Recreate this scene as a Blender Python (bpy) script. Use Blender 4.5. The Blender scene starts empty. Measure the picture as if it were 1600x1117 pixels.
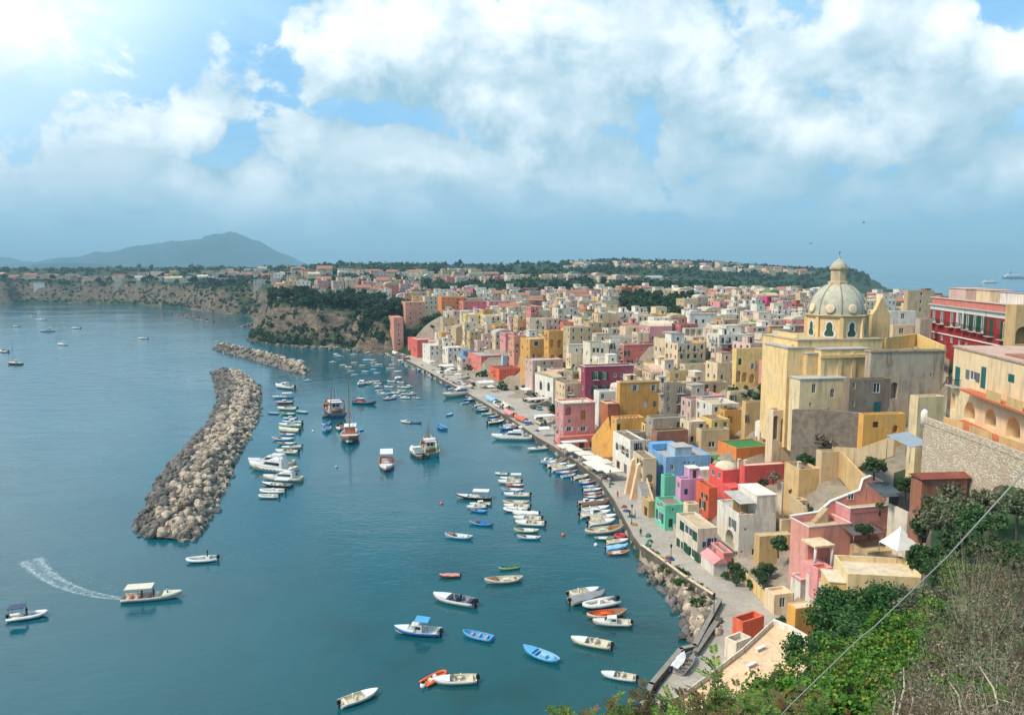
# Harbour town seen from a cliff terrace: everything is built here in code.

import bpy, bmesh, math, random
import numpy as np
from mathutils import Vector, Matrix
from mathutils.geometry import tessellate_polygon
R = math.radians
RND = random.Random(7)
scene = bpy.context.scene
COL = scene.collection
SUN_E, HAZE = 2.5, 1.4e-4
# ------------------------------------------------------------------ camera
FPX, CH = 1200.0, 55.0
TH = math.atan(140.5 / FPX)
CT, ST = math.cos(TH), math.sin(TH)
cam_d = bpy.data.cameras.new('camera')
cam_d.sensor_width = 36; cam_d.lens = 36 * FPX / 1600
cam_d.clip_start = 0.3; cam_d.clip_end = 80000
cam = bpy.data.objects.new('camera', cam_d); COL.objects.link(cam)
cam.location = (0, 0, CH); cam.rotation_euler = (math.pi / 2 - TH, 0, 0)
scene.camera = cam

def ray(u, v):
    a = (u - 800) / FPX; b = (558.5 - v) / FPX
    return a, CT + b * ST, -ST + b * CT
def G(u, v, z=0.0):
    a, y, dz = ray(u, v); t = (z - CH) / dz
    return a * t, y * t
def PY(u, v, D):
    a, y, dz = ray(u, v); t = D / y
    return a * t, D, CH + dz * t
def zof(v, x, y):
    b = (558.5 - v) / FPX
    return CH + y * (b * CT - ST) / (CT + b * ST)
def proj(x, y, z):
    h = z - CH; d = CT * y - ST * h
    return 800 + FPX * x / d, 558.5 - FPX * (ST * y + CT * h) / d

# ------------------------------------------------------------------ materials
def lin(c):
    c /= 255.0
    return c / 12.92 if c < 0.04045 else ((c + 0.055) / 1.055) ** 2.4
def rgb(r, g, b, k=1.0):
    return (lin(r) * k, lin(g) * k, lin(b) * k, 1.0)
MATS = {}
class NT:
    def __init__(s, tree): s.t = tree; s.n = tree.nodes; s.l = tree.links
    def add(s, typ, **kw):
        n = s.n.new(typ)
        for k, v in kw.items():
            if k == 'inp':
                for i, val in v.items():
                    if hasattr(val, 'is_linked') or hasattr(val, 'links'): s.l.new(val, n.inputs[i])
                    else: n.inputs[i].default_value = val
            else: setattr(n, k, v)
        return n
    def math(s, op, a, b=None, c=None, clamp=False):
        n = s.n.new('ShaderNodeMath'); n.operation = op; n.use_clamp = clamp
        for i, val in enumerate((a, b, c)):
            if val is None: continue
            if hasattr(val, 'links'): s.l.new(val, n.inputs[i])
            else: n.inputs[i].default_value = val
        return n.outputs[0]
    def vmath(s, op, a, b=None, c=None):
        n = s.n.new('ShaderNodeVectorMath'); n.operation = op
        for i, val in enumerate((a, b, c)):
            if val is None: continue
            if hasattr(val, 'links'): s.l.new(val, n.inputs[i])
            else: n.inputs[i].default_value = val
        return n.outputs['Value'] if op in ('LENGTH', 'DOT_PRODUCT', 'DISTANCE') else n.outputs[0]
    def rng(s, val, a, b, c=0.0, d=1.0, smooth=False):
        n = s.n.new('ShaderNodeMapRange'); n.clamp = True
        if smooth: n.interpolation_type = 'SMOOTHSTEP'
        s.l.new(val, n.inputs[0])
        for i, q in enumerate((a, b, c, d)): n.inputs[i + 1].default_value = q
        return n.outputs[0]
    def mix(s, fac, a, b, blend='MIX'):
        n = s.n.new('ShaderNodeMix'); n.data_type = 'RGBA'; n.blend_type = blend
        for i, val in ((0, fac), (6, a), (7, b)):
            if hasattr(val, 'links'): s.l.new(val, n.inputs[i])
            else: n.inputs[i].default_value = val
        return n.outputs[2]
    def noise(s, vec, scale, detail=4, rough=0.55, dist=0.0):
        n = s.n.new('ShaderNodeTexNoise')
        if vec is not None: s.l.new(vec, n.inputs['Vector'])
        n.inputs['Scale'].default_value = scale; n.inputs['Detail'].default_value = detail
        n.inputs['Roughness'].default_value = rough; n.inputs['Distortion'].default_value = dist
        return n.outputs[0]

def new_mat(name):
    m = bpy.data.materials.new(name); m.use_nodes = True
    t = NT(m.node_tree); b = t.n['Principled BSDF']
    b.inputs['Specular IOR Level'].default_value = 0.25
    return m, t, b

def surf(name, col, rough=0.8, var=0.18, stain=0.0, scale=0.5, bump=0.0, metal=0.0, stain_col=(0.10, 0.085, 0.07, 1), rnd=0.12, spec=None):
    """a procedural surface: blotchy base colour, optional vertical stains, bump"""
    if name in MATS: return MATS[name]
    m, t, b = new_mat(name)
    tc = t.add('ShaderNodeTexCoord'); oi = t.add('ShaderNodeObjectInfo')
    off = t.math('MULTIPLY', oi.outputs['Random'], 61.0)
    vec = t.vmath('ADD', tc.outputs['Object'], off)
    n1 = t.noise(vec, scale, 5, 0.6)
    lo = tuple(c * (1 - var) for c in col[:3]) + (1,); hi = tuple(min(c * (1 + var * 0.55), 0.95) for c in col[:3]) + (1,)
    c = t.mix(t.rng(n1, 0.3, 0.7), lo, hi)
    if stain:
        vs = t.vmath('MULTIPLY', vec, (1.3, 1.3, 0.16))
        n2 = t.noise(vs, 1.0, 5, 0.65)
        c = t.mix(t.math('MULTIPLY', t.rng(n2, 0.5, 0.72), stain), c, stain_col)
        n3 = t.noise(vec, 0.22, 7, 0.62, 0.6)
        c = t.mix(t.math('MULTIPLY', t.rng(n3, 0.55, 0.58), stain * 0.55), c, tuple(min(1, q * 0.6 + 0.16) for q in col[:3]) + (1,))
        n4 = t.noise(vec, 0.30, 7, 0.65, 0.4)
        c = t.mix(t.math('MULTIPLY', t.rng(n4, 0.60, 0.64), stain * 0.6), c, tuple(q * 0.5 + 0.04 for q in col[:3]) + (1,))
    if rnd:
        k = t.rng(oi.outputs['Random'], 0, 1, 1 - rnd, 1 + rnd * 0.5)
        hs = t.add('ShaderNodeHueSaturation', inp={'Color': c, 'Value': k})
        c = hs.outputs[0]
    t.l.new(c, b.inputs['Base Color'])
    b.inputs['Roughness'].default_value = rough; b.inputs['Metallic'].default_value = metal
    if spec is not None: b.inputs['Specular IOR Level'].default_value = spec
    if bump:
        nb = t.noise(vec, 3.0, 6, 0.7)
        bp = t.add('ShaderNodeBump', inp={'Height': nb}); bp.inputs['Strength'].default_value = bump; bp.inputs['Distance'].default_value = 0.12
        t.l.new(bp.outputs[0], b.inputs['Normal'])
    MATS[name] = m
    return m
KW = 0.9
PAL = dict(cream=(234, 208, 170), white=(238, 228, 212), offwhite=(230, 214, 190), palepink=(226, 190, 174), peach=(238, 200, 158), ochre=(232, 172, 88),
           yellow=(238, 202, 128), paleyellow=(238, 212, 164), apricot=(228, 160, 130), palesalmon=(240, 168, 152), creampeach=(244, 214, 168), salmon=(230, 134, 118), pink=(240, 158, 146), rose=(236, 160, 156), coral=(230, 108, 92), red=(234, 98, 88),
           darkred=(150, 40, 44), magenta=(170, 72, 92), orange=(236, 142, 72), orangered=(236, 106, 66), blue=(140, 184, 226), skyblue=(110, 170, 220), mint=(112, 206, 170),
           lilac=(226, 166, 200), greybeige=(188, 172, 152), stone=(186, 168, 144), brown=(194, 166, 130), darkbrown=(150, 130, 110), terracotta=(200, 112, 74), palacered=(166, 40, 36),
           grey=(160, 155, 150), palegrey=(204, 196, 184), brick=(170, 110, 84), sand=(214, 186, 144), lightblue=(176, 205, 226), churchyellow=(242, 206, 146), tan=(216, 180, 126), hotpink=(232, 80, 140))
def plaster(c):
    st = 0.5 if c in ('white', 'offwhite', 'cream', 'palegrey', 'sand', 'greybeige') else 0.46
    if c in ('stone', 'brown', 'darkbrown', 'brick'): st = 0.75
    return surf(c + ' plaster', rgb(*PAL[c], KW), 0.9, 0.14, st, 0.45, 0.25)
def roofm(c):
    d = dict(cream=(222, 204, 176), grey=(150, 141, 130), white=(234, 226, 214), green=(58, 128, 66), palegreen=(120, 146, 96), brown=(142, 120, 100), tile=(178, 118, 92), pinkish=(214, 176, 156), teal=(90, 130, 125), palegrey=(188, 182, 174), sand=(206, 182, 146), rust=(140, 76, 62), blue=(80, 150, 205), dark=(74, 86, 92))
    return surf(c + ' roof', rgb(*(d.get(c) or PAL[c]), KW), 0.92, 0.2, 0.0 if c == 'white' else 0.3, 0.7, 0.3)
def flat(name, c, rough=0.6, **k):
    return surf(name, rgb(*c, 0.85), rough, k.pop('var', 0.1), k.pop('stain', 0.0), k.pop('scale', 1.5), **k)
M = {}
def glass():
    m, t, b = new_mat('window glass')
    oi = t.add('ShaderNodeObjectInfo')
    c = t.mix(oi.outputs['Random'], (0.012, 0.016, 0.02, 1), (0.06, 0.07, 0.075, 1))
    t.l.new(c, b.inputs['Base Color']); b.inputs['Roughness'].default_value = 0.12; b.inputs['Specular IOR Level'].default_value = 0.5
    return m
M['glass'] = glass()
M['frame'] = flat('white painted wood', (228, 226, 220), 0.6)
M['stonetrim'] = flat('pale stone trim', (214, 204, 188), 0.85, bump=0.2)
M['iron'] = flat('dark iron', (46, 46, 48), 0.5)
M['steel'] = flat('grey steel', (150, 154, 158), 0.4, metal=0.6)
M['wood'] = flat('weathered wood', (122, 92, 66), 0.8, var=0.3)
for nm, c in dict(green=(22, 86, 58), brown=(96, 62, 44), blue=(48, 84, 150), grey=(120, 124, 122), teal=(44, 110, 110), white=(214, 214, 208), ochre=(184, 134, 60)).items():
    M['sh_' + nm] = flat(nm + ' shutter paint', c, 0.6, var=0.2)

# ------------------------------------------------------------------ object helpers
def tag(o, label=None, cat=None, group=None, kind=None):
    if label: o['label'] = label
    if cat: o['category'] = cat
    if group: o['group'] = group
    if kind: o['kind'] = kind
    return o
def empty(name, loc, rz=0.0, label=None, cat=None, group=None):
    o = bpy.data.objects.new(name, None); COL.objects.link(o)
    o.location = loc; o.rotation_euler = (0, 0, rz); o.empty_display_size = 0.1
    return tag(o, label, cat, group)
def link(name, me, parent=None, loc=None, rz=None, scale=None):
    o = bpy.data.objects.new(name, me); COL.objects.link(o)
    if parent is not None: o.parent = parent
    if loc is not None: o.location = loc
    if rz is not None: o.rotation_euler = (0, 0, rz)
    if scale is not None: o.scale = scale
    return o
class MB:
    """collects faces, then makes one mesh"""
    def __init__(s): s.v = []; s.f = []; s.m = []; s.sm = []
    def poly(s, pts, mi=0, sm=False):
        i = len(s.v); s.v += [tuple(p) for p in pts]; s.f.append(list(range(i, i + len(pts)))); s.m.append(mi); s.sm.append(sm)
    def idx(s, verts, faces, mi=0, sm=False):
        i = len(s.v); s.v += [tuple(p) for p in verts]
        for f in faces: s.f.append([i + q for q in f]); s.m.append(mi); s.sm.append(sm)
    def box(s, x0, y0, z0, x1, y1, z1, mi=0, taper=0.0):
        c = [(x0, y0, z0), (x1, y0, z0), (x1, y1, z0), (x0, y1, z0), (x0 + taper, y0 + taper, z1), (x1 - taper, y0 + taper, z1), (x1 - taper, y1 - taper, z1), (x0 + taper, y1 - taper, z1)]
        s.idx(c, [(3, 2, 1, 0), (4, 5, 6, 7), (0, 1, 5, 4), (1, 2, 6, 5), (2, 3, 7, 6), (3, 0, 4, 7)], mi)
    def bar(s, p, q, r, n=5, mi=0, r2=None, sm=True):
        p = Vector(p); q = Vector(q); d = (q - p)
        if d.length < 1e-5: return
        d.normalize(); a = d.orthogonal().normalized(); b = d.cross(a); r2 = r if r2 is None else r2
        vs = []
        for c, rr in ((p, r), (q, r2)):
            for k in range(n):
                an = 2 * math.pi * k / n
                vs.append(c + a * (math.cos(an) * rr) + b * (math.sin(an) * rr))
        fs = [(k, (k + 1) % n, n + (k + 1) % n, n + k) for k in range(n)]
        s.idx(vs, fs, mi, sm); s.idx(vs[:n], [tuple(range(n))[::-1]], mi); s.idx(vs[n:], [tuple(range(n))], mi)
    def tube(s, pts, rad, n=6, mi=0, closed=False):
        P = [Vector(p) for p in pts]; vs = []; k = len(P)
        if not hasattr(rad, '__len__'): rad = [rad] * k
        ref = None
        for i in range(k):
            a = P[max(i - 1, 0)]; b = P[min(i + 1, k - 1)]
            d = (b - a).normalized()
            if ref is None or abs(ref.dot(d)) > 0.95: ref = d.orthogonal().normalized()
            x = (ref - d * ref.dot(d)).normalized(); y = d.cross(x); ref = x
            for j in range(n):
                an = 2 * math.pi * j / n
                vs.append(P[i] + x * (math.cos(an) * rad[i]) + y * (math.sin(an) * rad[i]))
        fs = [(i * n + j, i * n + (j + 1) % n, (i + 1) * n + (j + 1) % n, (i + 1) * n + j) for i in range(k - 1) for j in range(n)]
        fs += [tuple(range(n))[::-1], tuple((k - 1) * n + j for j in range(n))]
        s.idx(vs, fs, mi, True)
    def lathe(s, prof, n=16, mi=0, sm=True, ang=0.0):
        vs = []; k = len(prof)
        for (r, z) in prof:
            for j in range(n):
                an = ang + 2 * math.pi * j / n
                vs.append((r * math.cos(an), r * math.sin(an), z))
        fs = [(i * n + j, i * n + (j + 1) % n, (i + 1) * n + (j + 1) % n, (i + 1) * n + j) for i in range(k - 1) for j in range(n)]
        s.idx(vs, fs, mi, sm)
    def prism(s, pts2, z0, z1, mi=0, mtop=None):
        n = len(pts2)
        vs = [(x, y, z0) for x, y in pts2] + [(x, y, z1) for x, y in pts2]
        s.idx(vs, [(k, (k + 1) % n, n + (k + 1) % n, n + k) for k in range(n)], mi)
        s.idx([(x, y, z1) for x, y in pts2], [tuple(range(n))], mi if mtop is None else mtop)
        s.idx([(x, y, z0) for x, y in pts2], [tuple(range(n))[::-1]], mi)
    def mesh(s, name, mats):
        me = bpy.data.meshes.new(name); me.from_pydata(s.v, [], s.f)
        for m in (mats if isinstance(mats, (list, tuple)) else [mats]): me.materials.append(m)
        me.polygons.foreach_set('material_index', s.m); me.polygons.foreach_set('use_smooth', s.sm)
        me.update()
        return me
    def weld(s, me, d=0.0005):
        bm = bmesh.new(); bm.from_mesh(me); bmesh.ops.remove_doubles(bm, verts=bm.verts, dist=d); bm.to_mesh(me); bm.free(); return me
    def obj(s, name, mats, parent=None, loc=None, rz=None, weld=True):
        me = s.mesh(name, mats)
        if weld: s.weld(me)
        return link(name, me, parent, loc, rz)
def copy_tree(o, parent=None):
    c = o.copy(); COL.objects.link(c)
    if parent is not None: c.parent = parent
    for ch in o.children: copy_tree(ch, c)
    return c
ORD = ['zeroth', 'first', 'second', 'third', 'fourth', 'fifth', 'sixth', 'seventh', 'eighth', 'ninth', 'tenth', 'eleventh', 'twelfth', 'thirteenth', 'fourteenth', 'fifteenth', 'sixteenth', 'seventeenth', 'eighteenth', 'nineteenth']
TENS = {2: 'twent', 3: 'thirt', 4: 'fort', 5: 'fift', 6: 'sixt', 7: 'sevent', 8: 'eight', 9: 'ninet'}
def ordinal(n):
    if n < 20: return ORD[n]
    if n > 99: return ('' if n < 200 else 'two-') + 'hundred-and-' + ordinal(n % 100) if n % 100 else 'hundredth'
    t, o = divmod(n, 10)
    return TENS[t] + 'ieth' if o == 0 else TENS[t] + 'y-' + ORD[o]
LATER = []   # (object, zone, adjective+kind): labelled at the end by their order from the left in each zone
def later(o, zone, what, cat, group=None, key='u'):
    o['category'] = cat
    if group: o['group'] = group
    LATER.append((o, zone, what, key))

# ------------------------------------------------------------------ sky, sun, haze
SUN_AZ, SUN_EL = R(-116), R(50)       # from +Y, clockwise; the sun stands high over the sea on the left
w = bpy.data.worlds.new('World'); scene.world = w; w.use_nodes = True
t = NT(w.node_tree); bg = t.n['Background']
def cloud_group():
    g = bpy.data.node_groups.new('cloud cover', 'ShaderNodeTree')
    g.interface.new_socket('P', in_out='INPUT', socket_type='NodeSocketVector')
    g.interface.new_socket('D', in_out='OUTPUT', socket_type='NodeSocketFloat')
    q = NT(g); gi = q.add('NodeGroupInput'); go = q.add('NodeGroupOutput')
    P = gi.outputs[0]
    warp = q.add('ShaderNodeTexNoise'); q.l.new(P, warp.inputs['Vector'])
    warp.inputs['Scale'].default_value = 9.0; warp.inputs['Detail'].default_value = 3
    wv = q.vmath('MULTIPLY', q.vmath('SUBTRACT', warp.outputs['Color'], (0.5, 0.5, 0.5)), (0.09, 0.07, 0.0))
    Pw = q.vmath('ADD', P, wv)
    # the cloud masses: azimuth, elevation, half width, half height (degrees), weight
    acc = None
    for (u, v, wu, hv, k) in BLOBS:
        cx, cy = skyco(u, v); sx, sy = wu / FPX, hv / FPX
        d = q.vmath('LENGTH', q.vmath('MULTIPLY_ADD', Pw, (1 / sx, 1 / sy, 0), (-cx / sx, -cy / sy, 0)))
        val = q.rng(d, 1.45, 0.1, 0.0, k, True)
        acc = val if acc is None else q.math('SMOOTH_MAX', acc, val, 0.3)
    n = q.noise(q.vmath('MULTIPLY', P, (1.0, 1.25, 1.0)), 7.0, 9, 0.56, 0.25)
    n2 = q.noise(Pw, 24.0, 8, 0.62, 0.15)
    d = q.math('ADD', acc, q.math('MULTIPLY', q.math('SUBTRACT', n, 0.5), 2.3))
    d = q.math('ADD', d, q.math('MULTIPLY', q.math('SUBTRACT', n2, 0.5), 0.95))
    q.l.new(d, go.inputs[0])
    return g
def skyco(u, v):
    a, y, z = ray(u, v)
    return math.atan2(a, y), math.atan2(z, math.hypot(a, y))
BLOBS = [(640, 80, 270, 105, 1.0), (540, 90, 130, 90, .95), (800, 120, 280, 125, 1.0), (960, 70, 220, 110, .95), (410, 110, 45, 40, .5), (1090, 130, 190, 130, .85),
         (305, 200, 66, 60, 1.1), (215, 290, 170, 75, 1.35), (330, 305, 140, 66, 1.35), (600, 235, 130, 45, 1.3), (510, 250, 95, 70, 1.0), (620, 290, 190, 75, 1.0), (740, 280, 170, 65, 1.0), (818, 245, 68, 55, 1.0),
         (945, 245, 95, 62, 1.0), (900, 170, 190, 90, 1.0), (1070, 230, 120, 90, .9), (1210, 265, 170, 65, .95), (1300, 215, 180, 85, .9), (1430, 150, 230, 95, 1.0), (1570, 120, 150, 100, .95),
         (1330, 335, 80, 20, .7), (1540, 255, 140, 65, .9), (1300, 60, 300, 95, .85), (110, 345, 240, 60, 1.1), (320, 365, 300, 45, 1.1), (50, 60, 170, 90, .75), (0, 310, 80, 60, .7), (820, 15, 360, 60, .85), (1520, 300, 200, 50, .8), (150, 170, 260, 60, .45), (700, 320, 300, 60, .9), (900, 300, 260, 60, .9), (1150, 300, 260, 50, .9),
         (-500, 120, 460, 190, .85), (2150, 120, 460, 190, .85), (800, -420, 1500, 200, .85), (200, -200, 300, 130, .85), (1300, -180, 450, 130, .85)]
CG = cloud_group()
tc = t.add('ShaderNodeTexCoord'); sep = t.add('ShaderNodeSeparateXYZ'); t.l.new(tc.outputs['Generated'], sep.inputs[0])
X, Y, Z = sep.outputs
az = t.math('ARCTAN2', X, Y); el = t.math('ARCTAN2', Z, t.math('SQRT', t.math('ADD', t.math('MULTIPLY', X, X), t.math('MULTIPLY', Y, Y))))
cmb = t.add('ShaderNodeCombineXYZ', inp={0: az, 1: el}); P = cmb.outputs[0]
g1 = t.add('ShaderNodeGroup', node_tree=CG); t.l.new(P, g1.inputs[0])
g2 = t.add('ShaderNodeGroup', node_tree=CG); t.l.new(t.vmath('ADD', P, (-0.020, 0.050, 0)), g2.inputs[0])
dens = g1.outputs[0]; toward = g2.outputs[0]
sky = t.add('ShaderNodeTexSky', sky_type='NISHITA', sun_disc=False, sun_elevation=SUN_EL, sun_rotation=SUN_AZ, altitude=50, air_density=1.0, dust_density=1.6, ozone_density=1.5)
S = 0.1
# clear air between the clouds: Nishita, a little deepened
clear = t.mix(0.72, sky.outputs[0], (0.17 / S, 0.40 / S, 0.64 / S, 1))
clear = t.mix(t.rng(el, 0.0, 0.22, 0.95, 0.0, True), clear, (0.175 / S, 0.345 / S, 0.465 / S, 1))
# brightness of the air round the sun, high on the left
glow = t.rng(t.vmath('DOT_PRODUCT', tc.outputs['Generated'], (math.sin(R(-47)) * math.cos(R(34)), math.cos(R(-47)) * math.cos(R(34)), math.sin(R(34)))), 0.83, 0.985, 0, 1, True)
clear = t.mix(t.math('MULTIPLY', glow, 0.95), clear, (1.05 / S, 1.12 / S, 1.15 / S, 1))
alpha = t.rng(dens, 0.40, 0.62, 0, 1, True)
lit = t.rng(t.math('SUBTRACT', dens, toward), -0.55, 0.62, 0, 1, False)
thick = t.rng(dens, 0.7, 1.7, 1.0, 0.0, False)
hgt = t.rng(el, 0.02, 0.20, 0.42, 1.0, False)
fine = t.noise(P, 15.0, 7, 0.62, 0.3)
lum = t.math('ADD', t.math('MULTIPLY', lit, 0.98), t.math('MULTIPLY', thick, 0.06))
lum = t.math('ADD', lum, t.math('MULTIPLY', t.math('SUBTRACT', fine, 0.5), 0.6))
shade = t.rng(t.noise(t.vmath('MULTIPLY', P, (1.0, 1.8, 1)), 5.5, 4, 0.55, 0.3), 0.40, 0.60, 0.55, 1.05, True)
lum = t.math('MULTIPLY', t.math('MULTIPLY', lum, hgt), shade, clamp=True)
ccol = t.mix(lum, (0.20 / S, 0.345 / S, 0.43 / S, 1), (0.70 / S, 0.745 / S, 0.775 / S, 1))
ccol = t.mix(t.math('MULTIPLY', glow, 0.7), ccol, (1.0 / S, 1.05 / S, 1.05 / S, 1))
veil = t.rng(t.noise(t.vmath('MULTIPLY', P, (1, 2.2, 1)), 4.0, 6, 0.6, 0.4), 0.40, 0.66, 0.0, 0.6, True)
clear = t.mix(t.math('MULTIPLY', veil, t.rng(el, 0.05, 0.2, 0.3, 1)), clear, (0.34 / S, 0.52 / S, 0.64 / S, 1))
alpha = t.math('MULTIPLY', alpha, t.rng(el, 0.01, 0.13, 0.15, 1.0, True))
out = t.mix(alpha, clear, ccol)
out = t.mix(t.rng(el, -0.03, 0.02, 1, 0, True), out, (0.175 / S, 0.345 / S, 0.465 / S, 1))
t.l.new(out, bg.inputs['Color']); bg.inputs['Strength'].default_value = S
w.cycles.sampling_method = 'MANUAL'; w.cycles.sample_map_resolution = 512

sl = bpy.data.lights.new('sun', 'SUN'); sl.energy = SUN_E; sl.angle = R(12.0); sl.color = (1.0, 0.90, 0.75)
so = bpy.data.objects.new('sun', sl); COL.objects.link(so)
sd = Vector((math.sin(SUN_AZ) * math.cos(SUN_EL), math.cos(SUN_AZ) * math.cos(SUN_EL), math.sin(SUN_EL)))
so.rotation_euler = sd.to_track_quat('Z', 'Y').to_euler(); so.location = (-60, 40, 120)

hm = bpy.data.materials.new('sea air'); hm.use_nodes = True
ht = NT(hm.node_tree); ht.n.remove(ht.n['Principled BSDF'])
pv = ht.add('ShaderNodeVolumePrincipled'); pv.inputs['Color'].default_value = (0.46, 0.74, 0.88, 1); pv.inputs['Density'].default_value = HAZE
pv.inputs['Anisotropy'].default_value = 0.0
ht.l.new(pv.outputs[0], ht.n['Material Output'].inputs['Volume'])
hb = MB(); HS = 30000; hb.box(-HS, -HS, -9, HS, HS, 450)
haze = hb.obj('haze', hm); tag(haze, kind='stuff')

# ------------------------------------------------------------------ water
def water_mat():
    m, t, b = new_mat('sea water')
    tc = t.add('ShaderNodeTexCoord'); P = tc.outputs['Object']
    n1 = t.noise(t.vmath('MULTIPLY', P, (1, 1, 1)), 0.012, 4, 0.6, 0.4)
    n2 = t.noise(P, 0.05, 4, 0.6)
    c = t.mix(t.rng(n1, 0.35, 0.65), WATER_A, WATER_B)
    # sea grass and stones on the bottom of the near harbour
    sp = t.add('ShaderNodeSeparateXYZ'); t.l.new(P, sp.inputs[0])
    near = t.math('MULTIPLY', t.rng(sp.outputs[1], 210, 100, 0, 1, True), t.rng(sp.outputs[0], -60, 10, 0.15, 1, True))
    c = t.mix(t.math('MULTIPLY', near, 0.75), c, WATER_N)
    c = t.mix(t.math('MULTIPLY', t.math('MULTIPLY', near, t.rng(n2, 0.48, 0.66)), 0.55), c, (0.006, 0.03, 0.028, 1))
    t.l.new(c, b.inputs['Base Color']); t.l.new(t.rng(t.noise(t.vmath('MULTIPLY', P, (.5, 1, 1)), .018, 5, .6, .6), .4, .62, .05, .2), b.inputs['Roughness']); b.inputs['IOR'].default_value = 1.33
    b.inputs['Specular IOR Level'].default_value = 0.5
    wv = t.vmath('MULTIPLY', P, (0.55, 1.0, 1))
    h1 = t.noise(wv, 0.9, 3, 0.55, 0.3); h2 = t.noise(wv, 0.17, 3, 0.5, 0.2)
    # calm inside the breakwater, choppy outside
    chop = t.math('ADD', t.rng(sp.outputs[0], -60, -110, 0.0, 0.9, True), 0.35)
    h = t.math('ADD', t.math('MULTIPLY', h1, 0.10), t.math('MULTIPLY', h2, t.math('MULTIPLY', chop, 0.5)))
    bp = t.add('ShaderNodeBump', inp={'Height': h}); bp.inputs['Strength'].default_value = 0.55; bp.inputs['Distance'].default_value = 1.0
    t.l.new(bp.outputs[0], b.inputs['Normal'])
    return m
WATER_A = (0.001, 0.066, 0.094, 1); WATER_B = (0.002, 0.092, 0.118, 1); WATER_N = (0.006, 0.064, 0.064, 1)
wb = MB(); WS = HS - 60; wb.poly([(-WS, -WS, 0), (WS, -WS, 0), (WS, WS, 0), (-WS, WS, 0)])
tag(wb.obj('sea', water_mat()), kind='structure')

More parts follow.
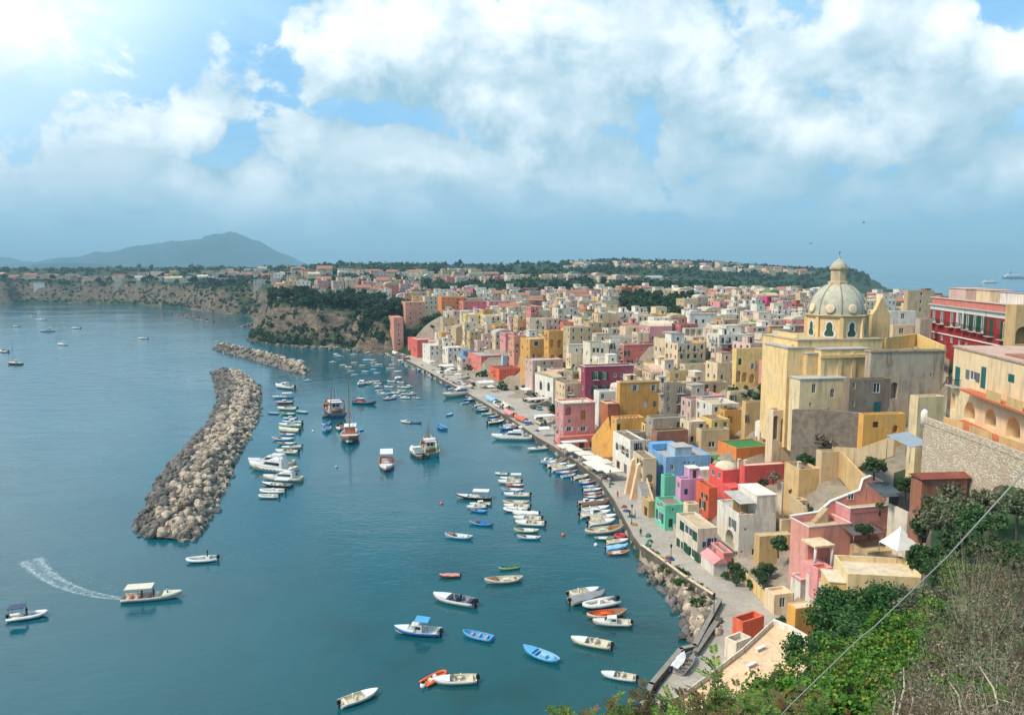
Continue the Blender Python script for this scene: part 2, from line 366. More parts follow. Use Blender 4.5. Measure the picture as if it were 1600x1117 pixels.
# ------------------------------------------------------------------ land
COAST = [(-60, -40), (-14, 20), (2, 62), G(1000, 1117), G(1022, 1072), G(1050, 1040), G(1088, 1004), G(1080, 968), G(1046, 915), G(1006, 884), G(986, 848), G(958, 790), G(936, 757), G(900, 730), G(862, 704), G(838, 690),
         G(790, 657), G(745, 629), G(715, 611), G(690, 598), G(660, 581), G(625, 563), G(600, 554), G(575, 549), G(530, 543), G(480, 542), G(420, 539), G(384, 530), G(392, 517), G(425, 505), G(405, 498), G(380, 493),
         G(330, 488), G(290, 482), G(230, 477), G(150, 474), G(60, 473), G(-150, 473), G(-700, 473), (-2600, 1500), (-2600, 2600), (0, 2750), G(1200, 442), G(1352, 447), G(1330, 452), G(1385, 466), G(1475, 480), (430, 640), (360, 430), (320, 200), (300, -40)]
CO = np.array(COAST)
HV = [(1112, 1140, 893, 130.5, 863), (1057, 1121, 876, 135.6, 826), (1121, 1213, 879, 137.0, 804), (1183, 1238, 866, 133.0, 838), (1088, 1121, 826, 150.0, 762), (1071, 1092, 812, 147.0, 788), (1024, 1070, 829, 151.8, 789), (1033, 1056, 776, 160.0, 744), (1056, 1099, 787, 158.0, 749), (1074, 1110, 752, 170.0, 735), (1108, 1162, 757, 155.0, 735), (1159, 1228, 757, 151.0, 728), (1122, 1208, 726, 172.0, 700), (1204, 1224, 724, 176.0, 707), (1013, 1111, 741, 172.0, 714), (989, 1026, 783, 171.7, 716), (1003, 1024, 809, 159.9, 783), (958, 1008, 744, 193.0, 688), (955, 1007, 690, 208.0, 654), (970, 1008, 700, 203.0, 676), (964, 1032, 653, 222.0, 597), (939, 967, 678, 219.0, 630), (928, 962, 632, 236.0, 612), (868, 930, 700, 224.1, 630), (908, 990, 622, 255.0, 572), (969, 1033, 585, 292.0, 538), (951, 970, 567, 294.0, 531), (911, 952, 570, 292.0, 536), (836, 880, 634, 294.5, 590), (820, 880, 592, 315.0, 563), (813, 854, 572, 335.0, 530), (850, 884, 568, 326.0, 517), (880, 926, 566, 316.0, 511), (765, 818, 600, 352.0, 577), (817, 836, 592, 340.0, 570), (731, 786, 588, 378.0, 556), (783, 802, 585, 372.0, 556), (719, 748, 578, 398.0, 549), (660, 694, 569, 425.0, 540), (692, 722, 572, 412.0, 543), (637, 678, 556, 455.0, 531), (686, 722, 540, 436.0, 521), (607, 630, 546, 478.0, 496), (627, 664, 512, 496.0, 472), (660, 684, 487, 520.0, 463), (682, 726, 487, 540.0, 464), (718, 762, 494, 520.0, 471), (760, 806, 490, 505.0, 471), (701, 742, 500, 478.0, 486), (776, 812, 494, 470.0, 480), (1074, 1120, 514, 330.0, 490), (1066, 1104, 536, 310.0, 513), (1126, 1166, 532, 300.0, 507), (1164, 1201, 535, 292.0, 511), (1199, 1234, 538, 282.0, 509), (1232, 1256, 538, 278.0, 508), (1128, 1152, 600, 246.0, 545), (1111, 1129, 598, 250.0, 542), (1145, 1198, 606, 226.0, 545), (1192, 1230, 604, 214.0, 566), (1199, 1230, 618, 204.0, 596), (1204, 1232, 646, 194.0, 617), (1198, 1246, 704, 156.0, 641), (1136, 1200, 634, 206.0, 612), (1123, 1166, 676, 196.0, 641), (1160, 1202, 672, 190.0, 628), (1068, 1138, 636, 222.0, 599), (1040, 1090, 604, 236.0, 581), (1062, 1110, 594, 250.0, 570), (1030, 1072, 652, 214.0, 600), (1038, 1056, 645, 226.0, 620), (1010, 1074, 690, 196.0, 654), (1018, 1076, 700, 184.0, 674), (1088, 1140, 704, 186.0, 672), (1180, 1203, 700, 184.0, 662), (1236, 1330, 872, 116.0, 823), (1195, 1240, 956, 114.5, 929), (1236, 1280, 936, 113.0, 905), (1270, 1302, 912, 109.0, 889), (1208, 1244, 842, 138.0, 812), (1238, 1262, 806, 136.0, 782), (1303, 1444, 918, 101.0, 896), (1234, 1275, 1000, 103.0, 951), (1281, 1345, 757, 139.0, 706), (1226, 1281, 776, 139.0, 733), (1218, 1246, 796, 146.0, 754), (1343, 1416, 697, 138.0, 648), (1318, 1392, 652, 143.0, 593), (1354, 1477, 612, 149.0, 548), (1428, 1477, 668, 118.0, 620), (1388, 1452, 850, 112.0, 800), (1456, 1700, 552, 150.0, 476), (1572, 1660, 545, 138.0, 477), (1413, 1460, 500, 300.0, 454), (1386, 1432, 512, 205.0, 486), (1388, 1446, 532, 186.0, 508), (1432, 1457, 535, 184.0, 498), (1150, 1194, 1000, 105.4, 972), (1143, 1174, 1030, 99.9, 1004), (1432, 1512, 768, 84.0, 748), (1230, 1362, 645, 146.0, 600), (1440, 1600, 690, 76.0, 660), (1312, 1425, 862, 119.0, 812)]   # what houses show: columns, lowest row, distance
CTRL = [  # pixel column, pixel row of the bare ground, distance
    (-300, 438, 1200), (0, 440, 1180), (120, 441, 1150), (200, 441, 1120), (300, 446, 1000), (360, 452, 820), (0, 424, 1500), (300, 424, 1500), (420, 470, 600), (480, 479, 556), (560, 484, 540), (620, 490, 520), (430, 452, 650), (500, 442, 740), (560, 446, 700),
    (540, 430, 950), (700, 427, 1100), (300, 418, 1900), (600, 416, 1500), (760, 416, 1600), (850, 440, 900), (700, 452, 760), (640, 470, 600), (700, 490, 480), (750, 500, 440), (850, 503, 390), (950, 522, 340), (1000, 452, 760), (1050, 488, 440), (1100, 470, 520), (1200, 474, 480),
    (1300, 452, 900), (960, 408, 1700), (880, 415, 1700), (1060, 412, 1750), (1150, 421, 1850), (1250, 424, 2000), (1330, 434, 2150), (1050, 535, 300), (1130, 562, 255), (1180, 602, 215), (1230, 648, 176), (1300, 640, 168), (1350, 655, 146), (1440, 690, 110), (1480, 548, 190), (1560, 560, 150), (1600, 520, 300), (1500, 480, 520),
    (1440, 476, 1050), (1600, 460, 900), (1100, 700, 190), (1050, 690, 205), (1000, 700, 215), (980, 640, 240), (930, 640, 262), (900, 590, 300), (840, 570, 345), (780, 545, 400), (720, 520, 450), (660, 510, 490), (1250, 765, 148), (1280, 700, 146), (1330, 700, 141), (1240, 690, 156), (1300, 800, 128), (1180, 780, 158), (1400, 855, 97), (1250, 905, 118), (1210, 900, 126), (1440, 770, 100), (1600, 740, 80), (1560, 700, 95),
    (1120, 985, None), (1060, 870, None), (1000, 790, None), (960, 735, None), (880, 690, None), (820, 650, None), (760, 615, None), (690, 585, None), (640, 562, None), (1090, 1060, None), (1150, 930, None), (1125, 878, None), (1152, 884, None), (850, 640, None), (830, 628, None), (800, 612, None), (1040, 1100, None),
    (1320, 1070, 52), (1240, 1060, 78), (1160, 1085, 88), (1400, 1150, 26), (1550, 1120, 14), (1560, 1030, 30), (1580, 900, 55), (1450, 930, 64), (1300, 1180, 18), (1200, 1220, 24), (1100, 1240, 36), (1180, 1160, 60), (1000, 1300, 40), (1560, 1200, 6), (1200, 1400, 6), (800, 1500, 6), (800, 1600, 20), (400, 1600, 8), (1500, 820, 78)]
def build_ctrl():
    out = []
    for u, v, D in CTRL:
        if D is None: x, y = G(u, v, 1.2); z = 1.2
        else: x, y, z = PY(u, v, D)
        out.append((x / y, math.log(y), z))
    return np.array(out)
CP = build_ctrl()
def sdist(x, y):
    x = np.asarray(x, float); y = np.asarray(y, float); best = np.full(x.shape, 1e18); ins = np.zeros(x.shape, bool)
    n = len(CO)
    for i in range(n):
        ax, ay = CO[i]; bx, by = CO[(i + 1) % n]
        dx, dy = bx - ax, by - ay; L2 = dx * dx + dy * dy
        tt = np.clip(((x - ax) * dx + (y - ay) * dy) / L2, 0, 1)
        d = (x - ax - tt * dx) ** 2 + (y - ay - tt * dy) ** 2
        best = np.minimum(best, d)
        cr = ((ay > y) != (by > y))
        with np.errstate(divide='ignore', invalid='ignore'):
            xi = ax + (y - ay) / (by - ay if by != ay else 1e-9) * dx
        ins ^= cr & (x < xi)
    s = np.sqrt(best)
    return np.where(ins, s, -s)
def wob(x, y, k):
    return np.sin(x * k + 1.3 * np.sin(y * k * 0.7)) * 0.5 + np.sin(y * k * 1.7 + 2.1 * np.sin(x * k * 1.3 + 1)) * 0.3 + np.sin((x + y) * k * 3.1 + 0.5) * 0.2
def terrain(x, y):
    x = np.asarray(x, float); y = np.maximum(np.asarray(y, float), 2.0)
    tx = x / y; ly = np.log(y)
    num = np.zeros(x.shape); den = np.zeros(x.shape)
    for a, b, z in CP:
        d2 = ((tx - a) * 1.0) ** 2 + ((ly - b) * 0.8) ** 2 + 0.0004
        wgt = 1.0 / (d2 * d2); num += wgt * z; den += wgt
    base = num / den
    s = sdist(x, y)
    quay = (y > 88) & (y < 468) & (x < 250)
    far = (y >= 468) | (x >= 250)
    sc = s + np.where(far, wob(x, y, 0.045) * 9 + wob(x, y, 0.13) * 4, 0)
    cap = np.where(quay, 1.2 + np.maximum(0, s - 13) * 1.1, np.where(far, np.where(sc < 5, sc * 0.6, 3 + (sc - 5) * (1.9 + 0.9 * wob(x, y, 0.03))), 0.6 + s * 1.25))
    z = np.minimum(base, np.maximum(cap, 0.6))
    z = np.where(far & (base > 3), np.maximum(z, np.minimum(base, 0.9)), z) + np.where(far, wob(x, y, 0.02) * 1.5 * (s > 30), 0)
    z = np.where((s > 3) & (y < 520), carve(x, y, z), z)
    return np.where(s < 0, np.maximum(-7, s * 0.7 - 0.3), np.maximum(z, 0.3))
def carve(x, y, z):
    # the slope never rises in front of what a house shows
    h = np.asarray(z, float) - CH; y = np.asarray(y, float)
    U = 800 + FPX * x / np.maximum(CT * y - ST * h, .1)
    for (ul, ur, vb, D, vt) in HV:
        m2 = (U > ul - 2) & (U < ur + 2) & (y >= D + 1.0) & (y < D + 13)
        if m2.any():
            b = (558.5 - vt) / FPX; z = np.where(m2, np.minimum(z, CH + D * (b * CT - ST) / (CT + b * ST) - 1.0), z)
        m = (U > ul - 3) & (U < ur + 3) & (y < D + 1.0) & (y > D - 60)
        if m.any():
            b = (558.5 - (vb + 1.0)) / FPX
            lim = CH + y * (b * CT - ST) / (CT + b * ST)
            zD = CH + D * (b * CT - ST) / (CT + b * ST)
            lim = np.where(y > D - 26, np.minimum(lim, zD + 1.5 + (D - y) * .04), lim)
            z = np.where(m & (lim > 0.6), np.minimum(z, np.maximum(lim, .9)), z)
    return z
GRID = {}
def tz(x, y):
    import bisect
    rows, zz = GRID['rows'], GRID['z']; y = min(max(y, 3.01), 2890.0)
    i = min(max(bisect.bisect_right(rows, y) - 1, 0), len(rows) - 2); fy = (y - rows[i]) / (rows[i + 1] - rows[i])
    c = min(max((x / y + 1.2) / 2.4 * 299, 0), 298.99); j = int(c); fx = c - j
    a, b = zz[i], zz[i + 1]
    return (a[j] * (1 - fx) + a[j + 1] * fx) * (1 - fy) + (b[j] * (1 - fx) + b[j + 1] * fx) * fy
def terrain_mesh():
    rows = np.concatenate([np.geomspace(3, 90, 60, endpoint=False), np.linspace(90, 480, 120, endpoint=False), np.linspace(480, 640, 70, endpoint=False), np.linspace(640, 1260, 170, endpoint=False), np.geomspace(1260, 2900, 70)])
    cols = np.linspace(-1.2, 1.2, 300)
    D, T = np.meshgrid(rows, cols, indexing='ij'); X = D * T; Z = terrain(X, D)
    GRID['rows'] = rows.tolist(); GRID['z'] = Z.tolist()
    nr, nc = X.shape
    co = np.stack([X, D, Z], -1).reshape(-1, 3)
    I = np.arange(nr * nc).reshape(nr, nc)
    quads = np.stack([I[:-1, :-1], I[:-1, 1:], I[1:, 1:], I[1:, :-1]], -1).reshape(-1, 4)
    zz = co[:, 2][quads]; quads = quads[zz.max(1) > -1.0]
    me = bpy.data.meshes.new('hillside')
    me.vertices.add(len(co)); me.vertices.foreach_set('co', co.ravel())
    me.loops.add(len(quads) * 4); me.loops.foreach_set('vertex_index', quads.ravel())
    me.polygons.add(len(quads)); me.polygons.foreach_set('loop_start', np.arange(0, len(quads) * 4, 4)); me.polygons.foreach_set('loop_total', np.full(len(quads), 4))
    me.polygons.foreach_set('use_smooth', np.ones(len(quads), bool))
    me.update(calc_edges=True); me.validate()
    return me
def land_mat():
    m, t, b = new_mat('hillside rock and scrub')
    ge = t.add('ShaderNodeNewGeometry'); tc = t.add('ShaderNodeTexCoord'); P = tc.outputs['Object']
    sp = t.add('ShaderNodeSeparateXYZ'); t.l.new(ge.outputs['Normal'], sp.inputs[0])
    n1 = t.noise(P, 0.06, 6, 0.65); n2 = t.noise(t.vmath('MULTIPLY', P, (1, 1, 5)), 0.10, 6, 0.7); n3 = t.noise(P, 0.35, 5, 0.7)
    rock = t.mix(t.rng(n2, 0.35, 0.65), rgb(82, 70, 60, 0.8), rgb(154, 134, 112, 0.8))
    rock = t.mix(t.rng(n3, 0.45, 0.7), rock, rgb(84, 74, 62, 0.7))
    green = t.mix(t.rng(n3, 0.35, 0.65), (0.010, 0.028, 0.010, 1), (0.040, 0.070, 0.022, 1))
    green = t.mix(t.rng(n1, 0.56, 0.76), green, rgb(120, 106, 76, 0.6))
    f = t.rng(t.math('ADD', sp.outputs[2], t.math('MULTIPLY', t.math('SUBTRACT', n1, 0.5), 0.9)), 0.55, 0.8)
    c = t.mix(f, rock, green)
    t.l.new(c, b.inputs['Base Color']); b.inputs['Roughness'].default_value = 0.95
    bp = t.add('ShaderNodeBump', inp={'Height': n3}); bp.inputs['Distance'].default_value = 1.2; bp.inputs['Strength'].default_value = 0.8
    t.l.new(bp.outputs[0], b.inputs['Normal'])
    return m
M['land'] = land_mat()
M['townground'] = surf('trodden town ground', rgb(176, 160, 138, .78), .95, .3, .4, .35, .4)
TOWN = [(640, 575), (640, 500), (700, 480), (880, 480), (1060, 500), (1230, 490), (1480, 500), (1480, 640), (1440, 720), (1380, 780), (1470, 790), (1440, 860), (1340, 880), (1300, 900), (1250, 1000), (1080, 1117), (1000, 1117), (1000, 860), (800, 690)]
def inpoly(u, v, P):
    c = False; n = len(P)
    for i in range(n):
        x0, y0 = P[i]; x1, y1 = P[(i + 1) % n]
        if (y0 > v) != (y1 > v) and u < x0 + (v - y0) / (y1 - y0) * (x1 - x0): c = not c
    return c
def hillside():
    me = terrain_mesh(); me.materials.append(M['land']); me.materials.append(M['townground'])
    for p in me.polygons:
        c = p.center
        if 84 < c.y < 480 and c.x > -90 and inpoly(*proj(c.x, c.y, c.z), TOWN): p.material_index = 1
    return tag(link('hillside', me), kind='structure')
hillside()

# far mountains over the sea
def ridge(name, prof, D, depth, seed):
    rr = random.Random(seed); us = [p[0] for p in prof]; vs = [p[1] for p in prof]
    N, K = 90, 22; mb = MB(); V = []
    for i in range(N + 1):
        u = us[0] + (us[-1] - us[0]) * i / N
        v = float(np.interp(u, us, vs)); x0, _, z = PY(u, v, D); z = max(z, 0)
        for j in range(K + 1):
            q = j / K * 2 - 1
            hh = z * max(0, 1 - abs(q) ** 1.25) * (1 + (0.10 * math.sin(i * 0.55 + j * 1.7) + 0.07 * math.sin(i * 1.37 - j * 2.3)) * min(1, abs(q) * 3))
            V.append((x0 + math.sin(j * 1.1 + i * .3) * D * 0.002 * abs(q), D + q * depth, hh - 4))
    F = [(i * (K + 1) + j, (i + 1) * (K + 1) + j, (i + 1) * (K + 1) + j + 1, i * (K + 1) + j + 1) for i in range(N) for j in range(K)]
    mb.idx(V, F, 0, True)
    return tag(mb.obj(name, surf('haze tinted far forest', (0.012, 0.050, 0.055, 1), .95, .3, scale=.004, rnd=0)), kind='structure')  # forest green with the blue of distant haze painted into its colour
ridge('mountain', [(70, 417), (110, 405), (150, 398), (190, 391), (228, 385), (250, 379), (275, 377), (300, 374), (322, 373), (337, 371), (350, 364), (359, 361), (366, 363), (374, 365), (386, 370), (398, 377), (412, 384), (424, 391), (436, 399), (450, 406), (470, 411), (495, 416), (520, 418)], 8000, 1900, 1)
ridge('island_hill', [(20, 418), (60, 412), (95, 409), (130, 410), (165, 412), (190, 415), (215, 418)], 5200, 500, 2)
ridge('island_ridge', [(-260, 417), (-160, 396), (-80, 390), (-30, 397), (2, 401), (14, 407), (26, 414), (34, 418)], 8600, 1300, 3)

# ------------------------------------------------------------------ quay and street
def pave_mat():
    m, t, b = new_mat('quay paving')
    tc = t.add('ShaderNodeTexCoord'); P = tc.outputs['Object']
    br = t.add('ShaderNodeTexBrick'); t.l.new(P, br.inputs['Vector']); br.inputs['Scale'].default_value = 0.9
    br.inputs['Color1'].default_value = rgb(200, 188, 172, 0.82); br.inputs['Color2'].default_value = rgb(184, 172, 158, 0.8); br.inputs['Mortar'].default_value = rgb(140, 131, 120, 0.75); br.inputs['Mortar Size'].default_value = 0.012
    n1 = t.noise(P, 0.12, 5, 0.65); n2 = t.noise(P, 1.3, 5, 0.7)
    c = t.mix(t.math('MULTIPLY', t.rng(n1, 0.4, 0.7), 0.5), br.outputs[0], rgb(146, 136, 124, 0.75))
    c = t.mix(t.math('MULTIPLY', t.rng(n2, 0.5, 0.75), 0.4), c, rgb(214, 203, 186, 0.82))
    t.l.new(c, b.inputs['Base Color']); b.inputs['Roughness'].default_value = 0.9
    return m
M['pave'] = pave_mat()
M['quaywall'] = surf('quay wall stone', rgb(120, 108, 94, 0.7), 0.9, 0.35, 0.6, 0.5, 0.6)
M['concrete'] = surf('worn concrete', rgb(160, 152, 140, 0.75), 0.9, 0.2, 0.4, 0.6, 0.4)
QE = [G(u, v, 1.6) for u, v in [(1012, 1112), (1032, 1072), (1052, 1045), (1085, 1010), (1112, 950), (1088, 918), (1062, 900), (1035, 884), (1010, 866), (990, 838), (960, 782), (938, 750), (903, 723), (866, 698), (841, 684), (793, 651), (748, 624), (718, 607), (693, 594), (663, 577), (628, 559), (606, 550)]]
def offset_line(pl, d):
    out = []
    for i, p in enumerate(pl):
        a = pl[max(0, i - 1)]; b = pl[min(len(pl) - 1, i + 1)]
        dx, dy = b[0] - a[0], b[1] - a[1]; L = math.hypot(dx, dy)
        out.append((p[0] + dy / L * d, p[1] - dx / L * d))
    return out
QI = offset_line(QE, 20)
qb = MB()
for i in range(len(QE) - 1):
    a, b, c, d = QE[i], QE[i + 1], QI[i + 1], QI[i]
    qb.poly([(a[0], a[1], 1.6), (d[0], d[1], 1.6), (c[0], c[1], 1.6), (b[0], b[1], 1.6)])
tag(qb.obj('pavement', M['pave']), kind='structure')
qw = MB()
QO = offset_line(QE, -0.25)
for i in range(len(QE) - 1):
    a, b = QO[i], QO[i + 1]; c, d = QE[i + 1], QE[i]
    qw.poly([(a[0], a[1], -2), (a[0], a[1], 1.72), (b[0], b[1], 1.72), (b[0], b[1], -2)])
    qw.poly([(a[0], a[1], 1.72), (d[0], d[1], 1.72), (c[0], c[1], 1.72), (b[0], b[1], 1.72)])
    qw.poly([(d[0], d[1], 1.72), (d[0], d[1], 1.5), (c[0], c[1], 1.5), (c[0], c[1], 1.72)])
tag(qw.obj('quay_kerb', M['quaywall']), kind='structure')

# ------------------------------------------------------------------ houses
def arch_pts(a, z, w, h, n=8):
    r = w / 2; zs = z + max(h - r, 0.1); k = (h - (zs - z)) / r
    return [(a, z), (a + w, z)] + [(a + r + r * math.cos(math.pi * i / n), zs + r * k * math.sin(math.pi * i / n)) for i in range(n + 1)]
def op_path(o):
    a, z, w_, h, kind = o[:5]
    if kind[0] == 'a': return arch_pts(a, z, w_, h)
    return [(a, z), (a + w_, z), (a + w_, z + h), (a, z + h)]
def panel(mb, org, ex, n, W, z0, z1, ops=(), mi=0):
    """one wall face with real openings cut into it"""
    at = lambda a, z, d=0.0: org + ex * a + Vector((0, 0, z)) - n * d
    if not ops:
        mb.poly([at(0, z0), at(W, z0), at(W, z1), at(0, z1)], mi); return
    outer = [(0, z0), (W, z0), (W, z1), (0, z1)]
    loops = [outer] + [op_path(o) for o in ops]
    flat_ = [p for l in loops for p in l]
    tris = tessellate_polygon([[Vector((p[0], p[1], 0)) for p in l] for l in loops])
    vs = [at(*p) for p in flat_]
    fs = []
    for tr in tris:
        p, q, r = [flat_[k] for k in tr]
        cr = (q[0] - p[0]) * (r[1] - p[1]) - (q[1] - p[1]) * (r[0] - p[0])
        if abs(cr) < 1e-7: continue
        fs.append(tuple(tr) if cr > 0 else tuple(tr)[::-1])
    mb.idx(vs, fs, mi)
    for o, l in zip(ops, loops[1:]):
        d = o[5] if len(o) > 5 else (1.2 if o[4] == 'a' else 0.22)
        k = len(l)
        for i in range(k):
            p, q = l[i], l[(i + 1) % k]
            mb.poly([at(p[0], p[1]), at(q[0], q[1]), at(q[0], q[1], d), at(p[0], p[1], d)], mi)
        mb.poly([at(p[0], p[1], d) for p in l], mi)
def ring_mesh(name, outer, inner_list, y0, y1, mats, backmat=None):
    """a flat frame: outer outline with holes, from y0 (outside) to y1"""
    mb = MB(); loops = [outer] + inner_list; fl = [p for l in loops for p in l]
    tris = tessellate_polygon([[Vector((p[0], p[1], 0)) for p in l] for l in loops])
    mb.idx([(p[0], y0, p[1]) for p in fl], [tuple(x) for x in tris])
    for l in loops:
        for i in range(len(l)):
            p, q = l[i], l[(i + 1) % len(l)]
            mb.poly([(p[0], y0, p[1]), (q[0], y0, q[1]), (q[0], y1, q[1]), (p[0], y1, p[1])])
    if backmat is not None:
        for l in inner_list: mb.poly([(p[0], y1 - 0.03, p[1]) for p in l], backmat)
    return mb.weld(mb.mesh(name, mats))
RECT = lambda x0, z0, x1, z1: [(x0, z0), (x1, z0), (x1, z1), (x0, z1)]
FRAME_ME = ring_mesh('window_frame', RECT(-.5, 0, .5, 1), [RECT(-.41, .07, -.03, .93), RECT(.03, .07, .41, .93)], -.03, .1, [M['frame']])
FARWIN = {k: ring_mesh('window', RECT(-.5, 0, .5, 1), [RECT(-.38, .08, .38, .92)], -.03, .1, [M[f], M[g]], 1) for k, f, g in (('w', 'frame', 'glass'), ('t', 'stonetrim', 'glass'), ('g', 'frame', 'sh_green'), ('b', 'stonetrim', 'sh_brown'), ('c', 'frame', 'sh_grey'))}
ARCHF_ME = ring_mesh('arched_frame', arch_pts(-.5, 0, 1, 1), [arch_pts(-.40, .06, .8, .86)], -.03, .1, [M['frame']])
def simple(name, fn, mats):
    mb = MB(); fn(mb); return mb.weld(mb.mesh(name, mats))
PANE_ME = simple('pane', lambda b: b.poly([(-.47, .06, .03), (.47, .06, .03), (.47, .06, .97), (-.47, .06, .97)]), [M['glass']])
APANE_ME = simple('arch_pane', lambda b: b.poly([(p[0], .06, p[1]) for p in arch_pts(-.46, .03, .92, .93)]), [M['glass']])
SHUT_ME = {}
def shutter_me(c):
    if c not in SHUT_ME:
        def f(b):
            b.box(0, -.07, 0, .46, -.02, 1)
            for k in range(9): b.box(.05, -.085, .06 + k * .1, .41, -.07, .12 + k * .1)
        SHUT_ME[c] = simple('shutter_' + c, f, [M['sh_' + c]])
    return SHUT_ME[c]
DOOR_ME = {}
def door_me(c):
    if c not in DOOR_ME:
        def f(b):
            b.box(-.5, 0.02, 0, .5, .08, 1); b.box(-.42, 0.0, .08, -.04, .02, .46); b.box(.04, 0.0, .08, .42, .02, .46); b.box(-.42, 0.0, .52, -.04, .02, .94); b.box(.04, 0.0, .52, .42, .02, .94)
        DOOR_ME[c] = simple('door_' + c, f, [M['sh_' + c]])
    return DOOR_ME[c]
def balcony_mesh():
    b = MB(); b.box(-.5, -.9, -.12, .5, .02, 0, 0); return b.mesh('balcony_slab', [M['stonetrim']])
BALC_ME = balcony_mesh()
def rail_mesh():
    b = MB()
    b.box(-.49, -.88, .94, .49, -.85, 1.0)
    for k in range(10):
        x = -.48 + k * .1067; b.box(x - .01, -.875, 0, x + .01, -.855, .95)
    for s in (-.48, .48):
        b.box(s - .008, -.87, .94, s + .008, .0, 1.0)
        for k in range(4): b.box(s - .008, -.8 + k * .22, 0, s + .008, -.78 + k * .22, .95)
    return b.mesh('balcony_rail', [M['iron']])
RAIL_ME = rail_mesh()
FACE = {'front': (0.0, lambda W, L: (Vector((0, 0, 0)), Vector((1, 0, 0)), Vector((0, -1, 0)), W)),
        'left': (-math.pi / 2, lambda W, L: (Vector((0, L, 0)), Vector((0, -1, 0)), Vector((-1, 0, 0)), L)),
        'right': (math.pi / 2, lambda W, L: (Vector((W, 0, 0)), Vector((0, 1, 0)), Vector((1, 0, 0)), L)),
        'back': (math.pi, lambda W, L: (Vector((W, L, 0)), Vector((-1, 0, 0)), Vector((0, 1, 0)), W))}
def fit_opening(root, face, W, L, o, near):
    """the window, door or balcony that sits in an opening o = (a, z, w, h, kind, depth, shutter)"""
    rz, fn = FACE[face]; org, ex, n, _ = fn(W, L)
    a, z, w_, h, kind = o[:5]; sh = o[6] if len(o) > 6 else None
    d = (o[5] if len(o) > 5 and o[5] is not None else 0.22) - 0.14
    p = org + ex * (a + w_ / 2) + Vector((0, 0, z)) - n * d
    pw = org + ex * (a + w_ / 2) + Vector((0, 0, z))
    if kind in ('a',): return
    if kind == 'd':
        link('door', door_me(sh or 'brown'), root, p, rz, (w_, 1, h)); return
    if not near:
        link('window', FARWIN[{'green': 'g', 'brown': 'b', 'grey': 'c'}.get(sh, 'w' if RND.random() < .6 else 't')], root, p, rz, (w_, 1, h))
    else:
        wn = link('window', ARCHF_ME if kind == 'aw' else FRAME_ME, root, p, rz, (w_, 1, h))
        link('pane', APANE_ME if kind == 'aw' else PANE_ME, wn)
        if sh and kind != 'aw':
            if sh.startswith('shut_'):
                link('shutter', shutter_me(sh[5:]), wn, (-.47, 0, 0)); link('shutter', shutter_me(sh[5:]), wn, (.01, 0, 0))
            else:
                for sx in (-.96, .5): link('shutter', shutter_me(sh), wn, (sx, -d - 0.02, 0))
    if kind == 'b':
        bl = link('balcony', BALC_ME, root, pw, rz, (w_ + 1.0, 1, 1)); link('railing', RAIL_ME, bl)
FOOT = []      # footprints (cx, cy, ux, uy, hw, hl)
VIS = []       # what the hand-placed buildings show: (u0, v0, u1, v1, distance)
def footprint(x, y, e1, W, L):
    e2 = (-e1[1], e1[0]); FOOT.append((x + e1[0] * W / 2 + e2[0] * L / 2, y + e1[1] * W / 2 + e2[1] * L / 2, e1[0], e1[1], W / 2, L / 2))
def taken(cx, cy, hr, k=1.0):
    for (fx, fy, ux, uy, hw, hl) in FOOT:
        dx, dy = cx - fx, cy - fy
        if abs(dx * ux + dy * uy) < hw + hr * k and abs(-dx * uy + dy * ux) < hl + hr * k: return True
    return False
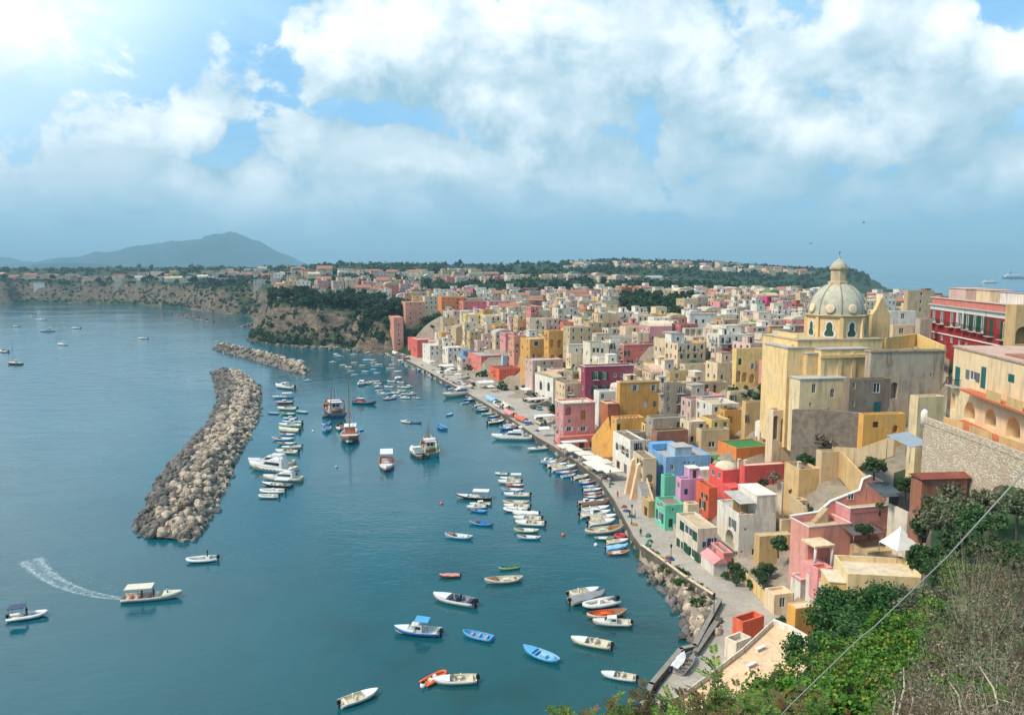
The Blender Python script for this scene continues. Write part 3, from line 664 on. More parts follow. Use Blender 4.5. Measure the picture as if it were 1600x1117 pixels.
def roof_part(root, kind, W, L, H, par, mat, x0=0.0, y0=0.0, name='roof'):
    b = MB(); i = 0.26
    if kind == 'flat':
        b.poly([(x0 + i, y0 + i, H - par), (x0 + W - i, y0 + i, H - par), (x0 + W - i, y0 + L - i, H - par), (x0 + i, y0 + L - i, H - par)])
        return b.obj(name, mat, root)
    if kind in ('vault', 'vaulty'):
        N = 10; rise = (min(W, L) * 0.22)
        for k in range(N):
            t0, t1 = math.pi * k / N, math.pi * (k + 1) / N
            if kind == 'vault':
                f = lambda tt: (x0 + W / 2 - math.cos(tt) * W / 2, H + rise * math.sin(tt) - 0.02)
                (a, za), (c, zc) = f(t0), f(t1)
                b.poly([(a, y0, za), (c, y0, zc), (c, y0 + L, zc), (a, y0 + L, za)], 0, True)
                b.poly([(a, y0, za), (a, y0, H - .3), (c, y0, H - .3), (c, y0, zc)]); b.poly([(a, y0 + L, za), (a, y0 + L, H - .3), (c, y0 + L, H - .3), (c, y0 + L, zc)])
            else:
                f = lambda tt: (y0 + L / 2 - math.cos(tt) * L / 2, H + rise * math.sin(tt) - 0.02)
                (a, za), (c, zc) = f(t0), f(t1)
                b.poly([(x0, a, za), (x0, c, zc), (x0 + W, c, zc), (x0 + W, a, za)], 0, True)
                b.poly([(x0, a, za), (x0, a, H - .3), (x0, c, H - .3), (x0, c, zc)]); b.poly([(x0 + W, a, za), (x0 + W, a, H - .3), (x0 + W, c, H - .3), (x0 + W, c, zc)])
        return b.obj(name, mat, root)
    if kind == 'dome':
        N, K = 14, 5
        rows = []
        for j in range(K + 1):
            s = j / K; q = 1 - s * s
            rows.append([(x0 + W / 2 + (W / 2 - .3) * math.sqrt(max(0, 1 - s ** 2)) * math.cos(2 * math.pi * k / N) * 1.05, y0 + L / 2 + (L / 2 - .3) * math.sqrt(max(0, 1 - s ** 2)) * math.sin(2 * math.pi * k / N) * 1.05, H - par + 1.5 * s + .02) for k in range(N)])
        vs = [p for r_ in rows for p in r_]
        b.idx(vs, [(j * N + k, j * N + (k + 1) % N, (j + 1) * N + (k + 1) % N, (j + 1) * N + k) for j in range(K) for k in range(N)], 0, True)
        b.poly([(x0 + i, y0 + i, H - par), (x0 + W - i, y0 + i, H - par), (x0 + W - i, y0 + L - i, H - par), (x0 + i, y0 + L - i, H - par)])
        return b.obj(name, mat, root)
    if kind == 'tile':
        r_ = min(W, L) * .22; o = .3
        if W >= L:
            b.idx([(x0 - o, y0 - o, H), (x0 + W + o, y0 - o, H), (x0 + W + o, y0 + L + o, H), (x0 - o, y0 + L + o, H), (x0 - o, y0 + L / 2, H + r_), (x0 + W + o, y0 + L / 2, H + r_)], [(0, 1, 5, 4), (2, 3, 4, 5), (1, 2, 5), (3, 0, 4), (3, 2, 1, 0)])
        else:
            b.idx([(x0 - o, y0 - o, H), (x0 + W + o, y0 - o, H), (x0 + W + o, y0 + L + o, H), (x0 - o, y0 + L + o, H), (x0 + W / 2, y0 - o, H + r_), (x0 + W / 2, y0 + L + o, H + r_)], [(3, 0, 4, 5), (1, 2, 5, 4), (0, 1, 4), (2, 3, 5), (3, 2, 1, 0)])
        return b.obj(name, mat, root)
def walls(root, W, L, H, par, mat, ops, name='wall', x0=0.0, y0=0.0, openroof=True, z0=0.0):
    b = MB(); sh = Vector((x0, y0, 0))
    for face in ('front', 'left', 'right', 'back'):
        org, ex, n, FW = FACE[face][1](W, L)
        panel(b, org + sh, ex, n, FW, z0, H, [o for o in ops.get(face, [])])
    if openroof:
        i = 0.26
        o4 = [(0, 0), (W, 0), (W, L), (0, L)]; i4 = [(i, i), (W - i, i), (W - i, L - i), (i, L - i)]
        for k in range(4):
            a, c = o4[k], o4[(k + 1) % 4]; d, e = i4[(k + 1) % 4], i4[k]
            b.poly([(x0 + a[0], y0 + a[1], H), (x0 + c[0], y0 + c[1], H), (x0 + d[0], y0 + d[1], H), (x0 + e[0], y0 + e[1], H)])
            b.poly([(x0 + e[0], y0 + e[1], H), (x0 + d[0], y0 + d[1], H), (x0 + d[0], y0 + d[1], H - par - .02), (x0 + e[0], y0 + e[1], H - par - .02)])
    return b.obj(name, mat, root)
def cornice(root, W, L, H, mat, dz=0.0, proud=0.16, h=0.28, name='cornice', x0=0.0, y0=0.0):
    b = MB(); p = proud
    for (ax, ay, bx, by) in ((-p, -p, W + p, 0.02), (-p, L - .02, W + p, L + p), (-p, 0.02, .02, L - .02), (W - .02, 0.02, W + p, L - .02)):
        b.box(x0 + ax, y0 + ay, H + dz - h, x0 + bx, y0 + by, H + dz + .03)
    return b.obj(name, mat, root)
def auto_ops(FW, H, zlow, cols, rng_, sh, storey=3.1, door=False, near=True, arch=0.0, balc=0.12, miss=0.14):
    """regular but not too regular window openings"""
    ops = []
    rows = max(1, int((H - zlow - 0.4) / storey + .25))
    for r_ in range(rows):
        z = H - storey * (r_ + 1) + 0.95 + rng_.uniform(-.12, .12)
        if z < zlow + .25: z = zlow + .3
        for c in range(cols):
            if rng_.random() < miss: continue
            wd = rng_.choice((.95, 1.05, 1.2)); h = rng_.choice((1.4, 1.55, 1.7)); kind = 'w'
            if rng_.random() < balc: kind = 'b'; h = 2.1
            a = FW * (c + .5) / cols - wd / 2 + rng_.uniform(-.25, .25)
            if a < .35 or a + wd > FW - .35: continue
            zz = z - (.75 if kind == 'b' else 0)
            if zz < 0.15 or zz + h > H - .5: continue
            if rng_.random() < arch: kind = 'a'; wd2 = min(wd * 1.7, FW / cols * .8); a = max(.4, min(a - (wd2 - wd) / 2, FW - wd2 - .4)); wd = wd2; h = 2.0; zz = max(.15, z - .6)
            if any(a < o[0] + o[2] + .15 and a + wd > o[0] - .15 and zz < o[1] + o[3] + .1 and zz + h > o[1] - .1 for o in ops): continue
            s_ = sh if (sh and rng_.random() < .7) else None
            if s_ and rng_.random() < .4 and near: s_ = 'shut_' + s_
            ops.append((a, zz, wd, h, kind, None if kind != 'a' else 1.0, s_))
    return [o[:5] + ((0.22 if o[5] is None else o[5]),) + o[6:] for o in ops]
def chimney(root, x, y, z, h=1.2, w_=.5, m=None):
    b = MB(); b.box(x - w_ / 2, y - w_ / 2, z - .1, x + w_ / 2, y + w_ / 2, z + h); b.box(x - w_ * .65, y - w_ * .65, z + h, x + w_ * .65, y + w_ * .65, z + h + .12)
    return b.obj('chimney', m or plaster('offwhite'), root)
def tank(root, x, y, z):
    b = MB()
    for q in [(r_, zz + z) for r_, zz in ((.02, 0), (.5, 0), (.55, .1), (.55, 1.0), (.45, 1.15), (.15, 1.22), (.02, 1.24))]: pass
    b.lathe([(.02, z), (.5, z), (.55, z + .1), (.55, z + 1.0), (.45, z + 1.15), (.15, z + 1.22), (.02, z + 1.24)], 12)
    me = b.mesh('water_tank', [M['tank']])
    for v in me.vertices: v.co.x += x; v.co.y += y
    return link('water_tank', me, root)
M['tank'] = flat('pale plastic', (206, 208, 210), 0.5)
def antenna(root, x, y, z, h=2.2):
    b = MB(); b.bar((x, y, z - .05), (x, y, z + h), .03, 4)
    for k in range(4): b.bar((x - .5 + k * .08, y, z + h - .12 - k * .22), (x + .5 - k * .08, y, z + h - .12 - k * .22), .018, 3)
    return b.obj('antenna', M['steel'], root, weld=False)
def stairhead(root, x, y, z, w_, l_, h, wm, rm):
    b = MB(); b.box(x, y, z - .05, x + w_, y + l_, z + h); o = b.obj('stair_head', wm, root)
    r_ = MB(); r_.box(x - .1, y - .1, z + h, x + w_ + .1, y + l_ + .1, z + h + .12); r_.obj('roof', rm, o)
    d = link('door', door_me('brown'), o, (x + w_ / 2, y - .03, z), 0, (.8, 1, 1.9)); return o
def pergola(root, x, y, z, w_, l_, h=2.2, mat=None):
    b = MB()
    for (px, py) in ((x, y), (x + w_, y), (x + w_, y + l_), (x, y + l_)): b.bar((px, py, z - .05), (px, py, z + h), .06, 4)
    b.box(x - .2, y - .05, z + h, x + w_ + .2, y + .05, z + h + .1); b.box(x - .2, y + l_ - .05, z + h, x + w_ + .2, y + l_ + .05, z + h + .1)
    n = max(3, int(w_ / .5))
    for k in range(n + 1): b.box(x + w_ * k / n - .03, y - .2, z + h + .1, x + w_ * k / n + .03, y + l_ + .2, z + h + .18)
    return b.obj('pergola', mat or M['wood'], root, weld=False)
def canopy(root, x, y, z, w_, l_, h, cm, drop=.35, name='canopy'):
    b = MB()
    b.idx([(x, y, z + h - drop), (x + w_, y, z + h - drop), (x + w_, y + l_, z + h), (x, y + l_, z + h), (x, y, z + h - drop - .06), (x + w_, y, z + h - drop - .06), (x + w_, y + l_, z + h - .06), (x, y + l_, z + h - .06)],
          [(0, 1, 2, 3), (7, 6, 5, 4), (0, 4, 5, 1), (1, 5, 6, 2), (2, 6, 7, 3), (3, 7, 4, 0)])
    o = b.obj(name, cm, root)
    p = MB()
    for (px, py, q) in ((x + .1, y + .1, drop), (x + w_ - .1, y + .1, drop), (x + w_ - .1, y + l_ - .1, 0), (x + .1, y + l_ - .1, 0)):
        pp = MB(); pp.bar((px, py, z - .03), (px, py, z + h - q - .02), .045, 5); pp.obj('post', M['steel'], o)
    return o
def solve_t(u, x, y, h, ex, ey):
    a = (u - 800) / FPX
    return (a * (CT * y - ST * h) - x) / (ex - a * CT * ey)
HERO = {}
def H(label, us, vs, D=None, yaw=8, wall='cream', roof='cream', L=9.0, fw=2, lw=2, sh=None, par=0.45, kind='flat', name='house', cat='house', g=1.6, fwp=None, lwp=None, corn=None, base=None,
      zlow=None, arch=0.0, balc=0.1, near=None, key=None, extra=None, rw=0, group=None, miss=.12):
    ul, uc, ur = us; vt, vb = vs
    if D is None: x, y = G(uc, vb, g)
    else: x, y, _ = PY(uc, vb, D)
    th = R(yaw); e1 = (math.cos(th), math.sin(th)); e2 = (-e1[1], e1[0])
    zt, zb = zof(vt, x, y), zof(vb, x, y); h = zt - CH
    W = max(1.5, min(60, solve_t(ur, x, y, h, *e1)))
    if ul is not None and ul < uc: L = max(2.0, min(60, solve_t(ul, x, y, h, *e2)))
    cs = [(x + e1[0] * a + e2[0] * c, y + e1[1] * a + e2[1] * c) for a in (0, W / 2, W) for c in (0, L / 2, L)]
    if base is None: base = min(min(tz(*c) for c in cs), zb) - .3
    Ht = zt - base; zl = (zb - base) if zlow is None else zlow
    near = (y < 300) if near is None else near
    root = empty(name, (x, y, base), th, label, cat, group)
    rr = random.Random(int(uc * 31 + vt * 7))
    ops = {}
    def pix(face, lst):
        out = []
        for o in lst:
            u, v, wp, hp, kd = o[:5]; s_ = o[5] if len(o) > 5 else None; dp = o[6] if len(o) > 6 else (1.0 if kd == 'a' else .22)
            ex = e1 if face == 'front' else e2
            zc = zof(v, x, y); t_ = solve_t(u, x, y, zc - CH, *ex); px, py = x + ex[0] * t_, y + ex[1] * t_
            dep = CT * py - ST * (zc - CH); m = dep / FPX
            zc = zof(v, px, py) - base; hh = hp * m
            ww = wp * m if face == 'front' else abs(solve_t(u + wp / 2, x, y, zc, *ex) - solve_t(u - wp / 2, x, y, zc, *ex))
            ww = max(.4, min(ww, 6)); a = (t_ if face == 'front' else L - t_) - ww / 2; FW = W if face == 'front' else L
            a = max(.12, min(a, FW - ww - .12)); z_ = max(.1, min(zc - hh / 2, Ht - hh - .15))
            if ww + .2 < FW: out.append((a, z_, ww, hh, kd, dp, s_))
        good = []
        for o in out:
            if not any(o[0] < q[0] + q[2] + .04 and o[0] + o[2] > q[0] - .04 and o[1] < q[1] + q[3] + .04 and o[1] + o[3] > q[1] - .04 for q in good): good.append(o)
        return good
    ops['front'] = pix('front', fwp) if fwp is not None else auto_ops(W, Ht, zl, fw, rr, sh, near=near, arch=arch, balc=balc, miss=miss) if fw else []
    ops['left'] = pix('left', lwp) if lwp is not None else auto_ops(L, Ht, zl, lw, rr, sh, near=near, arch=arch, balc=balc, miss=miss) if lw else []
    if rw: ops['right'] = auto_ops(L, Ht, zl, rw, rr, sh, near=near, balc=balc)
    wm = plaster(wall) if isinstance(wall, str) else wall; rm = roofm(roof) if isinstance(roof, str) else roof
    walls(root, W, L, Ht, par, wm, ops, openroof=(kind in ('flat', 'dome')))
    roof_part(root, kind, W, L, Ht, par, rm)
    for face in ('front', 'left', 'right'):
        for o in ops.get(face, []): fit_opening(root, face, W, L, o, near)
    if corn: cornice(root, W, L, Ht, plaster(corn) if isinstance(corn, str) else corn)
    footprint(x, y, e1, W, L); VIS.append((ul if ul else uc, vt, ur, vb, y))
    inf = dict(root=root, W=W, L=L, H=Ht, base=base, x=x, y=y, e1=e1, e2=e2, zl=zl, par=par, wm=wm, rm=rm)
    if extra: extra(inf)
    if key: HERO[key] = inf
    return inf
def loc_of(inf, x, y, z=0.0):
    e1, e2 = inf['e1'], inf['e2']
    return Vector((inf['x'] + e1[0] * x + e2[0] * y, inf['y'] + e1[1] * x + e2[1] * y, inf['base'] + z))

# ------------------------------------------------------------------ the houses one can tell apart, near to far
def rampart(b, pts, w_, z0f):
    """a sloping solid stair: pts (x, y, z) along its outer edge, width w_ to +x"""
    for (p, q) in zip(pts, pts[1:]):
        b.idx([(p[0], p[1], z0f), (q[0], q[1], z0f), (q[0], q[1], q[2]), (p[0], p[1], p[2]), (p[0] + w_, p[1], z0f), (q[0] + w_, q[1], z0f), (q[0] + w_, q[1], q[2]), (p[0] + w_, p[1], p[2])],
              [(0, 1, 2, 3), (5, 4, 7, 6), (3, 2, 6, 7), (4, 0, 3, 7), (1, 5, 6, 2), (0, 4, 5, 1)])
def stair(root, x0, y0, z0, x1, y1, z1, w_, mat, name='stair', n=None):
    """a flight of steps with a solid parapet, from low (x0,y0,z0) to high (x1,y1,z1), z floor at min"""
    b = MB(); n = n or max(4, int(abs(z1 - z0) / .19)); d = Vector((x1 - x0, y1 - y0, 0)); Ld = d.length; d /= Ld; s = Vector((-d.y, d.x, 0))
    zb = min(z0, z1) - .6
    for k in range(n):
        a0 = d * (Ld * k / n); a1 = d * (Ld * (k + 1) / n); zt_ = z0 + (z1 - z0) * (k + 1) / n
        o = Vector((x0, y0, 0))
        p = [o + a0, o + a1, o + a1 + s * w_, o + a0 + s * w_]
        b.idx([(q.x, q.y, zb) for q in p] + [(q.x, q.y, zt_) for q in p], [(0, 1, 5, 4), (1, 2, 6, 5), (2, 3, 7, 6), (3, 0, 4, 7), (4, 5, 6, 7), (3, 2, 1, 0)])
    st = b.obj(name, roofm('palegrey'), root)
    r_ = MB(); o = Vector((x0, y0, 0)) - s * .25; e = o + d * Ld
    for off in (0,):
        q0, q1 = o, e
        r_.idx([(q0.x, q0.y, zb - .05), (q1.x, q1.y, zb - .05), (q1.x, q1.y, z1 + .85), (q0.x, q0.y, z0 + .85), (q0.x + s.x * .24, q0.y + s.y * .24, zb - .05), (q1.x + s.x * .24, q1.y + s.y * .24, zb - .05), (q1.x + s.x * .24, q1.y + s.y * .24, z1 + .85), (q0.x + s.x * .24, q0.y + s.y * .24, z0 + .85)],
               [(0, 1, 2, 3), (5, 4, 7, 6), (3, 2, 6, 7), (4, 0, 3, 7), (1, 5, 6, 2), (0, 4, 5, 1)])
    r_.obj('stair_parapet', mat, root); return st

M['tarp'] = flat('black tarpaulin', (48, 44, 46), 0.7)
M['white'] = flat('white coping', (236, 232, 226), 0.8)
# --- around the lower street
def x_pinkshed(i):
    b = MB(); r = i['root']; W, L = i['W'], i['L']
    b.box(-2.6, -1.6, 0, -.02, 3.6, 3.0); o = b.obj('porch', plaster('white'), r)
    g = MB(); g.idx([(-2.8, -1.8, 2.95), (0.1, -1.8, 2.95), (.1, 3.8, 2.95), (-2.8, 3.8, 2.95), (-1.3, -1.8, 3.9), (-1.3, 3.8, 3.9)], [(0, 1, 4), (3, 5, 2), (0, 4, 5, 3), (1, 2, 5, 4), (0, 3, 2, 1)]); g.obj('gable', plaster('rose'), o)
    c = MB(); c.box(0.02, -2.2, 0, W + .4, -.02, 1.9); c.obj('brick_base', plaster('brick'), r)
H('little pink house with a brick base and white gabled porch beside the paved street', (1112, 1130, 1140), (863, 893), None, 10, 'pink', 'teal', lw=2, fw=0, extra=x_pinkshed, corn='rose', key='shed')
H('cream two storey house with dark green shutters facing the paved street', (1057, 1089, 1121), (826, 876), None, 12, 'offwhite', 'sand', sh='green', fw=1, lwp=[(1068, 876 - 22, 11, 14, 'w', 'green'), (1080, 866 - 4, 12, 15, 'w', 'green'), (1076, 829, 14, 14, 'w', 'green'), (1064, 842, 9, 10, 'w', 'green')], fwp=[(1112, 846, 8, 12, 'w', 'blue'), (1102, 850, 5, 9, 'w', 'blue')], g=1.8, base=1.2)
def x_white(i):
    r = i['root']; W, L, Ht = i['W'], i['L'], i['H']
    # terrace with a lean-to roof on the corner, taller block behind
    t_ = canopy(r, -.1, -.05, Ht - .45, W * .44, L * .72, 3.0, roofm('palegrey'), .5, 'porch_roof')
    b = MB(); b.box(W * .46, .02, Ht - .5, W - .02, L * .8, Ht + 3.3); bl = b.obj('upper_storey', plaster('white'), r)
    c = MB(); c.box(W * .45, -.05, Ht + 3.3, W + .05, L * .82, Ht + 3.5); c.obj('roof', roofm('white'), bl)
    d = MB(); d.box(-.6, .2, Ht - 7.2, -.02, L * .7, Ht - 6.95); d.obj('ledge', M['stonetrim'], r)
    p = MB(); p.box(.05, L * .3, Ht - .4, W * .44, L * .32, Ht + 2.0); p.obj('terrace_screen', plaster('tan'), r)
    for k in range(5):
        q = MB(); x = .8 + k * .9; q.lathe([(.02, 0), (.22, 0), (.28, .5), (.24, .55), (.02, .55)], 8); o = q.obj('plant_pot', plaster('terracotta'), r, (x, .6, Ht - .44))
H('tall white house with an arched ground floor and a sheltered roof terrace', (1121, 1153, 1213), (804, 879), 137, 10, 'white', 'palegrey', base=1.5, key='white', extra=x_white, lw=0,
  lwp=[(1140, 858, 13, 34, 'a', None, 1.5), (1145, 818, 6, 16, 'w', 'grey')], fwp=[(1179, 863, 9, 12, 'd', 'green'), (1197, 833, 4, 4, 'w'), (1159, 862, 3, 4, 'w'), (1165, 827, 4, 5, 'w'), (1180, 840, 5, 3, 'w')])
H('sandy courtyard wall between the tall white house and the pink house', (1183, 1186, 1238), (838, 866), 133, 10, 'tan', 'sand', L=1.2, fw=0, lw=0, par=.05, name='courtyard_wall', cat='wall')
H('narrow orange red house with green window boxes behind the white house', (1088, 1106, 1121), (762, 826), 150, 12, 'orangered', 'rust', fwp=[], lwp=[(1098, 788, 5, 14, 'w', 'green'), (1101, 775, 5, 8, 'w', 'brown'), (1094, 800, 5, 8, 'w')])
H('cream cube house with a low balcony between mint and orange houses', (1071, 1074, 1092), (788, 812), 147, 12, 'cream', 'cream', lw=0, fwp=[(1082, 805, 12, 7, 'w')])
def x_mint(i):
    r = i['root']; W, L, Ht = i['W'], i['L'], i['H']
    stair(r, W * .75, -4.3, 0.2, W * .75, -.3, 2.2, 1.5, plaster('mint'))
H('mint green house with an outside stair down to the street', (1024, 1039, 1070), (789, 829), None, 10, 'mint', 'brown', lwp=[(1031, 806, 6, 15, 'w', 'teal'), (1028, 788, 5, 6, 'w'), (1036, 808, 5, 13, 'w', 'teal'), (1033, 787, 4, 8, 'w')], fwp=[(1048, 817, 7, 14, 'd', 'green'), (1052, 796, 4, 5, 'w')], extra=x_mint, key='mint')
H('pale mint upper house with a green roof terrace behind the mint one', (1033, 1038, 1056), (744, 776), 160, 12, 'mint', 'green', lw=0, fw=0, L=9)
H('small lilac house with a dark blue window', (1056, 1063, 1099), (749, 787), 158, 12, 'lilac', 'palegrey', lw=1, fwp=[(1072, 768, 6, 9, 'w', 'shut_blue')], par=.6, extra=lambda i: (antenna(i['root'], 2, 3, i['H'] - .5), stairhead(i['root'], i['W'] * .55, 2, i['H'] - .6, 2.4, 2.6, 2.2, plaster('lilac'), roofm('white')) and None))
H('white house with a smooth curved roof behind the lilac one', (1074, 1079, 1110), (735, 752), 170, 12, 'white', 'white', kind='vaulty', fw=0, lw=0, L=8)
def x_red(i):
    r = i['root']; chimney(r, i['W'] * .9, 1, i['H'] - .4, 2.2)
    b = MB(); b.box(-.3, -3.6, i['zl'] - 4, i['W'] * .6, -.03, i['zl'] + .3); b.obj('lower_terrace', plaster('red'), r)
H('bright red house with a shallow domed cream roof', (1108, 1129, 1162), (735, 757), 155, 16, 'red', 'cream', kind='dome', fw=0, lw=2, extra=x_red, par=.3)
H('long red house with a cream terrace roof, beside the red domed one', (1159, 1163, 1228), (728, 757), 151, 12, 'red', 'cream', fw=0, lw=0, L=11, par=.08, extra=lambda i: chimney(i['root'], 1.2, 2, i['H'] - .4, 1.0))
def x_orange(i):
    b = MB(); b.box(-3.4, .3, i['zl'] - 3, -.02, i['L'] * .8, i['H'] - 3.2); o = b.obj('lean_to', plaster('orange'), i['root']); c = MB(); c.box(-3.5, .2, i['H'] - 3.2, -.02, i['L'] * .8 + .1, i['H'] - 3.05); c.obj('roof', roofm('green'), o)
H('orange house with a bright green flat roof', (1122, 1150, 1208), (700, 726), 172, 16, 'orange', 'green', fw=0, lw=0, extra=x_orange, par=.25)
H('orange flat roofed block beside the green roofed orange house', (1204, 1206, 1224), (707, 724), 176, 10, 'orange', 'sand', fw=0, lw=0, L=6)
def x_blue(i):
    b = MB(); W, L, Ht = i['W'], i['L'], i['H']
    b.box(W * .25, 1.2, Ht - .5, W * .62, L * .55, Ht + 1.7); o = b.obj('upper_room', plaster('lightblue'), i['root']); c = MB(); c.box(W * .24, 1.1, Ht + 1.7, W * .63, L * .56, Ht + 1.85); c.obj('roof', roofm('palegrey'), o)
    d = MB(); d.box(-.05, L * .75, Ht - .3, W * .55, L + .05, Ht + 1.2); d.obj('terrace_wall', plaster('skyblue'), i['root'])
H('light blue house with a bright blue terrace wall and small square windows', (1013, 1040, 1111), (714, 741), 172, 12, 'blue', 'palegrey', lwp=[(1026, 722, 5, 9, 'a', None, .8), (1034, 730, 5, 9, 'a', None, .8)], fwp=[(1070, 723, 4, 4, 'w'), (1077, 723, 4, 4, 'w'), (1084, 723, 4, 4, 'w'), (1050, 730, 6, 9, 'w')], extra=x_blue)
def x_butt(i):
    r = i['root']
    for k in range(2):
        b = MB(); y = 1.5 + k * 4.2
        b.idx([(-2.4, y, 0), (-2.4, y + 1.1, 0), (-.02, y + 1.1, 0), (-.02, y, 0), (-.7, y, i['H'] - 2), (-.7, y + 1.1, i['H'] - 2), (-.02, y + 1.1, i['H'] - 1.5), (-.02, y, i['H'] - 1.5)], [(0, 1, 5, 4), (0, 4, 7, 3), (1, 2, 6, 5), (4, 5, 6, 7)])
        b.obj('buttress', plaster('peach'), r)
    stair(r, i['W'] * .2, -7, .2, i['W'] * .2, -.3, 5.5, 2.0, plaster('peach'))
H('tall peach and cream house with sloping buttresses and an outside stair', (989, 1004, 1026), (716, 783), None, 10, 'cream', 'brown', sh='brown', lw=3, fw=1, extra=x_butt, arch=.15)
H('ochre lean-to house corner with a brown gate, beside the mint house', (1003, 1013, 1024), (783, 809), None, 12, 'tan', 'sand', lwp=[(1009, 799, 5, 15, 'd', 'brown')], fw=0)
def x_wn(i):
    for k in range(2):
        o = link('balcony', BALC_ME, i['root'], (0, 2 + k * 2.6, i['H'] - 3.4), -math.pi / 2, (2.4, 1, 1)); link('railing', RAIL_ME, o)
H('narrow white house front with arched windows and a blue awning balcony', (958, 984, 1008), (688, 744), None, 14, 'white', 'brown', lwp=[(964, 697, 5, 14, 'aw'), (973, 702, 6, 15, 'aw'), (980, 708, 5, 15, 'aw'), (966, 727, 5, 14, 'd', 'brown'), (977, 733, 5, 16, 'd', 'grey')], fw=1, sh='grey', extra=x_wn)
def x_ystair(i):
    b = MB(); L = i['L']; Ht = i['H']
    b.idx([(-5, L + 2, 0), (-5, 0.5, 0), (-.03, .5, 0), (-.03, L + 2, 0), (-5, L + 2, Ht - 6.5), (-5, .5, 2), (-.03, .5, 2), (-.03, L + 2, Ht - .5)], [(0, 1, 5, 4), (4, 5, 6, 7), (1, 2, 6, 5), (2, 3, 7, 6), (3, 0, 4, 7)])
    b.obj('stair_wall', plaster('ochre'), i['root'])
    for k in range(6):
        q = MB(); q.lathe([(.02, 0), (.25, 0), (.32, .5), (.27, .55), (.02, .55)], 8); q.obj('plant_pot', plaster('terracotta'), i['root'], (1 + k * 1.1, .5, Ht - .4))
H('ochre terrace house with potted plants and washing, below the tall ochre house', (955, 963, 1007), (654, 690), 208, 14, 'ochre', 'sand', L=10, lw=1, fwp=[(966, 668, 6, 12, 'd', 'brown')], extra=x_ystair, par=.5)
H('grey roofed stone outhouse under the ochre terrace', (970, 976, 1008), (676, 700), 203, 14, 'stone', 'brown', L=7, lw=0, fw=2)
H('tall ochre house with a cream cornice and grey shutters', (964, 968, 1032), (597, 653), 222, 14, 'ochre', 'cream', L=13, lw=0, corn='cream', fwp=[(992, 606, 7, 10, 'w', 'white'), (1021, 606, 6, 10, 'w', 'white'), (1008, 632, 7, 9, 'w', 'shut_white'), (1023, 631, 6, 9, 'w', 'shut_grey')], extra=lambda i: stairhead(i['root'], i['W'] * .3, 4, i['H'] - .4, 3, 3, 1.6, plaster('cream'), roofm('cream')))
H('narrow brick red house between pink and ochre houses', (939, 949, 967), (630, 678), 219, 16, 'terracotta', 'cream', corn='cream', lw=1, fw=0)
H('low white walled house with a green awning beside the brick red house', (928, 936, 962), (612, 632), 236, 16, 'white', 'palegrey', fw=2, lw=1, sh='green')
def x_pinkr(i):
    r = i['root']; W, L, Ht = i['W'], i['L'], i['H']
    b = MB(); b.box(-1.6, -1.5, 0, W + .5, -.03, 4.4); o = b.obj('terrace', plaster('salmon'), r)
    for k in range(3): link('door', door_me('brown'), o, (.2 + (k + .5) * W / 3, -1.55, .1), 0, (1.5, 1, 2.4))
    q = MB()
    q.box(-1.6, -1.5, 5.2, W + .5, -1.44, 5.26)
    for k in range(14): q.box(-1.6 + k * (W + 2) / 13.2, -1.49, 4.4, -1.57 + k * (W + 2) / 13.2, -1.46, 5.2)
    q.obj('terrace_rail', M['iron'], r, weld=False)
    chimney(r, W * .7, L * .4, Ht - .4, .9)
H('pink four storey harbour restaurant with a loggia, arches and a terrace', (868, 880, 930), (630, 700), None, 16, 'pink', 'cream', corn='white', fwp=[(888, 642, 10, 14, 'a', None, 1.2), (911, 648, 9, 15, 'w', 'shut_ochre'), (890, 658, 5, 6, 'w'), (889, 670, 8, 7, 'w', 'white'), (911, 670, 9, 7, 'w', 'white')], lw=2, sh='white', extra=x_pinkr, key='rest')
H('deep magenta house with white corner stripes and two rows of green windows', (908, 914, 990), (572, 622), 255, 15, 'magenta', 'cream', L=10, corn='white', lw=1, fwp=[(931, 587, 7, 13, 'b', 'green'), (944, 587, 7, 12, 'w', 'green'), (961, 586, 5, 7, 'w'), (930, 609, 7, 13, 'w', 'green'), (944, 608, 7, 11, 'w', 'green'), (972, 586, 5, 7, 'w')])
H('tall salmon house behind the magenta one', (969, 974, 1033), (538, 585), 292, 15, 'salmon', 'palegrey', L=12, corn='white', fwp=[(999, 563, 6, 9, 'b', 'white'), (1014, 563, 6, 8, 'w', 'white'), (979, 552, 5, 8, 'w', 'green'), (984, 566, 5, 8, 'w', 'green'), (1003, 548, 4, 4, 'w'), (1017, 548, 4, 4, 'w')], lw=1)
H('white slim house with stacked green balconies beside the salmon house', (951, 954, 970), (531, 567), 294, 15, 'white', 'white', fwp=[(957, 541, 4, 10, 'b', 'green'), (957, 557, 4, 10, 'b', 'green')], lw=0)
H('cream house with a green roof and green shutters by the slim white one', (911, 922, 952), (536, 570), 292, 15, 'offwhite', 'green', fwp=[(928, 547, 4, 7, 'w', 'shut_green'), (934, 547, 4, 7, 'w', 'shut_green'), (941, 548, 4, 7, 'w', 'shut_green'), (920, 563, 3, 5, 'w'), (930, 563, 3, 5, 'w')], lw=1)
H('white gabled chapel house with two tall arched windows facing the quay', (836, 864, 880), (590, 634), None, 24, 'white', 'sand', kind='vaulty', lwp=[(845, 602, 5, 16, 'aw'), (857, 604, 5, 16, 'aw'), (849, 622, 4, 9, 'd', 'grey'), (860, 625, 4, 9, 'd', 'grey')], fw=1)
H('long cream and pink house with a low roof behind the white chapel house', (820, 832, 880), (563, 592), 315, 20, 'palepink', 'cream', fw=4, lw=2, sh='brown')
H('ochre house with a great arch and a blue shuttered window', (813, 828, 854), (530, 572), 335, 20, 'ochre', 'sand', fwp=[(838, 537, 9, 8, 'w', 'shut_blue'), (843, 562, 10, 14, 'a', None, 1.0), (834, 556, 5, 7, 'w')], lw=2, arch=.3)
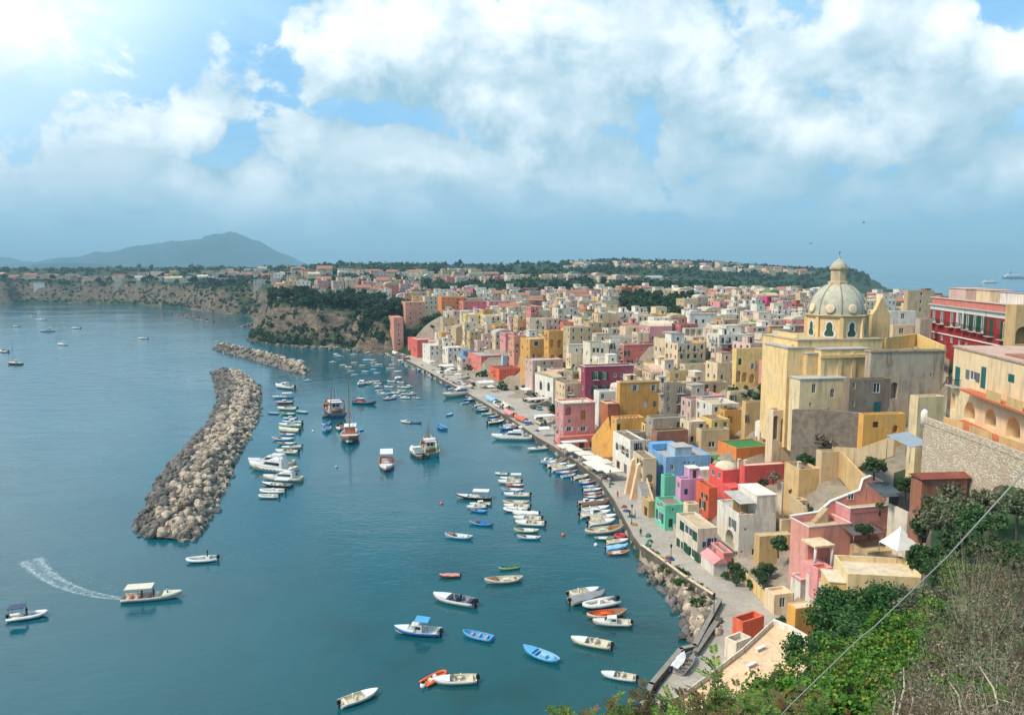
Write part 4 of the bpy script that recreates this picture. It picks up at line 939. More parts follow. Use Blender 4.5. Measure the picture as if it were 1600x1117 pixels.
H('ochre house with stacked loggia arches beside the great arch house', (850, 857, 884), (517, 568), 326, 18, 'ochre', 'cream', fwp=[(862, 536, 6, 12, 'a', None, 1), (874, 537, 6, 12, 'a', None, 1), (863, 560, 7, 12, 'a', None, 1), (876, 560, 6, 12, 'a', None, 1)], lw=1)
H('tall sandy house with sloping buttressed front', (880, 890, 926), (511, 566), 316, 18, 'sand', 'cream', fw=3, lw=2, sh='green')
H('low red terrace house with outside stairs beside the quay car park', (765, 780, 818), (577, 600), 352, 22, 'orangered', 'rust', fw=2, lw=1, L=7)
H('yellow stair tower house beside the red terrace house', (817, 822, 836), (570, 592), 340, 20, 'ochre', 'sand', fw=1, lw=1)
H('long salmon house with rounded arch at its corner behind the white tents', (731, 752, 786), (556, 588), 378, 22, 'salmon', 'palegrey', fwp=[(760, 562, 4, 7, 'w', 'white'), (770, 562, 4, 7, 'w', 'white'), (778, 562, 4, 7, 'w', 'white'), (774, 580, 8, 10, 'a', None, 1.0), (760, 580, 4, 8, 'd', 'brown')], lw=3, sh='white', corn='rose')
H('pale blue house front beside the long salmon house', (783, 786, 802), (556, 585), 372, 22, 'lightblue', 'white', fw=1, lw=0)
H('bright blue house with a dark red ground floor', (719, 724, 748), (549, 578), 398, 22, 'skyblue', 'palegrey', fw=2, lw=1, extra=lambda i: MB() and (lambda b: (b.box(-.06, -.06, 0, i['W'] + .06, i['L'], i['H'] * .5), b.obj('ground_floor', plaster('darkred'), i['root'])))(MB()))
H('white quayside house with arched doors, first of the white row', (660, 672, 694), (540, 569), 425, 22, 'white', 'cream', fw=3, lw=2, sh='blue')
H('white quayside house with flat roof, last of the white row', (692, 700, 722), (543, 572), 412, 22, 'white', 'white', fw=3, lw=2)
H('coral house alone at the foot of the green gully', (637, 652, 678), (531, 556), 455, 22, 'coral', 'rose', fw=3, lw=2, sh='green')
H('yellow house above the white quayside row', (686, 690, 722), (521, 540), 436, 20, 'ochre', 'palegrey', fw=3, lw=0)
def x_tower(i): pass
H('tall peach tower house at the far end of the quay', (607, 616, 630), (496, 546), 478, 18, 'apricot', 'rose', fw=1, lw=1, arch=.4)
H('upper peach house stepping up from the tower at the end of the quay', (627, 634, 664), (472, 512), 496, 18, 'apricot', 'rose', fw=2, lw=1)
H('pale cream villa beside the upper peach house', (660, 664, 684), (463, 487), 520, 18, 'cream', 'palegrey', fw=3, lw=1)
H('bright orange villa on the hill above the quay', (682, 690, 726), (464, 487), 540, 18, 'orange', 'sand', fw=5, lw=1, sh='green')
H('long rose pink villa on the hill beside the orange one', (718, 724, 762), (471, 494), 520, 18, 'salmon', 'rose', fw=4, lw=1)
H('second long pink villa with a lower wing on the hill', (760, 764, 806), (471, 490), 505, 16, 'pink', 'cream', fw=5, lw=1)
H('pale pink villa with dark windows above the white terraces', (701, 708, 742), (486, 500), 478, 20, 'palepink', 'rose', fw=4, lw=1)
H('cream villa with brown hipped roof by the white pillared garden', (776, 783, 812), (480, 494), 470, 18, 'cream', 'tile', kind='tile', fw=4, lw=1)
# --- upper right quarter
H('white house with two dark green windows under the green hill garden', (1074, 1077, 1120), (490, 514), 330, 10, 'white', 'grey', L=10, lw=0, fwp=[(1088, 503, 5, 8, 'w', 'shut_green'), (1099, 502, 5, 6, 'w', 'shut_green')], corn='white')
H('white house with three terrace arches below the white villa', (1066, 1070, 1104), (513, 536), 310, 12, 'offwhite', 'palegrey', lw=1, fwp=[(1074, 519, 7, 10, 'a', None, 1), (1083, 519, 7, 10, 'a', None, 1), (1093, 520, 7, 10, 'a', None, 1)])
H('pink and cream row house with brown doors by the yellow villa', (1126, 1130, 1166), (507, 532), 300, 10, 'palepink', 'palegrey', lw=0, fw=4, sh='brown')
H('pale house with tall green shuttered doors by the yellow villa', (1164, 1167, 1201), (511, 535), 292, 10, 'palepink', 'palegrey', lw=0, fw=4, sh='green')
H('yellow villa with an arched green door and white roof', (1199, 1202, 1234), (509, 538), 282, 8, 'ochre', 'white', corn='white', lw=0, fwp=[(1209, 523, 6, 13, 'aw', None), (1224, 524, 5, 12, 'w', 'shut_green')])
H('white roofed brick house beside the yellow villa', (1232, 1234, 1256), (508, 538), 278, 8, 'brick', 'white', corn='white', lw=0, fw=2)
H('dark red narrow house with white window frames', (1128, 1130, 1152), (545, 600), 246, 12, 'darkred', 'cream', lw=0, L=9, fwp=[(1132, 571, 3, 6, 'w', 'white'), (1138, 572, 3, 6, 'w', 'white'), (1141, 552, 7, 6, 'b'), (1146, 571, 3, 6, 'w')])
H('cream narrow house with green shutters beside the dark red one', (1111, 1116, 1129), (542, 598), 250, 12, 'palepink', 'sand', lw=1, fw=1, sh='green')
H('yellow house with three arches and a white canopy', (1145, 1149, 1198), (545, 606), 226, 12, 'yellow', 'sand', lw=0, L=11, fwp=[(1151, 588, 8, 18, 'a', None, 1), (1163, 589, 9, 15, 'a', None, 1), (1175, 591, 9, 14, 'a', None, 1), (1156, 565, 5, 10, 'w', 'shut_green'), (1176, 572, 5, 9, 'w', 'white'), (1191, 591, 6, 9, 'w', 'blue')])
H('light blue house with two brown windows against the yellow church', (1192, 1197, 1230), (566, 604), 214, 12, 'skyblue', 'sand', L=8, lw=0, fwp=[(1201, 583, 6, 8, 'w', 'brown'), (1222, 584, 6, 9, 'w', 'brown')])
H('small orange house with a green roof below the light blue house', (1199, 1203, 1230), (596, 618), 204, 12, 'orangered', 'green', lw=0, L=7, fwp=[(1214, 607, 4, 8, 'w', 'brown')])
H('small yellow house with two doors below the orange one', (1204, 1208, 1232), (617, 646), 194, 12, 'tan', 'sand', lw=0, L=7, fw=2, sh='brown')
H('beige loggia with tall open arches on the hillside', (1198, 1206, 1246), (641, 704), 156, 12, 'cream', 'rust', L=7, par=.8, lw=0, fwp=[(1212, 668, 8, 38, 'a', None, 2.0), (1224, 672, 9, 38, 'a', None, 2.0), (1237, 672, 8, 34, 'a', None, 2.0)])
H('grey roofed house with a dark green door on the hillside', (1136, 1141, 1200), (612, 634), 206, 12, 'paleyellow', 'grey', lw=0, L=10, fwp=[(1142, 622, 6, 10, 'w', 'grey'), (1178, 618, 5, 9, 'd', 'green')])
H('yellow house with grey terrace roof and a square white sunshade', (1123, 1131, 1166), (641, 676), 196, 12, 'ochre', 'sand', lw=1, fwp=[(1140, 655, 3, 10, 'w', 'brown')], extra=lambda i: canopy(i['root'], .5, .5, i['H'] - .4, 3, 2.5, 2.2, roofm('cream'), .2, 'sunshade'))
H('yellow house corner with a grey terrace beside the sunshade house', (1160, 1164, 1202), (628, 672), 190, 12, 'tan', 'grey', lw=0, L=9, fwp=[(1166, 654, 3, 12, 'w', 'brown'), (1190, 634, 5, 10, 'd', 'green')])
H('old bare brick house with dark unglazed openings', (1068, 1074, 1138), (599, 636), 222, 12, 'brown', 'brown', lw=1, L=11, fwp=[(1104, 608, 7, 15, 'a', None, 1.2), (1117, 608, 5, 14, 'a', None, 1.2), (1088, 622, 5, 8, 'a', None, 1.0)])
H('weathered tan house with a mossy flat roof behind the old brick house', (1040, 1046, 1090), (581, 604), 236, 12, 'tan', 'palegreen', lw=1, fw=2, L=11)
H('cream house with a dark green roof behind the weathered tan house', (1062, 1070, 1110), (570, 594), 250, 12, 'cream', 'palegreen', lw=1, fwp=[(1098, 582, 4, 5, 'w')], L=12)
H('unfinished brown house with scaffold balconies', (1030, 1036, 1072), (600, 652), 214, 14, 'stone', 'brown', lw=2, fw=2, L=8, balc=.5)
H('white doorway house tucked behind the tall ochre house', (1038, 1041, 1056), (620, 645), 226, 12, 'white', 'white', lw=0, fw=1)
H('grey stone stair house with a brick lower wall', (1010, 1020, 1074), (654, 690), 196, 14, 'stone', 'grey', fwp=[(1060, 652 + 12, 6, 10, 'a', None, .8)], lw=1, L=9, extra=lambda i: stair(i['root'], i['W'] * .5, -4, i['zl'] - 1, i['W'] * .5, -.3, i['zl'] + 3, 2.0, plaster('stone')))
H('terracotta walled yard house above the light blue house', (1018, 1026, 1076), (674, 700), 184, 14, 'brick', 'palegreen', fw=0, lw=0, L=7)
H('low house with a barred window and a green roof above the orange one', (1088, 1095, 1140), (672, 704), 186, 12, 'sand', 'palegreen', fwp=[(1112, 694, 12, 9, 'w')], lw=0, L=9)
H('white vaulted house beside the loggia arches', (1180, 1186, 1203), (662, 700), 184, 12, 'white', 'white', kind='vault', fw=1, lw=1)
# --- terraces between the white house and the pink one
def x_pinkmain(i):
    r = i['root']; W, L, Ht = i['W'] * .76, i['L'], i['H']; wm = plaster('palesalmon')
    # stepped and rising parapet at the back, white coping
    b = MB(); y = L - .05
    prof = [(-.1, 0), (-.1, .5), (W * .9, .8), (W * 1.26, 2.4), (W * 1.94, 3.5), (W * 2.2, 3.9), (W * 2.29, 5.7), (W * 2.56, 6.2), (W * 2.95, 5.1), (W * 3.08, 3.8), (W * 3.08, -2)]
    n = len(prof)
    b.idx([(x, y, Ht + z - .4) for x, z in prof] + [(x, y + .35, Ht + z - .4) for x, z in prof], [tuple(range(n)), tuple(range(n, 2 * n))[::-1]] + [(k, (k + 1) % n, n + (k + 1) % n, n + k) for k in range(n)])
    o = b.obj('gable_wall', wm, r)
    c = MB()
    for (p, q) in zip(prof[1:-2], prof[2:-1]): c.idx([(p[0], y - .08, Ht + p[1] - .4), (q[0], y - .08, Ht + q[1] - .4), (q[0], y + .43, Ht + q[1] - .4), (p[0], y + .43, Ht + p[1] - .4), (p[0], y - .08, Ht + p[1] - .2), (q[0], y - .08, Ht + q[1] - .2), (q[0], y + .43, Ht + q[1] - .2), (p[0], y + .43, Ht + p[1] - .2)], [(0, 1, 5, 4), (4, 5, 6, 7), (2, 3, 7, 6)])
    c.obj('coping', M['white'], o)
    # higher terrace on the right with its own white coping
    x0, x1 = W * 1.41, W * 2.9
    d = MB(); d.box(x0, 1, Ht - 6, x1, L - .1, Ht + 1.2); e = d.obj('upper_terrace', plaster('rose'), r)
    f = MB(); f.box(x0 + .2, 1.2, Ht + 1.2, x1, L - .2, Ht + 1.25); f.obj('roof', roofm('sand'), e)
    k = MB(); k.box(x0 - .05, .95, Ht + 1.2, x0 + .2, L - .1, Ht + 1.95); k.box(x0 + .2, .95, Ht + 1.2, x1, 1.2, Ht + 1.95); k.obj('parapet', plaster('rose'), e)
    k = MB(); k.box(x0 - .1, .9, Ht + 1.95, x0 + .25, L - .1, Ht + 2.08); k.box(x0 + .25, .9, Ht + 1.95, x1, 1.25, Ht + 2.08); k.obj('coping', M['white'], e)
    d = MB(); d.box(i['W'] + .01, 2.2, Ht - 6, max(i['W'] + .1, x0 - .02), L - .1, Ht - .9); d.obj('link_terrace', wm, r)
    wn = link('window', FRAME_ME, r, (W * 1.9, L - .12, Ht + 2.2), 0, (1.2, 1, 1)); link('pane', PANE_ME, wn)
    s_ = MB()
    for j in range(8): s_.box(W * .62 + j * .3, L - 1.3, Ht - .9, W * .62 + j * .3 + .3, L - .1, Ht - .6 + j * .28)
    s_.obj('roof_steps', roofm('sand'), r)
    # porch with a column in front, terrace and lower white wing
    p = MB(); p.box(-1.2, -3.4, 0, 2.2, -.03, Ht - 5.3); p.obj('porch_terrace', plaster('rose'), r)
    q = MB(); q.box(-1.3, -3.5, Ht - 2.1, 2.2, -.03, Ht - 1.8); q.obj('porch_roof', plaster('cream'), r)
    cc = MB(); cc.bar((1.9, -3.2, Ht - 5.35), (1.9, -3.2, Ht - 2.05), .22, 10); cc.obj('porch_column', M['white'], r)
    cc = MB(); cc.bar((-1.0, -3.2, Ht - 5.35), (-1.0, -3.2, Ht - 2.05), .22, 10); cc.obj('porch_column', M['white'], r)
    w2 = MB(); w2.box(-2.6, -8.5, 0, 1.6, -3.42, Ht - 5.6); wo = w2.obj('lower_wing', plaster('white'), r)
    w3 = MB(); w3.box(-2.7, -8.6, Ht - 5.6, 1.7, -3.42, Ht - 5.45); w3.obj('roof', plaster('rose'), wo)
    for j in range(3):
        wn = link('window', FRAME_ME, wo, (-2.62, -7.6 + j * 1.5, Ht - 8.6), -math.pi / 2, (1, 1, 1.9)); link('pane', PANE_ME, wn); link('shutter', shutter_me('teal'), wn, (.5, -.03, 0))
    d = MB(); d.box(i['W'] + .02, -4, 0, W * 2.9, .95, Ht - 3.4); d.obj('lower_terrace', plaster('sand'), r)
    canopy(r, W * 1.05, -2.6, Ht - 3.4, W * .95, 3.4, 3.0, flat('grey shade net', (112, 104, 102), .9), .6, 'shade_cloth')
    pergola(r, W * 2.05, -2.4, Ht - 3.4, W * .85, 3.3, 2.9, flat('rust brown slats', (150, 112, 98), .8))
M['white'] = flat('white coping', (236, 232, 226), 0.8)
H('pink house with flat roof terrace, white copings and stepped gable', (1236, 1262, 1330), (823, 872), 116, 14, 'palesalmon', 'sand', corn=None, fw=0, lw=0, par=.9, extra=x_pinkmain, key='pinkmain', base=4.0)
cornice(HERO['pinkmain']['root'], HERO['pinkmain']['W'], HERO['pinkmain']['L'], HERO['pinkmain']['H'], M['white'], .06, .06, .16, 'coping')
H('cream garden house with a flat roof at the end of the panel fence', (1195, 1209, 1240), (929, 956), None, 14, 'cream', 'peach', g=2.0, fw=1, lw=1, L=7)
H('white walled lower house with a pink roof edge under the pink house', (1236, 1250, 1280), (905, 936), 113, 14, 'white', 'rose', lw=2, fw=1, sh='green', base=3, corn='rose')
H('salmon terrace house with a red tiled floor below the pink porch', (1270, 1277, 1302), (889, 912), 109, 14, 'rose', 'terracotta', lw=0, fw=1, L=7, base=6)
H('cream stepped house behind the courtyard wall', (1208, 1220, 1244), (812, 842), 138, 12, 'cream', 'sand', lw=1, fw=1, sh='green')
H('low tan garden house above the courtyard wall', (1238, 1246, 1262), (782, 806), 136, 12, 'sand', 'pinkish', lw=1, fw=1)
def x_yel(i):
    r = i['root']; W, L, Ht = i['W'], i['L'], i['H']
    b = MB(); b.box(-2.2, .5, 0, -.03, L * .7, Ht - 1.6); o = b.obj('annexe', plaster('yellow'), r); c = MB(); c.box(-2.35, .4, Ht - 1.6, -.03, L * .72, Ht - 1.45); c.obj('roof', roofm('cream'), o)
    link('door', door_me('brown'), o, (-2.23, L * .35, Ht - 5.2), -math.pi / 2, (1.0, 1, 2.2))
H('yellow house with a cream walled roof terrace beside the fig tree', (1303, 1324, 1444), (896, 918), 101, -8, 'paleyellow', 'cream', fw=0, lw=1, par=.8, extra=x_yel, key='yellow', base=9)
H('small yellow hut with cream flat roof, half hidden by the fig tree', (1234, 1241, 1275), (951, 1000), 103, 14, 'ochre', 'cream', fw=0, lw=0, L=6, par=.05, base=3.0)
H('big cream sloped retaining house wall below the church', (1281, 1282, 1345), (706, 757), 139, 8, 'sand', 'palegrey', fw=0, lw=0, L=6, name='garden_house')
H('sandy terrace house joined to the cream retaining house', (1226, 1247, 1281), (733, 776), 139, 8, 'tan', 'brown', fw=0, lw=0, L=7, extra=lambda i: chimney(i['root'], 1, 2, i['H'] - .4))
H('pale rear house with a turquoise door behind the white house', (1218, 1221, 1246), (754, 796), 146, 12, 'offwhite', 'sand', fwp=[(1238, 765, 7, 10, 'd', 'teal')], lw=0, L=6)
H('deep yellow house with a small square window at the cliff foot', (1343, 1347, 1416), (648, 697), 138, 8, 'ochre', 'sand', lw=0, L=9, fwp=[(1368, 663, 9, 9, 'w', 'shut_brown'), (1399, 670, 9, 12, 'a', None, .8)])
def x_old(i):
    r = i['root']; b = MB(); b.box(i['W'] * .3, 1, i['H'] - .4, i['W'] * .85, 4, i['H'] + 1.6); b.obj('ledge_room', plaster('offwhite'), r)
H('tall grey brown house with white window frames under the church', (1318, 1325, 1392), (593, 652), 143, 10, 'darkbrown', 'tile', L=8, lw=0, fwp=[(1335, 602, 5, 11, 'w'), (1370, 606, 12, 16, 'w'), (1371, 636, 13, 17, 'w', 'shut_teal'), (1394 - 6, 640, 5, 9, 'w'), (1334, 630, 4, 10, 'w')])
H('scarred brown wall house with patched plaster and ruined arches', (1354, 1358, 1477), (548, 612), 149, 6, 'stone', 'grey', L=26, lw=0, par=.4, fwp=[(1397, 610, 12, 26, 'a', None, 1.2), (1455, 586, 3, 5, 'w')], corn='brown', key='oldwall')
H('pale yellow house with a curved parapet by the stone terrace wall', (1428, 1432, 1477), (620, 668), 118, 8, 'paleyellow', 'sand', L=9, lw=0, fwp=[(1444, 644, 9, 16, 'w', 'shut_white')])
H('whitewashed shed under dark tarpaulins beside the pink house', (1388, 1415, 1452), (800, 850), 112, 8, 'offwhite', 'dark', lw=0, fw=0, L=9, extra=lambda i: (lambda b: (b.box(.3, .2, i['H'] - .4, i['W'], 5, i['H'] + 1.9), b.obj('tarpaulin_room', M['tarp'], i['root'])))(MB()) and canopy(i['root'], -2.4, 2.5, i['H'] - .3, 3.6, 4.5, 3.0, roofm('dark'), 1.0, 'tarpaulin') and None)

# ------------------------------------------------------------------ church with the dome
CY = plaster('churchyellow')
CD = 166.0
cx, cy, _ = PY(1308, 480, CD); cbase = 18.0
church = empty('domed_church', (cx, cy, cbase), R(9), 'large pale yellow church with a grey green ribbed dome and lantern', 'church')
def cz(v, dd=0.0): return zof(v, cx * (CD + dd) / CD, CD + dd) - cbase
def cw(u, dd=0.0):
    """metres along the church front from the dome axis, for a wall dd metres nearer or farther"""
    x, y = cx, cy
    e1 = (math.cos(R(9)), math.sin(R(9))); e2 = (-e1[1], e1[0])
    return solve_t(u, x + e2[0] * dd, y + e2[1] * dd, 38 - CH, *e1)
def cblock(name, u0, u1, v0, dd, deep, mat=None, ops=(), zb=0.0, parent=None, roof='palegrey'):
    x0, x1, z1 = cw(u0, dd), cw(u1, dd), cz(v0, dd)
    b = MB(); W = x1 - x0
    panel(b, Vector((x0, dd, 0)), Vector((1, 0, 0)), Vector((0, -1, 0)), W, zb, z1, list(ops))
    panel(b, Vector((x0, dd + deep, 0)), Vector((0, -1, 0)), Vector((-1, 0, 0)), deep, zb, z1)
    panel(b, Vector((x1, dd, 0)), Vector((0, 1, 0)), Vector((1, 0, 0)), deep, zb, z1)
    panel(b, Vector((x1, dd + deep, 0)), Vector((-1, 0, 0)), Vector((0, 1, 0)), W, zb, z1)
    o = b.obj(name, mat or CY, parent or church)
    r_ = MB(); r_.box(x0 - .15, dd - .15, z1, x1 + .15, dd + deep + .15, z1 + .25); r_.obj('roof', roofm(roof), o)
    for q in ops:
        if q[4] == 'a': continue
        wn = link('window', ARCHF_ME if q[4] == 'aw' else FRAME_ME, o, (x0 + q[0] + q[2] / 2, dd + .1, q[1]), 0, (q[2], 1, q[3])); link('pane', APANE_ME if q[4] == 'aw' else PANE_ME, wn)
    return o, x0, x1, z1
cblock('transept', 1231, 1284, 543, -8.0, 10)
cblock('front_block', 1283, 1361, 546, -10.5, 12)
cblock('crossing', 1246, 1378, 531, -7.2, 15, roof='sand')
b_, bx0, bx1, bz1 = cblock('sacristy', 1252, 1326, 591, -13.5, 4, plaster('paleyellow'), [(2.6, cz(612, -13.5), .8, 1.9, 'w', .22), (6.6, cz(620, -13.5), .9, 1.8, 'w', .22), (2.2, cz(632, -13.5), .4, .7, 'w', .22)])
cblock('side_chapel', 1262, 1284, 552, -9.5, 4)
# pilasters and a cornice on the front block
z_ = cz(549, -10.5)
for u in (1285, 1312, 1334, 1357):
    p = MB(); p.box(cw(u, -10.5) - .4, -10.8, 4, cw(u, -10.5) + .4, -10.52, z_); p.obj('pilaster', CY, church)
p = MB(); p.box(cw(1283, -10.5) - .3, -11.0, cz(558, -10.5), cw(1361, -10.5) + .3, -10.52, cz(553, -10.5)); p.obj('cornice', CY, church)
# stepped volutes left of the crossing
p = MB()
for k in range(5): p.box(cw(1234, -6) + k * .5, -6 + k * .2, cz(545, -6), cw(1250, -6), 3, cz(545, -6) + .5 * (k + 1) ** 1.15)
p.obj('volute', CY, church)
# octagonal drum with keyhole windows
zd0, zd1 = cz(530), cz(493); RD = 6.15; n8 = [(RD * math.cos(math.pi / 8 + k * math.pi / 4), RD * math.sin(math.pi / 8 + k * math.pi / 4)) for k in range(8)]
dm = MB()
def keyhole(w_, z0, h):
    r_ = w_ * .34
    pts = [(-w_ / 2, z0 + h * .12), (-w_ * .38, z0), (w_ * .38, z0), (w_ / 2, z0 + h * .12), (w_ / 2, z0 + h * .25), (w_ * .3, z0 + h * .48), (r_, z0 + h * .62)]
    pts += [(r_ * math.cos(math.pi * i / 8), z0 + h * .66 + h * .34 * math.sin(math.pi * i / 8)) for i in range(9)]
    pts += [(-r_, z0 + h * .62), (-w_ * .3, z0 + h * .48), (-w_ / 2, z0 + h * .25)]
    return pts
for k in range(8):
    a, c = Vector((*n8[k], 0)), Vector((*n8[(k + 1) % 8], 0)); ex = (c - a).normalized(); W = (c - a).length
    dm.poly([(a.x, a.y, zd0), (c.x, c.y, zd0), (c.x, c.y, zd1), (a.x, a.y, zd1)])
drum = dm.obj('drum', CY, church)
KH = ring_mesh('keyhole_frame', [(x * 1.25, z) for x, z in keyhole(2.2, -.1, 3.5)], [keyhole(1.9, .12, 3.0)], -.16, .06, [M['frame']])
KP = simple('keyhole_pane', lambda b: b.poly([(x, -.04, z) for x, z in keyhole(1.95, .1, 3.05)]), [flat('green leaded glass', (62, 92, 72), .3)])
for k in range(8):
    am = math.pi / 4 * (k + 1); rr = RD * math.cos(math.pi / 8)
    wn = link('drum_window', KH, drum, (rr * math.cos(am), rr * math.sin(am), zd0 + .9), am + math.pi / 2); link('pane', KP, wn)
for k in range(8):
    p = MB(); am = math.pi / 8 + k * math.pi / 4
    p.box(-.35, -.12, zd0, .35, .35, zd1 - .1); o = p.obj('corner_pilaster', CY, drum); o.location = (RD * math.cos(am), RD * math.sin(am), 0); o.rotation_euler = (0, 0, am - math.pi / 2)
p = MB(); p.lathe([(RD - .1, zd1 - .15), (RD + .45, zd1), (RD + .6, zd1 + .3), (RD + .2, zd1 + .42), (RD - .6, zd1 + .46)], 8, 0, False, math.pi / 8); p.obj('drum_cornice', plaster('sand'), drum)
p = MB(); p.lathe([(RD + .8, zd0 - .5), (RD + .8, zd0 + .25), (RD - .2, zd0 + .4)], 8, 0, False, math.pi / 8); p.obj('drum_base', CY, drum)
zs = zd1 + .4; ztop = cz(441); RB = 5.85
domem = surf('weathered dome render', rgb(206, 198, 172, .86), .85, .2, .55, .5, .2, stain_col=(0.12, 0.13, 0.11, 1))
p = MB(); prof = [(RB * math.cos(a) if i < 14 else .5, zs + (ztop - zs) * math.sin(a)) for i, a in enumerate([math.pi / 2 * k / 14 for k in range(15)])]
p.lathe(prof, 48); dome = p.obj('dome', domem, church)
for k in range(8):
    q = MB(); am = k * math.pi / 4 + math.pi / 8; pts = [((RB + .05) * math.cos(a) * math.cos(am), (RB + .05) * math.cos(a) * math.sin(am), zs + (ztop - zs + .05) * math.sin(a)) for a in [math.pi / 2 * i / 12 * .97 for i in range(13)]]
    q.tube(pts, .12, 5); q.obj('rib', flat('dark dome rib', (158, 154, 136), .8), dome)
for k in range(8):
    am = math.pi / 4 * (k + 1); q = MB(); q.lathe([(.02, .0), (.95, .0), (1.05, .12), (.8, .22), (.02, .2)], 14); o = q.obj('medallion', plaster('cream'), dome)
    el_ = .19; rr = RB * math.cos(el_); o.location = ((rr + .0) * math.cos(am), (rr + .0) * math.sin(am), zs + (ztop - zs) * math.sin(el_)); o.rotation_euler = (0, math.pi / 2 - .22, am)
RL = 1.6; zl1 = cz(418)
p = MB(); p.lathe([(RL + .5, ztop - .5), (RL + .5, ztop + .15), (RL, ztop + .25), (RL, zl1 - .5), (RL + .35, zl1 - .35), (RL + .4, zl1), (RL - .1, zl1 + .05)], 8, 0, False, math.pi / 8); lan = p.obj('lantern', plaster('sand'), church)
for k in range(8):
    am = math.pi / 4 * (k + 1); o = link('lantern_window', FARWIN['t'], lan, (RL * .93 * math.cos(am), RL * .93 * math.sin(am), ztop + .5), am + math.pi / 2, (.6, 1, 1.7))
zc1 = cz(401)
p = MB(); p.lathe([(RL + .05, zl1 + .03), (RL * .98, zl1 + .5), (RL * .75, zl1 + 1.1), (RL * .35, zl1 + 1.55), (.25, zl1 + 1.8), (.12, zc1 - .4), (.24, zc1 - .15), (.16, zc1 + .1), (.02, zc1 + .15)], 16); cap = p.obj('lantern_cap', domem, church)
p = MB(); p.bar((0, 0, zc1), (0, 0, zc1 + 1.2), .05, 5); p.bar((-.35, 0, zc1 + .85), (.35, 0, zc1 + .85), .05, 5); p.obj('cross', M['iron'], cap)
# bell gable behind the drum
g0, g1 = cw(1361, 4), cw(1389, 4); gz0, gz1 = cz(545, 4), cz(492, 4)
gp = MB(); panel(gp, Vector((g0, 4, 0)), Vector((1, 0, 0)), Vector((0, -1, 0)), g1 - g0, gz0 - 6, gz1, [((g1 - g0) / 2 - .5, gz0 + 1.2, 1.0, 2.2, 'a', .9)])
gp.box(g0, 4.02, gz0 - 6, g1, 6, gz1 - .02); gp.idx([(g0, 4, gz1), (g1, 4, gz1), (g1 - .9, 4, gz1 + 1.2), ((g0 + g1) / 2 + .3, 4, cz(466, 4)), ((g0 + g1) / 2 - .3, 4, cz(466, 4)), (g0 + .9, 4, gz1 + 1.2)] + [(x, 5.2, z) for x, z in ((g0, gz1), (g1, gz1), (g1 - .9, gz1 + 1.2), ((g0 + g1) / 2 + .3, cz(466, 4)), ((g0 + g1) / 2 - .3, cz(466, 4)), (g0 + .9, gz1 + 1.2))], [(0, 1, 2, 3, 4, 5), (11, 10, 9, 8, 7, 6)] + [(k, (k + 1) % 6, 6 + (k + 1) % 6, 6 + k)[::-1] for k in range(6)])
gp.obj('bell_gable', CY, church)
footprint(cx - 11, cy - 16, (math.cos(R(9)), math.sin(R(9))), 22, 24); VIS.append((1228, 400, 1392, 650, 148))

# ------------------------------------------------------------------ red palace on the square
def HW(label, x, y, yaw, W, L, zt, base, zlow=None, **k):
    th = R(yaw); e1 = (math.cos(th), math.sin(th)); e2 = (-e1[1], e1[0])
    uc, vt = proj(x, y, zt); ul, _ = proj(x + e2[0] * L, y + e2[1] * L, zt); ur, _ = proj(x + e1[0] * W, y + e1[1] * W, zt); _, vb = proj(x, y, base if zlow is None else zlow)
    return H(label, (ul, uc, ur), (vt, vb), y, yaw, base=base, **k)
def x_palace(i):
    r = i['root']; W, L, Ht = i['W'], i['L'], i['H']
    for (z0, z1, pr, m, nm) in ((Ht - 3.0, Ht - 1.9, .12, 'white', 'frieze'), (Ht - 1.9, Ht - 1.65, .5, 'stonetrim', 'cornice'), (Ht - 8.6, Ht - 8.35, .2, 'white', 'string_course')):
        b = MB(); b.box(-pr, -pr, z0, -.01, L + pr, z1); b.box(-.01, -pr, z0, W, -.01, z1); b.obj(nm, M[m], r)
    b = MB(); b.box(-.06, .4, Ht - 1.6, -.01, L - .4, Ht - .3); b.obj('parapet_panel', plaster('salmon'), r)
    b = MB(); b.box(-.25, -.2, Ht - .2, .3, L + .2, Ht + .05); b.obj('coping', M['stonetrim'], r)
    for (a, c, d, e, h, m, nm) in ((1.5, L * .62, 7, L * .85, 2.3, 'palepink', 'roof_room'), (3, L * .42, 8, L * .58, 2.2, 'cream', 'roof_room'), (4, L * .12, 9, L * .36, 2.0, 'white', 'roof_room')):
        b = MB(); b.box(a, c, Ht - .5, d, e, Ht + h); o = b.obj(nm, plaster(m), r); q = MB(); q.box(a - .15, c - .15, Ht + h, d + .15, e + .15, Ht + h + .15); q.obj('roof', roofm('pinkish'), o)
    b = MB(); b.box(5, L * .1, Ht + 2.2, 10, L * .34, Ht + 2.35); b.obj('blue_awning', roofm('blue'), r)
    b = MB(); b.bar((-.12, L * .27, 0), (-.12, L * .27, Ht - 2), .06, 5); b.obj('drainpipe', M['iron'], r)
    b = MB(); b.bar((-.12, L * .52, 0), (-.12, L * .52, Ht - 2), .06, 5); b.obj('drainpipe', M['iron'], r)
PW = [(1460.8, 491.5, 5, 24, 'b', None), (1473, 494, 5, 24, 'b', None), (1488, 498, 5, 25, 'b', None), (1501, 499, 6, 25, 'b', 'white'), (1513, 502, 6, 26, 'b', 'green'), (1524, 505, 6, 26, 'b', 'green'), (1536, 507, 6, 26, 'b', 'green'), (1549, 512, 6, 27, 'b', 'shut_green'), (1570, 517, 7, 28, 'b', 'green')] + [(1461, 524, 4, 9, 'w'), (1473, 527, 4, 9, 'w'), (1488, 531, 4, 9, 'w'), (1500, 535, 4, 8, 'w'), (1511, 539, 4, 8, 'w')]
palx, paly, _ = PY(1578, 476, 150)
